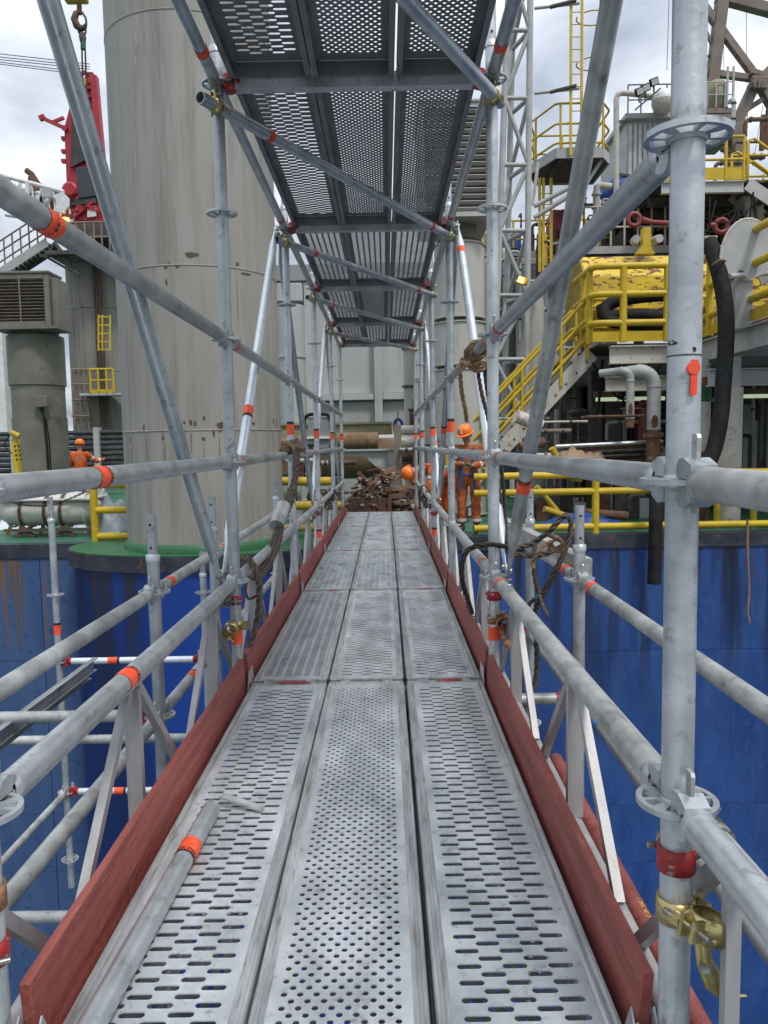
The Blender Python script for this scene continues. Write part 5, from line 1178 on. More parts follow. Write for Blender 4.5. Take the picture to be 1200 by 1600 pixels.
# brown tarpaulin
def cloth(name, label, cat, c, sx, sy_, sz, mat, seed, kind_=None):
    rr = random.Random(seed); n = 26; vs = []
    ph = [rr.uniform(0, 6) for _ in range(6)]
    for i in range(n+1):
        for j in range(n+1):
            u, v = i/n*2-1, j/n*2-1
            h = (1-abs(u)**3)*(1-abs(v)**3)
            h *= .75+.18*math.sin(5*u+ph[0]+2*v)+.12*math.sin(9*v+ph[1]+3*u)+.08*math.sin(17*u+ph[2]-7*v)+.05*math.sin(29*v+ph[3]+11*u)
            vs.append((c[0]+u*sx+.03*math.sin(13*v+ph[4]), c[1]+v*sy_, c[2]+max(0, h)*sz))
    mb = MB().add(vs, [(i*(n+1)+j, (i+1)*(n+1)+j, (i+1)*(n+1)+j+1, i*(n+1)+j+1) for i in range(n) for j in range(n)], True)
    return tag(mb.build(name, mat), label, cat)
p = at(905, 735, 14.6); cloth('tarpaulin', 'crumpled brown tarpaulin behind the yellow deck rail', 'tarpaulin', (p.x, 14.6, p.z), .62, .4, .42, 'tarp_brown', 5)
p = at(855, 800, 13.6); cloth('blue_sheet', 'crumpled dark blue sheet low behind the yellow deck rail', 'sheet', (p.x+.6, 13.6, DZ), .8, .4, .22, 'blue_paint', 8)
t = thing('machine_skid', 'dark machinery skid behind the yellow deck rail', 'machine', at(960, 800, 15.))
for i in range(12):
    rr = random.Random(i+90); x = at(812+i*20, 780, 15.).x; MB().span((x, 14.6+rr.uniform(0, .3), DZ), (x+.24, 15.2, DZ+rr.uniform(.25, .9))).build('block', ['dark_steel', 'rust_dark', 'dark_steel', 'dark_steel', 'grey_steel'][i % 5], t, bevel=.015)
for i, (px, py0, r_) in enumerate(((870, 640, .06), (822, 620, .05), (1050, 600, .06))):
    p = at(px, 800, 17.); tag(MB().tube((p.x, 17, DZ), (p.x, 17, at(px, py0, 17.).z), r_, 10).build('thin_post', 'cream_steel'), f'thin cream post {["beside the plank stack", "under the stair", "behind the near upright"][i]}', 'post', 'thin posts under the platform')
# yellow deck rail on the right
a, b = at(741, 838, 12.5), at(1260, 826, 12.5)
a.z = b.z = DZ; h1, h2, h3 = [at(900, py, 12.5).z-DZ for py in (747, 769+16, 825)]
rail_run('deck_rail', 'yellow tube rail along the ship side on the right, rusty at the joints', [(a.x, 12.5, DZ), (b.x, 12.5, DZ)], (h3+.02, at(900, 767, 12.5).z-DZ, at(900, 744, 12.5).z-DZ+.03) if False else (at(900, 823, 12.5).z-DZ, at(900, 768, 12.5).z-DZ, at(900, 742, 12.5).z-DZ), .056, 'yellow', (.365, .99))
rail_run('deck_rail', 'second yellow rail with rounded corner beyond the near right upright', [(at(1062, 820, 13.0).x, 13.0, DZ), (at(1062, 820, 13.).x, 13., DZ+.001), (at(1178, 820, 13.).x, 13., DZ)], (.95, .6), .05, 'yellow', (.0, .5, .99))
# ---- mid machinery right (above the tank)
Y = 20.
t = thing('padeye_rod', 'dark red rod with a ring end lying above the yellow tank', 'rod', at(1000, 343, Y), 'red ring-ended rods')
def ring(t, c, r1, r2, mat): MB().loft([(c.x+r1*math.cos(2*PI*i/24), c.y, c.z+r1*math.sin(2*PI*i/24)) for i in range(25)], r2, 10, False).build('ring', mat, t)
ring(t, at(991, 343, Y), .15, .055, 'oxide_red'); MB().loft([at(1003, 344, Y), at(1020, 347, Y), at(1060, 349, Y)], [.09, .055, .06], 12).build('shank', 'oxide_red', t)
t = thing('padeye_rod', 'dark red ring-ended rod right of the near upright', 'rod', at(1130, 350, Y), 'red ring-ended rods'); ring(t, at(1127, 353, Y), .16, .065, 'oxide_red'); MB().loft([at(1116, 352, Y), at(1106, 351, Y)], [.08, .06], 12).build('shank', 'oxide_red', t)
t = thing('padeye_rod', 'dark red ring just left of the pale guide plate', 'rod', at(1160, 352, Y), 'red ring-ended rods'); ring(t, at(1158, 356, Y), .17, .065, 'oxide_red')
Y = 22.; zf = at(960, 384, Y).z
t = thing('machine_deck', 'upper machinery deck with dark beams above the yellow tank', 'platform', (at(930, 384, Y).x, Y, zf))
MB().span((at(905, 390, Y).x, Y, zf-.25), (16, Y+8, zf)).build('floor', 'dark_steel', t); MB().span((at(905, 390, Y).x, Y-.06, zf-.22), (16, Y-.002, zf-.02)).build('edge_beam', 'grey_steel', t)
for px in (915, 1000, 1090): p = at(px, 500, Y+1); MB().span((p.x-.12, Y+1, DZ), (p.x+.12, Y+1.2, zf-.26)).build('column', 'dark_steel', t)
rail_run('machine_deck_rail', 'thin cream yellow rail along the upper machinery deck', [(at(912, 384, Y).x, Y, zf), (at(1060, 384, Y).x, Y, zf)], (.5, 1.05), .03, 'cream_steel', [i/7 for i in range(8)])
rail_run('machine_deck_rail', 'yellow rail return at the left end of the upper machinery deck', [(at(912, 384, Y).x, Y, zf), (at(905, 384, Y).x, Y+4, zf)], (.5, 1.05), .03, 'yellow_dirty', [0, .33, .66, 1])
a, b = at(1008, 392, 22.6), at(1045, 366, 22.6); tag(MB().span(a, b+V((0, .8, 0))).build('red_box', 'magenta_red', bevel=.03), 'raspberry red equipment box on the upper machinery deck', 'box')
rr = random.Random(21)
for i in range(26):                                  # machinery clutter on that deck, each a block with a cap
    px = 925+rr.random()*250; yy = 23+rr.random()*4; h = rr.uniform(.3, 1.3); w_ = rr.uniform(.2, .7); p = at(px, 384, yy)
    m_ = rr.choice(['dark_steel', 'dark_steel', 'grey_steel', 'derrick_brown', 'blue_paint', 'duct_paint', 'rust_dark'])
    t = thing('deck_machine', f'{"tall" if h > .8 else "low"} {m_.split("_")[0].replace("derrick", "brown").replace("duct", "olive")} machine with {"bent pipe stub" if i % 2 else "level pipe"} on the upper machinery deck', 'machine', (p.x, yy, zf), 'machines on the upper deck')
    MB().span((p.x-w_/2, yy, zf), (p.x+w_/2, yy+.6, zf+h)).build('body', m_, t, bevel=.02)
    if i % 2: MB().loft([(p.x, yy+.2, zf+h), (p.x, yy+.2, zf+h+.35), (p.x+.3, yy+.2, zf+h+.42)], .07, 8).build('pipe_stub', 'grey_steel', t)
    else: MB().tube((p.x-w_*.3, yy-.02, zf+h*.5), (p.x+w_*.3, yy-.02, zf+h*.5), .06, 8).build('pipe', m_, t)
# catwalk level y~330 and blue machinery
Y = 23.; z = at(1010, 334, Y).z
t = thing('upper_catwalk', 'cream railed catwalk beneath the grey container', 'catwalk', (at(980, 334, Y).x, Y, z)); MB().span((at(965, 334, Y).x, Y, z-.12), (16, Y+5, z)).build('floor', 'cream_steel', t)
for px in (1000, 1008): p = at(px, 360, Y+.2); MB().span((p.x-.2, Y+.3, zf), (p.x+.2, Y+.6, z-.13)).build('post', 'grey_steel', t)
rail_run('upper_catwalk_rail', 'cream pipe rail in front of the blue machinery', [(at(985, 334, Y).x, Y, z), (at(1110, 334, Y).x, Y, z)], (.4, .8), .025, 'cream_steel', [i/6 for i in range(7)])
t = thing('blue_machine', 'blue curved machinery housing under the grey container', 'machine', at(1025, 310, 24.))
MB().loft([at(1012, 334, 24.), at(1016, 310, 24.), at(1026, 294, 24.), at(1040, 288, 24.)], [(.25, .3), (.3, .35), (.3, .32), (.2, .2)], 14).build('housing', 'blue_paint', t)
for q in range(3): MB().loft([at(1008+q*9, 334, 23.7), at(1012+q*9, 318, 23.6), at(1022+q*9, 316, 23.6), at(1026+q*9, 334, 23.7)], .05, 8).build('hose', 'dark_steel', t)
p = at(966, 292, 25.); tag(MB().loft([(p.x-.6, 25, p.z-.25), (p.x-.1, 25, p.z-.1), (p.x+1.5, 25.3, p.z+.05)], [.12, .42, .45], 20).build('blue_tank', 'blue_paint'), 'rounded dark blue tank behind the slanting rail', 'tank')
t = thing('bent_pipe', 'cream vent pipe with elbow left of the blue tank', 'pipe', at(932, 340, 22.5)); MB().loft(Wp([(932, 384, 22.5), (932, 340, 22.5), (932, 300, 22.5), (933, 293, 22.5), (938, 290, 22.5), (955, 292, 22.5)]), .10, 14).build('pipe', 'cream_steel', t)
for py in (304, 325): MB().lathe(at(932, py, 22.5), [(.14, -.02), (.14, .02)], 14).build('flange', 'cream_steel', t)
# grey container with ribs, pipe, floodlights, dome
Y = 25.; a, b = at(980, 284, Y), at(1062, 178, Y); zt_ = at(1000, 187, Y).z
t = thing('equipment_cabin', 'pale grey ribbed equipment cabin high on the right beside the near upright', 'cabin', (a.x, Y, a.z))
MB().span((a.x, Y+.02, a.z), (b.x+.4, Y+3, zt_)).build('wall', 'mast_paint', t)
k = 13
for i in range(k): x = a.x+(b.x+.4-a.x)*i/k; MB().span((x+.02, Y-.03, a.z+.03), (x+(b.x+.4-a.x)/k-.03, Y+.015, zt_-.12)).build('panel', 'mast_paint', t, bevel=.01)
MB().span((a.x-.12, Y-.15, zt_), (b.x+.5, Y+3.1, zt_+.14)).build('roof', 'grey_steel', t); MB().span((a.x-.1, Y-.08, a.z-.25), (b.x+.5, Y+3, a.z)).build('base_beam', 'dark_steel', t)
for px in (984, 1040): p = at(px, 300, Y); MB().span((p.x-.1, Y+.1, at(1010, 334, 23.).z), (p.x+.1, Y+.3, a.z-.26)).build('leg', 'grey_steel', t)
rail_run('cabin_roof_rail', 'thin dark rail along the roof of the grey cabin', [(a.x, Y, zt_+.14), (b.x+.4, Y, zt_+.14)], (.45, .9), .02, 'dark_steel', [i/5 for i in range(6)])
t = thing('vent_riser', 'tall cream vent pipe bent over the grey cabin', 'pipe', at(963, 284, 24.6)); MB().loft(Wp([(963, 330, 24.6), (963, 250, 24.6), (963, 170, 24.6), (963, 155, 24.6), (965, 148, 24.6), (972, 145, 24.6), (1010, 149, 24.6), (1035, 155, 24.6)]), .085, 14).build('pipe', 'cream_steel', t)
for px1, py1, px2, py2 in ((964, 190, 985, 190), (964, 272, 985, 275)): MB().beam(at(px1, py1, 24.6), at(px2, py2, 24.8), .05, .08).build('clip', 'dark_steel', t)
for i, (px, py) in enumerate(((999, 143), (1009, 137), (1022, 128))):
    p = at(px, py, 24.2); t = thing('floodlight', f'black floodlight above the grey cabin, {["lowest", "middle", "highest"][i]} of three', 'floodlight', p, 'floodlights above the cabin')
    q = Matrix.Rotation(-.35, 3, 'Y') @ Matrix.Rotation(.3, 3, 'X')
    MB().box(p, (.26, .12, .22), q).build('housing', 'rubber', t, bevel=.02); MB().box(p+q @ V((0, -.065, 0)), (.20, .01, .16), q).build('lens', 'lamp_lens', t)
    MB().beam(p+V((0, .05, -.1)), p+V((.02, .06, -.3)), .03, .03).build('arm', 'dark_steel', t)
tag(MB().beam(at(992, 172, 24.3), at(1032, 138, 24.3), .04, .04).build('light_bar', 'dark_steel'), 'dark slanting bar carrying the three floodlights', 'bar')
t = thing('radome', 'white and cream dome beside the near upright above the cabin', 'dome', at(1034, 158, 24.6)); MB().lathe(at(1036, 158, 24.6), [(.05, -.36), (.26, -.3), (.34, -.1), (.34, 0)], 24).build('base', 'cream_steel', t); MB().lathe(at(1036, 158, 24.6), [(.34, .002), (.33, .12), (.25, .26), (.12, .34), (.01, .36)], 24).build('cap', 'white_paint', t)
# brown derrick
Y = 34.; t = thing('drill_derrick', 'weathered brown steel derrick framework rising at the upper right', 'derrick', at(1145, 300, Y))
for (x0, y0, x1, y1, w_) in ((1133, -40, 1105, 190, .46), (1098, 8, 1182, 122, .30), (1095, 112, 1186, 124, .26), (1184, 122, 1150, 195, .42), (1150, 195, 1152, 330, .62), (1186, 124, 1240, 220, .44), (1200, 150, 1162, 174, .20), (1186, 124, 1240, 70, .30), (1120, -6, 1240, 26, .42), (1098, 40, 1113, 70, .14), (1098, 92, 1112, 84, .10), (1200, 122, 1260, 130, .26)):
    MB().beam(at(x0, y0, Y), at(x1, y1, Y), w_, w_).build('member', 'derrick_brown', t, bevel=.03)
p = at(1185, 130, Y-.3); MB().box(p, (.66, .3, .5), Matrix.Rotation(.1, 3, 'Y')).build('node_plate', 'derrick_brown', t, bevel=.05)
p = at(1178, 115, Y-.3); MB().box(p+V((.1, 0, 0)), (.5, .3, .25), Matrix.Rotation(.3, 3, 'Y')).build('node_cap', 'derrick_brown', t, bevel=.05)
for q in (-.18, 0, .18): p = at(1185, 131, Y-.5); MB().box(p+V((q, 0, -.02)), (.05, .12, .3), Matrix.Rotation(q*2, 3, 'Y')).build('gusset', 'derrick_brown', t)
Y = 33.; a, b = at(1110, 190, Y), at(1150, 168, Y); t = thing('derrick_house', 'brown boarded machinery house at the foot of the derrick', 'building', a)
k = 5
for i in range(k): h = (at(1110, 168, Y).z-at(1110, 215, Y).z)/k; z = at(1110, 215, Y).z+h*i; MB().span((a.x-2, Y, z+.02), (b.x, Y+2, z+h-.02)).build('board', 'derrick_brown', t)
z = at(1110, 168, Y).z
rail_run('derrick_rail', 'thin steel rail on the machinery house roof at the derrick foot', [(a.x-.5, Y, z), (b.x-.1, Y, z)], (.5, 1.), .025, 'grey_steel', [0, .25, .5, .75, 1])
tag(MB().lathe(at(1119, 150, Y+.5), [(.2, -.7), (.42, -.5), (.48, 0), (.42, .45), (.2, .6)], 20).build('round_drum', 'olive'), 'olive round drum behind the rail at the derrick foot', 'drum')
for i, px in enumerate((1136, 1145)): p = at(px, 168, Y); tag(MB().tube(p, p+V((0, 0, 1.6)), .05, 8).build('roof_post', 'grey_steel'), f'{["left", "right"][i]} thin grey mast beside the round drum', 'post', 'thin grey masts')
for i, (a_, b_) in enumerate((((1166, 12, 34), (1168, 200, 34)), ((1131, 66, 34), (1131, 150, 34)), ((1192, 165, 34), (1176, 260, 34)), ((1046, -20, 30), (1042, 110, 30)))):
    tag(MB().tube(at(*a_), at(*b_), .012, 5).build('guy_wire', 'wire_dark'), f'thin dark wire against the clouds, {["below the top beam", "behind the brown leg", "lowest, at the far right", "left of the near upright"][i]}', 'wire', 'thin wires in the upper right')
for i, (x0, y0, x1, y1) in enumerate(((1190, 235, 1193, 180), (1196, 232, 1201, 170))): tag(MB().beam(at(x0, y0, 28.), at(x1, y1, 28.), .14, .14).build('pile_post', 'rust_dark'), f'{["shorter", "taller"][i]} dark post behind the upper yellow rails', 'post', 'dark posts behind the upper rails')
# upper right yellow walkway
Y = 20.; zf2 = at(1110, 282, Y).z; xl = at(1096, 282, Y).x; xr = at(1162, 270, Y).x
t = thing('upper_walkway', 'upper walkway with grey edge beam and dark underside at the far right', 'walkway', (xl, Y, zf2))
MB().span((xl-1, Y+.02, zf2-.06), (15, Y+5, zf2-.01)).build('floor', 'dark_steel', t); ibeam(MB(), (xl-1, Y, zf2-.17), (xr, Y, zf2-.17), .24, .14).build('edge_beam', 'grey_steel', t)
for q in (1, 2.2, 3.4): ibeam(MB(), (xl-1, Y+q, zf2-.2), (15, Y+q, zf2-.2), .2, .12).build('joist', 'dark_steel', t)
for px in (1165, 1182): MB().beam(at(px-4, 282, Y+.6), at(px+6, 345, Y+.6), .16, .16).build('leg', 'grey_steel', t)
MB().beam(at(1100, 300, Y+2), at(1165, 350, Y+2.4), .14, .2).build('brace', 'dark_steel', t)
rail_run('walkway_rail', 'yellow rail on the upper walkway right of the near upright', [(xl-1, Y, zf2), (xr, Y, zf2)], (.5, 1.05), .035, 'yellow', (0, .5, .78, 1), toe=.3)
t = thing('upper_stair', 'grey and yellow stair going down to the right from the upper walkway', 'stair', (xr, Y, zf2))
a = V((xr+.1, Y, zf2-.1)); b = a+V((2.6, -.3, -1.9)); MB().beam(a, b, .05, .3).build('stringer', 'grey_steel', t); MB().beam(a+V((0, .9, 0)), b+V((0, .9, 0)), .05, .3).build('stringer', 'grey_steel', t)
for i in range(8): p = a.lerp(b, (i+.5)/8); MB().box(p+V((0, .45, 0)), (.25, .86, .03)).build('tread', 'dark_steel', t)
for yy in (0, .9):
    for q in (.5, 1.05): MB().loft([a+V((0, yy, .1)), a+V((0, yy, q)), a+V((.14, yy, q+.04)), b+V((0, yy, q))], .035, 10).build('rail', 'yellow', t)
    for f in (.3, .6): p = a.lerp(b, f); MB().tube(p+V((0, yy, 0)), p+V((0, yy, 1.05)), .03, 8).build('post', 'yellow', t)
rail_run('walkway_rail', 'second yellow rail farther back at the far right edge', [(xr+.4, Y+1.6, zf2+.1), (15, Y+1.6, zf2+.1)], (.5, 1.05), .035, 'yellow', (0, .3, .6, 1), toe=.4)
Y = 23.5; t = thing('conveyor_frame', 'brown and cream slanting conveyor frame under the upper walkway', 'conveyor', at(1100, 340, Y))
for dy, m_ in ((0, 'derrick_brown'), (18, 'cream_steel')): MB().beam(at(1085, 358+dy, Y), at(1142, 305+dy, Y), .1, .34).build('side', m_, t)
for i in range(5): MB().beam(at(1088+i*12, 352-i*11, Y-.1), at(1096+i*12, 376-i*11, Y-.1), .04, .05).build('rib', 'derrick_brown', t)
MB().beam(at(1085, 340, Y-.2), at(1125, 303, Y-.2), .05, .06).build('rail', 'yellow_dirty', t)
Y = 19.2; t = thing('grey_louvre', 'grey slatted vent box left of the fat black hose top', 'vent', at(1105, 400, Y)); louver_box(t, at(1075, 400, Y).x, at(1118, 400, Y).x, Y, Y+.6, at(1105, 408, Y).z, at(1105, 372, Y).z, 'grey_steel', 5, .08, 'grey_steel', mullion=False)

# ================================================================== left background
Y = 17.5; x0, x1 = at(0, 470, Y).x-.05, at(92, 470, Y).x
cxd = at(57, 560, Y+.6).x; t = thing('vent_duct', 'olive grey ventilation duct with a louvred box on top at the left', 'vent duct', (cxd, Y, DZ))
louver_box(t, x0-.06, x1-.13, Y-.2, Y+.5, at(50, 512, Y).z, at(50, 430, Y).z, 'duct_paint', 13, .11)
MB().span((x1-.12, Y-.1, at(50, 514, Y).z), (x1+.02, Y+.5, at(50, 436, Y).z)).build('side_box', 'duct_paint', t, bevel=.02)
MB().span((x0-.1, Y-.24, at(50, 516, Y).z), (x1+.03, Y+.6, at(50, 512, Y).z-.003)).build('base_rim', 'duct_paint', t)
rc = .57; prof_z = lambda py: at(57, py, Y).z
for (ya, yb, rr2, nm) in ((520, 514, .52, 'neck'), (600, 521, .62, 'section'), (606, 600, .585, 'gasket'), (652, 606, .58, 'section'), (656, 652, .60, 'clamp_ring'), (742, 656, .60, 'section'), (750, 742, .66, 'foot_ring')):
    MB().lathe((cxd, Y+.6, 0), [(rr2, prof_z(ya)+.002), (rr2, prof_z(yb)-.002)], 48).build(nm, 'duct_paint', t)
MB().span((cxd-.7, Y-.1, DZ), (cxd+.7, Y+1.3, prof_z(750))).build('plinth', 'dark_steel', t)
c = at(66, 627, Y-.05); MB().box((c.x, Y-.05, c.z), (.27, .16, .26)).build('junction_box', 'duct_paint', t, bevel=.015); c = at(89, 627, Y); MB().box((c.x, Y+.12, c.z), (.12, .1, .14)).build('small_box', 'duct_paint', t)
MB().loft(Wp([(66, 637, Y-.04), (69, 655, Y-.06), (73, 690, Y-.06), (76, 745, Y-.06)]), .025, 8).build('cable', 'rubber', t); MB().loft(Wp([(62, 637, Y-.04), (72, 656, Y-.09), (77, 690, Y-.09), (80, 745, Y-.09)]), .018, 8).build('cable', 'rubber', t)
p = at(-2, 660, 27.); tag(MB().span((p.x-3, 27, DZ), (at(7, 600, 27.).x, 30, at(3, 515, 27.).z)).build('white_building', 'white_paint', bevel=.05), 'white painted wall at the left edge of the picture', 'building')
# pedestal and red crane
Y = 30.; xp_ = at(165, 560, Y).x; rp = 1.28
t = thing('crane_pedestal', 'tall weathered round crane pedestal behind the leg at the left', 'pedestal', (xp_, Y, DZ))
zz1 = at(160, 402, Y-rp).z
for a, b in ((DZ, 3.9), (3.9, 6.2), (6.2, zz1)): MB().lathe((xp_, Y, 0), [(rp, a+.008), (rp, b-.008)], 56).build('shell_ring', 'pedestal_paint', t)
for px in (150, 155, 160): q = at(px, 500, Y-rp-.1); MB().tube((q.x, q.y, DZ+1), (q.x, q.y, zz1), .035, 8).build('riser', 'rust_dark', t)
Yp = Y-rp-.7; z = at(160, 614, Yp).z; xq0, xq1 = at(142, 614, Yp).x, at(178, 614, Yp).x
t2 = thing('pedestal_platform', 'small platform with yellow rail half way up the pedestal', 'platform', (xq0, Yp, z)); MB().span((at(124, 614, Yp).x, Yp, z-.08), (xq1+.6, Yp+.8, z)).build('floor', 'grey_steel', t2)
for px in (122, 130, 138): q = at(px, 650, Yp+.3); MB().tube((q.x, q.y, DZ), (q.x, q.y, at(px, 575, Yp).z), .035, 8).build('cage_post', 'derrick_brown', t2)
for py in (577, 600, 625, 650): MB().tube(at(112, py, Yp+.2), at(140, py, Yp+.2), .03, 8).build('cage_rail', 'derrick_brown', t2)
MB().tube(at(111, 575, Yp+.2), at(117, 665, Yp+.2), .03, 8).build('cage_post', 'derrick_brown', t2)
rail_run('pedestal_rail', 'yellow rail on the small pedestal platform', [(xq0, Yp, z), (xq1, Yp, z)], (.45, .85), .035, 'yellow', (0, .35, .7, 1), toe=.12)
t2 = thing('pedestal_ladder_cage', 'short yellow ladder cage higher on the pedestal', 'ladder', at(160, 540, Yp))
for px in (154, 160, 172): MB().beam(at(px, 548, Yp), at(px, 492, Yp), .05, .05).build('stile', 'yellow', t2)
for py in (495, 508, 521, 534, 546): MB().beam(at(153, py, Yp), at(173, py, Yp), .04, .04).build('rung', 'yellow', t2)
CY = 29.; t = thing('red_crane', 'red pedestal crane with slewing house and mast partly hidden by the leg', 'crane', at(140, 350, CY))
def slab(pts, y0, y1, mat, name, bev=.02):
    q = [at(px, py, y0) for px, py in pts]; return MB().prism([(p.x, p.z) for p in q], y0, y1, 1).build(name, mat, t, bevel=bev)
slab([(98, 345), (103, 318), (120, 312), (150, 308), (190, 305), (190, 345)], CY-.2, CY+1.8, 'crane_red', 'machinery_house')
slab([(100, 200), (109, 165), (136, 112), (145, 112), (152, 345), (100, 345), (104, 290)], CY+.5, CY+.75, 'crane_red', 'mast_plate')
slab([(140, 118), (150, 116), (170, 340), (158, 340)], CY+.2, CY+.5, 'crane_red', 'mast_leg')
slab([(112, 150), (128, 140), (134, 250), (110, 262)], CY+.35, CY+.45, 'dark_steel', 'mast_recess'); slab([(103, 312), (150, 306), (150, 318), (104, 322)], CY-.3, CY-.21, 'dark_steel', 'shade_panel'); slab([(136, 325), (150, 323), (150, 338), (136, 340)], CY-.3, CY-.21, 'white_paint', 'sign_plate')
slab([(118, 262), (124, 260), (150, 262), (158, 305), (122, 310)], CY-.35, CY-.22, 'glass_dark', 'cab_window')
for (x0, y0, x1, y1) in ((120, 128, 150, 128), (119, 137, 150, 137), (122, 150, 150, 150), (120, 120, 134, 112)): MB().beam(at(x0, y0, CY+.4), at(x1, y1, CY+.4), .08, .10).build('cross_bar', 'crane_red', t)
for (x0, y0, x1, y1, w_) in ((65, 184, 105, 202, .12), (80, 192, 100, 184, .10), (62, 186, 70, 182, .16)): MB().beam(at(x0, y0, CY+.4), at(x1, y1, CY+.4), w_, w_).build('outrigger', 'crane_red', t)
for py in (200, 217, 237, 252): p = at(100, py, CY+.6); MB().box(p, (.14, .2, .12)).build('lug', 'crane_red', t)
slab([(40, 295), (62, 285), (100, 300), (104, 330), (48, 325)], CY+.3, CY+1.6, 'crane_red', 'engine_deck'); MB().loft(Wp([(57, 300, CY), (50, 282, CY), (47, 272, CY), (40, 266, CY)]), [.35, .25, .12, .1][0], 10).build('engine', 'rust_dark', t) if False else MB().loft([at(60, 302, CY), at(52, 285, CY), at(49, 272, CY), at(41, 266, CY)], [.3, .22, .11, .10], 12).build('exhaust', 'rust_dark', t)
ring(t, at(110, 297, CY-.3), .18, .12, 'crane_red'); MB().lathe(at(110, 297, CY-.35), [(.2, -.1), (.2, .1)], 20, ax=1).build('pivot', 'crane_red', t)
MB().loft([(at(78, 312, CY).x, CY+.2, at(78, 312, CY).z), (at(78, 312, CY).x, CY+1.3, at(78, 312, CY).z)], .42, 20).build('winch_drum', 'rust_dark', t)
for (x0, y0, x1, y1) in ((112, 330, 150, 322), (115, 340, 145, 315), (120, 322, 160, 330)): MB().beam(at(x0, y0, CY-.3), at(x1, y1, CY-.3), .06, .08).build('bracing', 'crane_red', t)
slab([(84, 346), (190, 346), (190, 372), (92, 372)], CY-1.2, CY+1.2, 'dark_steel', 'slew_ring')
t = thing('crane_walkway', 'dark walkway ring with thin rails below the red crane', 'walkway', at(120, 378, CY-1.4))
MB().span((at(72, 395, CY-1.4).x, CY-1.5, at(100, 398, CY-1.4).z), (at(190, 395, CY-1.4).x, CY+1.5, at(100, 392, CY-1.4).z)).build('floor', 'dark_steel', t)
za = at(100, 392, CY-1.5).z
for q in (.45, .95): MB().tube((at(105, 380, CY-1.5).x, CY-1.5, za+q), (at(190, 380, CY-1.5).x, CY-1.5, za+q), .035, 8).build('rail', 'derrick_brown', t)
for px in (106, 120, 134, 148, 160, 172): p = at(px, 390, CY-1.5); MB().tube((p.x, CY-1.5, za), (p.x, CY-1.5, za+.95), .035, 8).build('post', 'derrick_brown', t)
for (x0, y0, x1, y1) in ((70, 400, 112, 424), (80, 398, 118, 420), (75, 398, 85, 380), (62, 400, 100, 398), (95, 398, 125, 430), (85, 378, 110, 410)): MB().beam(at(x0, y0, CY-1.2), at(x1, y1, CY-1.2), .09, .09).build('truss_bar', 'dark_steel', t)
t = thing('access_stair', 'slanting steel stair with thin rails rising to the crane walkway', 'stair', at(10, 430, CY-1))
a, b = at(-6, 430, CY-1), at(74, 378, CY-1); MB().beam(a, b, .06, .28).build('stringer', 'grey_steel', t); MB().beam(a+V((0, .8, 0)), b+V((0, .8, 0)), .06, .28).build('stringer', 'dark_steel', t)
for q in (.35, .7, 1.05): MB().tube(a+V((0, 0, q)), b+V((0, 0, q)), .03, 8).build('rail', 'derrick_brown', t)
for f in (0.02, .18, .34, .5, .66, .82, .97): p = a.lerp(b, f); MB().tube(p, p+V((0, 0, 1.05)), .03, 8).build('post', 'derrick_brown', t)
for i in range(12): p = a.lerp(b, (i+.5)/12); MB().box(p+V((0, .4, 0)), (.25, .76, .03)).build('tread', 'dark_steel', t)
BY = 27.5; t = thing('crane_boom', 'white lattice crane boom reaching out of the left edge', 'boom', at(105, 325, BY))
U0, U1, L0, L1 = at(-20, 268, BY), at(100, 300, BY), at(-20, 318, BY), at(96, 336, BY)
for dy in (0, 1.3):
    o = V((0, dy, 0)); MB().tube(U0+o, U1+o, .075, 10).build('chord', 'white_paint', t); MB().tube(L0+o, L1+o, .075, 10).build('chord', 'white_paint', t); k = 7
    for i in range(k): u = i/k; v = (i+1)/k; m = (u+v)/2; MB().tube(U0.lerp(U1, u)+o, L0.lerp(L1, m)+o, .04, 8).build('lacing', 'white_paint', t); MB().tube(L0.lerp(L1, m)+o, U0.lerp(U1, v)+o, .04, 8).build('lacing', 'white_paint', t)
q = [at(px, py, BY-.1) for px, py in ((84, 305), (98, 300), (108, 310), (108, 322), (98, 332), (84, 330), (90, 318))]; MB().prism([(p.x, p.z) for p in q], BY-.12, BY-.05, 1).build('foot_plate', 'white_paint', t)
p = at(43, 304, BY-.1); MB().beam(at(43, 284, BY-.1), at(43, 322, BY-.1), .12, .12).build('upright', 'white_paint', t); p = at(73, 301, BY-.2); MB().box(p, (.3, .1, .32)).build('grey_box', 'grey_steel', t)
p = at(102, 342, CY-1.5); t = thing('crane_lamp', 'lit amber lamp glowing under the red crane house', 'lamp', p); MB().box(p+V((0, .1, .1)), (.4, .2, .12)).build('housing', 'dark_steel', t); MB().lathe(p, [(.02, -.11), (.12, -.06), (.14, .0), (.1, .03)], 16).build('lens', 'amber', t)
for i, (ya, yb) in enumerate(((83, 100), (88, 104), (92, 108), (96, 114), (99, 118))): tag(MB().tube(at(-10, ya, CY), at(140, yb, CY+.5), .014, 5).build('boom_cable', 'wire_dark'), f'thin steel boom cable crossing the sky at the left, {["topmost", "second", "third", "fourth", "lowest"][i]}', 'cable', 'boom cables')
HYy = 20.; p = at(125, 5, HYy); t = thing('crane_hook', 'rusty crane hook with yellow block hanging beside the leg', 'crane hook', p)
MB().box(p+V((-.08, 0, .12)), (.55, .22, .22)).build('block', 'yellow_dirty', t, bevel=.04); MB().tube(at(124, 8, HYy), at(124, 22, HYy), .06, 12).build('shank', 'rust_dark', t)
MB().loft([at(*q, HYy) for q in ((125, 18), (119, 21), (116, 30), (120, 40), (126, 45), (132, 43), (135, 37))], [.05, .075, .085, .09, .085, .065, .03], 14).build('hook', 'rust', t)
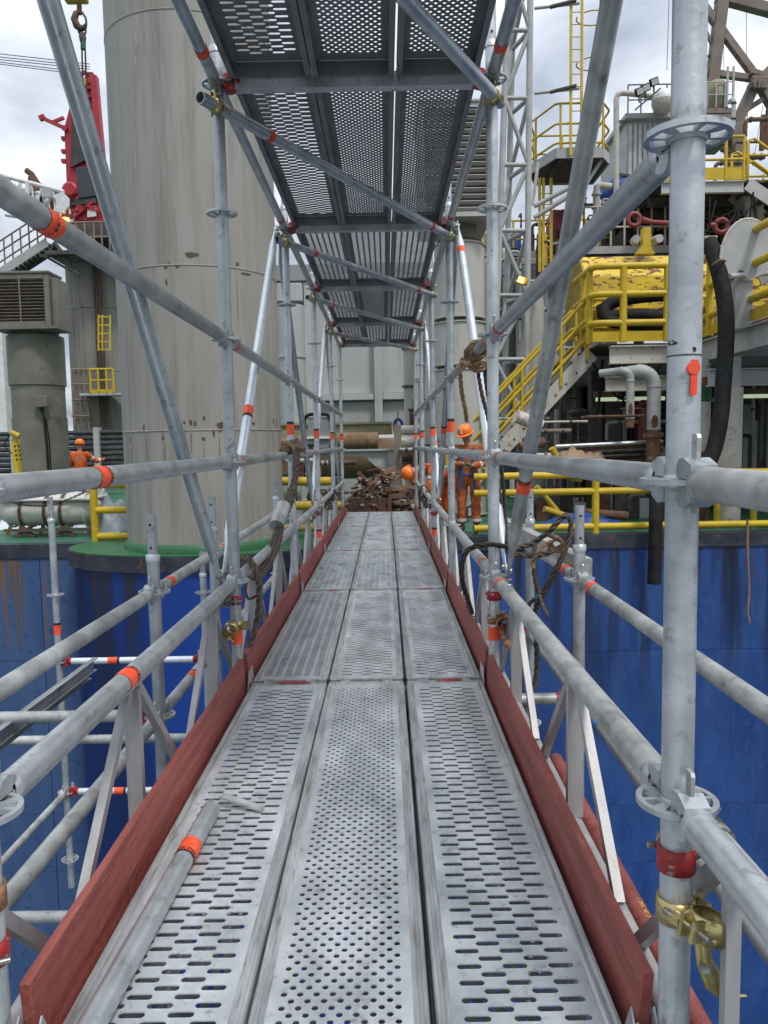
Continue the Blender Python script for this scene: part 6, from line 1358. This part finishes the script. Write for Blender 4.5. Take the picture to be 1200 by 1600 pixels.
MB().loft([at(*q, HYy) for q in ((128, 19), (134, 28), (135, 36))], .028, 8).build('latch', 'dark_steel', t)
t = thing('lifting_sling', 'two-legged wire sling with green ferrule hanging from the crane hook', 'sling', at(130, 60, HYy))
MB().loft([at(*q, HYy) for q in ((124, 43), (123, 50), (127, 58), (131, 58), (134, 50), (134, 40))], .025, 8).build('shackle', 'dark_steel', t); MB().lathe(at(129, 58, HYy), [(.07, -.12), (.09, 0), (.06, .1)], 12).build('link', 'dark_steel', t)
MB().tube(at(130, 64, HYy), at(130, 77, HYy), .065, 12).build('ferrule', 'rim_green', t)
for dx in (0, 5): MB().tube(at(128+dx, 77, HYy), at(131+dx*1.2, 190, HYy), .022, 8).build('leg', 'wire_dark', t)
MB().tube(at(133, 123, HYy), at(133, 133, HYy), .035, 8).build('yellow_tag', 'yellow_dirty', t)
# stack of black pipes
Y = 25.; t0 = 0
for k_, (xa_, xb_) in enumerate(((-30, 22), (100, 151), (158, 200))):
    for i in range(8):
        py = 677+i*8.2; a, b = at(xa_, py, Y), at(xb_, py, Y); a.z = b.z = at(100, py, Y).z
        if k_ == 1: a.x = at(20, py, Y).x
        tag(MB().tube(a, b, .078, 14).build('drill_pipe', 'pipe_black'), f'black drill pipe racked behind the duct, {["top", "second", "third", "fourth", "fifth", "sixth", "seventh", "bottom"][i]} row, {["left", "middle", "right"][k_]} stack', 'pipe', 'black drill pipes in the rack')
for i, px in enumerate((24, 98, 154)): p = at(px, 735, Y-.12); tag(MB().span((p.x-.09, Y-.2, DZ), (p.x+.09, Y+.1, at(px, 668, Y).z)).build('rack_post', 'grey_steel'), f'grey post of the pipe rack, {["left", "middle", "right"][i]} one', 'post', 'posts of the pipe rack')
# yellow davit with holes
Y = 16.; t = thing('yellow_davit', 'yellow steel davit arm with a row of dark holes at the left', 'davit', at(30, 740, Y))
a, b = at(32, 790, Y), at(24, 686, Y); MB().beam(a, b, .1, .15, up=(0, 1, 0)).build('arm', 'yellow', t)
for i in range(4):
    for dx in (-3.2, 3.2): p = at(26.5+i*1.0+dx, 697+i*7, Y-.085); MB().lathe(p, [(.022, -.003), (.022, .003)], 8, ax=1).build('hole', 'tape_black', t)
MB().tube(at(18, 676, Y-.1), at(30, 682, Y-.1), .06, 8).build('head', 'yellow_dirty', t); MB().loft([at(*q, Y) for q in ((16, 678), (6, 695), (14, 705), (24, 712))], .014, 6).build('cable', 'rubber', t)
# life raft canister
Y = 13.3; cz = at(70, 795, Y+.35).z; xa_, xb_ = at(-14, 790, Y).x, at(146, 790, Y).x; xm = (xa_+xb_)/2
t = thing('life_raft', 'white life raft canister strapped on a dark cradle at the left', 'life raft', (xm, Y+.35, cz))
def capsule(z0, z1, f):
    pts = []; rs = []
    for i in range(17):
        u = -1+2*i/16; q = (1-abs(u)**7)**.5 if abs(u) < 1 else .02; pts.append((xm+u*(xb_-xa_)/2, Y+.35, (z0+z1)/2)); rs.append(((z1-z0)/2*max(.25, q)*f, .36*max(.3, q)*f))
    return pts, rs
p_, r_ = capsule(cz-.30, cz+.30, 1); MB().loft(p_, r_, 28, fr=(0, 0, 1)).build('shell', 'raft_white', t)
zsm = at(70, 781, Y).z
MB().span((xa_+.05, Y-.055, zsm-.02), (xb_-.04, Y+.75, zsm+.015)).build('lip', 'raft_white', t, bevel=.012)
for i in range(5): 
    x = xa_+.22+i*(xb_-xa_-.44)/4; MB().lathe((x, Y+.35, cz), [(.305, -.035), (.325, -.02), (.325, .02), (.305, .035)], 32, ax=0, cap=False).build('rib', 'raft_white', t)
for i, px in enumerate((30, 68, 93)):
    x = at(px, 790, Y).x; MB().loft([(x+.05*math.sin(a)*.6, Y+.35-.375*math.cos(a)*1.0, cz+.335*math.sin(a)) for a in [PI*(.62)-i_*PI*1.24/14 for i_ in range(15)]], (.004, .03), 8).build('strap', 'strap_brown', t)
for px in (38, 100):
    x = at(px, 830, Y).x; MB().beam((x-.18, Y+.0, DZ), (x+.08, Y+.05, cz-.3), .05, .06).build('cradle_leg', 'rust_dark', t); MB().beam((x+.18, Y+.0, DZ), (x-.08, Y+.07, cz-.3), .05, .06).build('cradle_leg', 'rust_dark', t)
MB().beam((xa_+.2, Y, cz-.34), (xb_-.05, Y, cz-.34), .06, .05).build('cradle_rail', 'dark_steel', t); MB().beam((xb_-.07, Y, DZ), (xb_-.07, Y, cz-.34), .05, .05).build('cradle_leg', 'dark_steel', t)
ch = smoothpath(Wp([(22, 786, Y-.1), (50, 790, Y-.1), (80, 789, Y-.1), (112, 778, Y-.1), (138, 766, Y-.1)]), 8); t = thing('safety_chain', 'thin dark chain sagging in front of the life raft canister', 'chain', ch[0])
for i, (a, b) in enumerate(zip(ch, ch[1:])):
    d = (b-a).normalized(); n_ = V((0, 1, 0)).cross(d) if i % 2 else V((0, 1, 0)); c = (a+b)/2; MB().loft([c+d*(.036*math.cos(q))+n_*(.017*math.sin(q)) for q in [2*PI*j/8 for j in range(9)]], .006, 5, False).build('link', 'wire_dark', t)
rail_run('deck_rail', 'thick yellow deck rail between the raft and the leg', [(at(150, 850, 12.6).x, 12.6, DZ), (at(150, 850, 12.6).x+1.0, 12.6, DZ)], (at(170, 838, 12.6).z-DZ, at(170, 797, 12.6).z-DZ, at(170, 757, 12.6).z-DZ), .058, 'yellow', (0, 1.))
for i, (px, py, sx_, sz_) in enumerate(((168, 790, .32, .75), (178, 850, .3, .35), (150, 856, .35, .2), (30, 856, .5, .18))):
    p = at(px, py, 14.2+.3*i); cloth('white_sheet', f'crumpled white plastic sheeting {["behind the yellow rail beside the leg", "lowest, by the leg foot", "on the deck right of the raft cradle", "on the deck below the raft"][i]}', 'sheeting', (p.x, 14.2+.3*i, DZ if i else DZ), sx_, .4, sz_+ (1.1 if i == 4 else 0), 'tarp', 30+i)
for i in range(5):
    p = at(12+i*17, 838, 13.9); tag(MB().beam((p.x, 13.9, DZ), (p.x+.12, 13.95, DZ+.3+.05*(i % 3)), .06, .06).build('yellow_stub', 'yellow_dirty'), 'short yellow steel stub on the deck below the raft', 'stub', 'yellow stubs under the raft')

# ---- pipework, conduits and hanging cables that crowd the right side
rr = random.Random(77)
def clutter(n, px0, px1, py0, py1, Y0, Y1, where, group, mats, vertical=.5, long_=(40, 130), rad=(.02, .07)):
    for i in range(n):
        px, py, Y = rr.uniform(px0, px1), rr.uniform(py0, py1), rr.uniform(Y0, Y1); L = rr.uniform(*long_); m_ = rr.choice(mats); r_ = rr.uniform(*rad)
        col_ = {'cream_steel': 'cream', 'grey_steel': 'grey', 'dark_steel': 'black', 'derrick_brown': 'brown', 'rust': 'rusty', 'yellow_dirty': 'yellow', 'pipe_silver': 'silver', 'rubber': 'rubber', 'rust_dark': 'dark brown', 'mast_paint': 'pale', 'oxide_red': 'dark red'}[m_]
        if rr.random() < vertical:
            a = at(px, py-L/2, Y); b = at(px, py+L/2, Y); b.x = a.x; lab = 'vertical'
            if b.z < DZ: b.z = DZ
        else: a = at(px-L/2, py, Y); b = at(px+L/2, py, Y); b.z = a.z; lab = 'level'
        t = thing('pipe_run', f'{col_} {lab} {"pipe" if r_ > .04 else "conduit"} with elbow {where}', 'pipe', b, group)
        d = (b-a).normalized(); e = V((0, 1, 0)) if rr.random() < .5 else (V((0, 0, -1)) if lab == 'level' else V((rr.choice((-1, 1)), 0, 0)))
        k_ = r_*2.2; pts = [b, a+d*k_]+[a+d*(k_*(1-math.sin(q)))+e*(k_*(1-math.cos(q))) for q in (.4, .8, 1.2, PI/2)]+[a+e*(k_+rr.uniform(.15, .5))]
        MB().loft(pts, r_, 10).build('pipe', m_, t)
        for f in (.2, .75):
            c = a.lerp(b, f); MB().loft([c-d*.025, c+d*.025], r_*1.35, 10).build('clamp', 'dark_steel', t)
DK = ['dark_steel', 'rust_dark', 'grey_steel', 'derrick_brown', 'rust', 'cream_steel', 'dark_steel']
clutter(46, 800, 1040, 640, 835, 14.2, 19, 'under the raised platform', 'pipes under the raised platform', DK, .5, (25, 110), (.02, .06))
clutter(20, 1090, 1200, 600, 835, 14.5, 20, 'right of the near upright under the platform', 'pipes at the lower right', DK, .7, (40, 150), (.02, .06))
clutter(34, 915, 1200, 300, 385, 22.3, 26, 'among the machinery above the yellow tank', 'pipes above the yellow tank', DK+['yellow_dirty', 'mast_paint', 'oxide_red'], .5, (15, 60), (.02, .07))
clutter(16, 760, 920, 340, 420, 21.5, 24, 'by the pipe rack behind the mast', 'pipes by the pipe rack', DK+['yellow_dirty'], .6, (20, 70), (.02, .06))
clutter(18, 760, 900, 430, 640, 20.5, 22.5, 'against the grey panelled house', 'pipes on the panelled house', ['grey_steel', 'mast_paint', 'dark_steel', 'cream_steel'], .75, (50, 160), (.02, .08))
clutter(12, 1090, 1200, 170, 290, 24, 30, 'behind the upper walkway', 'pipes behind the upper walkway', DK, .5, (20, 60), (.03, .09))
clutter(22, 430, 545, 690, 835, 13.4, 15.5, 'between the leg and the scrap heap', 'pipes left of the scrap heap', DK, .5, (15, 60), (.02, .05))
clutter(12, 625, 760, 690, 830, 14.5, 15.2, 'behind the workers at the end of the walkway', 'pipes behind the workers', DK, .6, (15, 60), (.02, .05))
for i in range(26):
    grp = i % 3; x0, x1, y0, y1, Y = ((925, 1040, 560, 660, 15.2), (1090, 1200, 300, 360, 18.5), (930, 1050, 330, 385, 22.2))[grp]
    a = at(rr.uniform(x0, x1), rr.uniform(y0, y0+15), Y+rr.uniform(0, 1)); b = at(rr.uniform(x0, x1), rr.uniform(y0, y1), Y+rr.uniform(0, 1)); m = (a+b)/2-V((0, 0, rr.uniform(.15, .6)))
    cable('slack_cable', f'thin black cable sagging {("under the yellow platform", "under the upper walkway", "above the yellow tank")[grp]}', 'cable', [a, a.lerp(m, .5)-V((0, 0, .06)), m, b.lerp(m, .5)-V((0, 0, .06)), b], rr.uniform(.012, .028), 'rubber', group=('cables under the yellow platform', 'cables under the upper walkway', 'cables above the yellow tank')[grp], n=6)

# ================================================================== people
def person(name_label, foot, scale, yaw, J, hard=None, cloth_mat='coverall', hands=(True, True), hidden_lower=False):
    """J: joint dict in metres for a figure facing -Y before turning by yaw"""
    t = thing('person', name_label, 'person', foot); t.rotation_euler = (0, 0, yaw); t.scale = (scale,)*3
    def skin(name, chain, mat, lvl=2, root=0):
        vs, es, rs, idx = [], [], [], {}
        for line in chain:
            prev = None
            for key, r in line:
                if key not in idx: idx[key] = len(vs); vs.append(J[key] if isinstance(key, str) else key); rs.append(r)
                if prev is not None: es.append((prev, idx[key]))
                prev = idx[key]
        me = bpy.data.meshes.new(name); me.from_pydata(vs, es, []); me.materials.append(M[mat]); me.update()
        o = bpy.data.objects.new(name, me); COL.objects.link(o); o.parent = t
        sk = o.modifiers.new('skin', 'SKIN'); sk.use_smooth_shade = True
        sv = me.skin_vertices[0].data if me.skin_vertices else None
        if sv is None:
            bpy.context.view_layer.objects.active = o; me.attributes
            import bmesh
            bm = bmesh.new(); bm.from_mesh(me); bm.verts.layers.skin.verify(); bm.to_mesh(me); bm.free(); sv = me.skin_vertices[0].data
        for i, r in enumerate(rs): sv[i].radius = r if isinstance(r, tuple) else (r, r); sv[i].use_root = (i == root)
        sb = o.modifiers.new('subsurf', 'SUBSURF'); sb.levels = lvl; sb.render_levels = lvl+(1 if name == 'coverall' else 0)
        if name == 'coverall':
            tx = bpy.data.textures.new('folds', 'CLOUDS'); tx.noise_scale = .11; tx.noise_depth = 2
            dm = o.modifiers.new('folds', 'DISPLACE'); dm.texture = tx; dm.strength = .045; dm.mid_level = .55
        return o
    def mid(a, b, f=.5): return tuple(V(J[a]).lerp(V(J[b]), f))
    body = [[('pelvis', .12), ('waist', .12), ('chest', (.15, .11)), ('neck', .055), ('head0', .06), ('head1', .088), ('head2', .08)]]
    for s_ in 'LR':
        body += [[('chest', (.15, .11)), ('sh'+s_, .055), ('el'+s_, .042), ('wr'+s_, .028)], [('pelvis', .12), ('hip'+s_, .085), ('kn'+s_, .058), ('an'+s_, .042), ('toe'+s_, .036)]]
    skin('body', body, 'skin')
    suit = [[('pelvis', (.155, .135)), ('waist', (.15, .125)), ('chest', (.185, .14)), (mid('chest', 'neck', .75), .08)]]
    for s_ in 'LR':
        suit += [[('chest', (.185, .14)), ('sh'+s_, .083), (mid('sh'+s_, 'el'+s_), .07), ('el'+s_, .066), (mid('el'+s_, 'wr'+s_, .85), .05)], [('pelvis', (.155, .135)), ('hip'+s_, .115), ('kn'+s_, .085), (mid('kn'+s_, 'an'+s_, .5), .088), (mid('kn'+s_, 'an'+s_, .92), .08)]]
    skin('coverall', suit, cloth_mat)
    for s_ in 'LR':
        an, to = V(J['an'+s_]), V(J['toe'+s_]); skin('boot', [[(tuple(an+V((0, 0, .06))), .062), (tuple(an+V((0, 0, -.03))), .06), (tuple(an.lerp(to, .55)+V((0, 0, -.0))), .05), (tuple(to), .045)]], 'boot', 2)
    # gloved hands: palm, four bent fingers, thumb
    for s_ in 'LR':
        wr, el = V(J['wr'+s_]), V(J['el'+s_]); d = (wr-el).normalized(); side = d.cross(V((0, 0, 1))); side = side.normalized() if side.length > .1 else V((1, 0, 0)); side *= (1 if s_ == 'L' else -1); nrm = side.cross(d)*(1 if s_ == 'L' else -1)
        if nrm.z > 0: nrm = -nrm
        palm = wr+d*.05; ch = [[(tuple(wr), .03), (tuple(palm), (.042, .03))]]
        kn = palm+d*.035
        for f, (o_, L_) in enumerate(((-.030, .062), (-.010, .072), (.010, .068), (.030, .055))):
            b_ = kn+side*o_; ch.append([(tuple(palm), (.042, .03)), (tuple(b_), .013), (tuple(b_+d*L_*.5+nrm*.012), .0115), (tuple(b_+d*L_*.7+nrm*.04), .010)])
        th = wr+d*.03-side*.03; ch.append([(tuple(palm), (.042, .03)), (tuple(th), .014), (tuple(th+d*.03-side*.025+nrm*.015), .0125), (tuple(th+d*.055-side*.02+nrm*.03), .011)])
        skin('glove', ch, 'glove', 1)
    # face and helmet follow the head axis
    h0, h1, h2 = V(J['head0']), V(J['head1']), V(J['head2']); up = (h2-h0).normalized(); fwd = V(J['look']).normalized(); fwd = (fwd-up*fwd.dot(up)).normalized(); sd2 = up.cross(fwd)
    q = Matrix((sd2, -fwd, up)).transposed()
    def part(name, mat, mb, c):
        mb.v = [tuple(q @ V(v)+c) for v in mb.v]; return mb.build(name, mat, t, False)
    mb = MB(); mb.loft([(0, -.085, -.005), (0, -.108, -.028), (0, -.112, -.04), (0, -.09, -.052)], [.008, .013, .016, .006], 8); part('nose', 'skin', mb, h1)
    for sg in (-1, 1):
        mb = MB(); mb.loft([(sg*.088, .01, .01), (sg*.096, .012, -.02), (sg*.09, .01, -.045)], [(.008, .012), (.008, .018), (.006, .010)], 8); part('ear', 'skin', mb, h1)
    mb = MB(); mb.loft([(-.078, -.05, .005), (-.045, -.088, .008), (0, -.097, .006), (.045, -.088, .008), (.078, -.05, .005)], [(.012, .006), (.021, .007), (.013, .006), (.021, .007), (.012, .006)], 10, fr=(0, 0, 1)); part('safety_glasses', 'glass_dark', mb, h1)
    mb = MB(); mb.loft([(-.025, -.083, -.068), (0, -.09, -.07), (.025, -.083, -.068)], .006, 6); part('mouth', 'rust', mb, h1)
    c = h1+up*.045
    mb = MB(); n = 24; prof = [(.118, 0), (.122, .02), (.118, .06), (.1, .1), (.065, .128), (.02, .138)]
    mb.lathe((0, .0, 0), prof, n, cap=False); mb.lathe((0, 0, 0), [(.02, .138), (.001, .139)], n); part('helmet_shell', 'helmet', mb, c)
    mb = MB(); out = []; 
    mb.loft([(0, .125*math.cos(a)+.0, .0) and (.126*math.sin(a), -.13*math.cos(a)-(.045*max(0, math.cos(a))), -.002) for a in [2*PI*i/24 for i in range(25)]], (.004, .014), 6, False); 
    k = 12; vs = [(.118*math.sin(a), -.118*math.cos(a), .004) for a in [-1.1+2.2*i/k for i in range(k+1)]]+[(.13*math.sin(a), -.125*math.cos(a)-.05*math.cos(a), -.010) for a in [-1.1+2.2*i/k for i in range(k+1)]]
    mb.add(vs+[(x, y, z-.005) for x, y, z in vs], [(i, i+1, k+2+i, k+1+i) for i in range(k)]+[(2*k+2+i, 3*k+3+i, 3*k+4+i, 2*k+3+i) for i in range(k)]+[(k+1+i, k+2+i, 3*k+4+i, 3*k+3+i) for i in range(k)], True)
    part('helmet_brim', 'helmet', mb, c)
    mb = MB(); mb.loft([(0, -.121, .03), (0, -.112, .07), (0, -.085, .112)], [(.004, .02)]*3, 8, fr=(1, 0, 0)); mb.box((0, -.119, .04), (.035, .006, .03)); part('helmet_badge', 'white_paint', mb, c)
    def band(name, a, b, f, r, w_, mat):
        A, Bq = V(J[a]), V(J[b]); p = A.lerp(Bq, f); d = (Bq-A).normalized(); mb = MB().loft([p-d*w_/2, p+d*w_/2], r, 18, False); return mb.build(name, mat, t, False)
    for s_ in 'LR':
        band('reflective_band', 'kn'+s_, 'an'+s_, .62, .093, .05, 'reflector'); band('reflective_band', 'el'+s_, 'wr'+s_, .35, .066, .05, 'reflector'); band('reflective_band', 'sh'+s_, 'el'+s_, .55, .073, .05, 'reflector')
    return t, J
def joints(lean=0, **kw):
    J = dict(pelvis=(0, 0, .93), waist=(0, -.02, 1.10), chest=(0, -.02, 1.33), neck=(0, -.03, 1.50), head0=(0, -.04, 1.57), head1=(0, -.05, 1.65), head2=(0, -.05, 1.70), look=(0, -1, -.35),
             shL=(.19, 0, 1.42), elL=(.25, -.06, 1.14), wrL=(.10, -.30, 1.12), shR=(-.19, 0, 1.42), elR=(-.25, -.06, 1.14), wrR=(-.08, -.30, 1.14),
             hipL=(.10, 0, .88), knL=(.12, -.04, .48), anL=(.12, 0, .10), toeL=(.13, -.15, .045), hipR=(-.10, 0, .88), knR=(-.12, -.04, .48), anR=(-.12, 0, .10), toeR=(-.13, -.15, .045))
    J.update(kw); return J
fx = at(733, 838, 12.75); 
J = joints(head0=(-.02, -.07, 1.565), head1=(-.035, -.11, 1.63), head2=(-.04, -.12, 1.68), look=(-.35, -1, -.75), wrR=(-.02, -.33, 1.17), wrL=(.06, -.33, 1.14))
t, J = person('person in soiled orange coverall and orange helmet standing behind the right rails, gloved hands together', (fx.x, 12.75, DZ), 1.0, R(-12), J, cloth_mat='coverall_dirty')
for x0, x1 in ((.09, .12), (-.09, -.12)): MB().loft([(x0, -.16, 1.42), (x0*.9, -.175, 1.25), (x0*1.1, -.17, 1.0), (x1, -.15, .75)], (.004, .022), 8).build('harness_strap', 'strap_blue', t, False)
MB().loft([(.17*math.cos(a), -.01+.165*math.sin(a), .98) for a in [2*PI*i/20 for i in range(21)]], (.022, .006), 8, False, fr=(0, 0, 1)).build('harness_belt', 'strap_blue', t, False)
fx = at(668, 850, 13.0)
J = joints(pelvis=(0, 0, .86), waist=(0, -.16, .98), chest=(0, -.40, 1.08), neck=(0, -.58, 1.10), head0=(0, -.66, 1.06), head1=(0, -.735, 1.03), head2=(0, -.775, 1.045), look=(0, -.6, -1), shL=(.19, -.44, 1.10), shR=(-.19, -.44, 1.10), elL=(.22, -.52, .80), elR=(-.22, -.52, .80), wrL=(.12, -.66, .60), wrR=(-.12, -.68, .58), knL=(.12, -.12, .46), knR=(-.12, -.12, .46))
person('person in orange coverall bending far over the scrap heap, only helmet and shoulder showing', (fx.x+.42, 13.1, DZ), 1.0, R(-66), J)
fx = at(131, 840, 20.)
J = joints(wrR=(.62, -.22, 1.33), elR=(.42, -.12, 1.30), shR=(.19, 0, 1.42), shL=(-.19, 0, 1.42), elL=(-.27, -.04, 1.14), wrL=(-.22, -.2, .98), look=(0, -1, -.2)) if False else joints(elR=(-.40, -.12, 1.22), wrR=(-.60, -.24, 1.30))
person('person in orange coverall seen from behind at the left, reaching right with one arm', (fx.x, 20., DZ), .97, R(180), J)
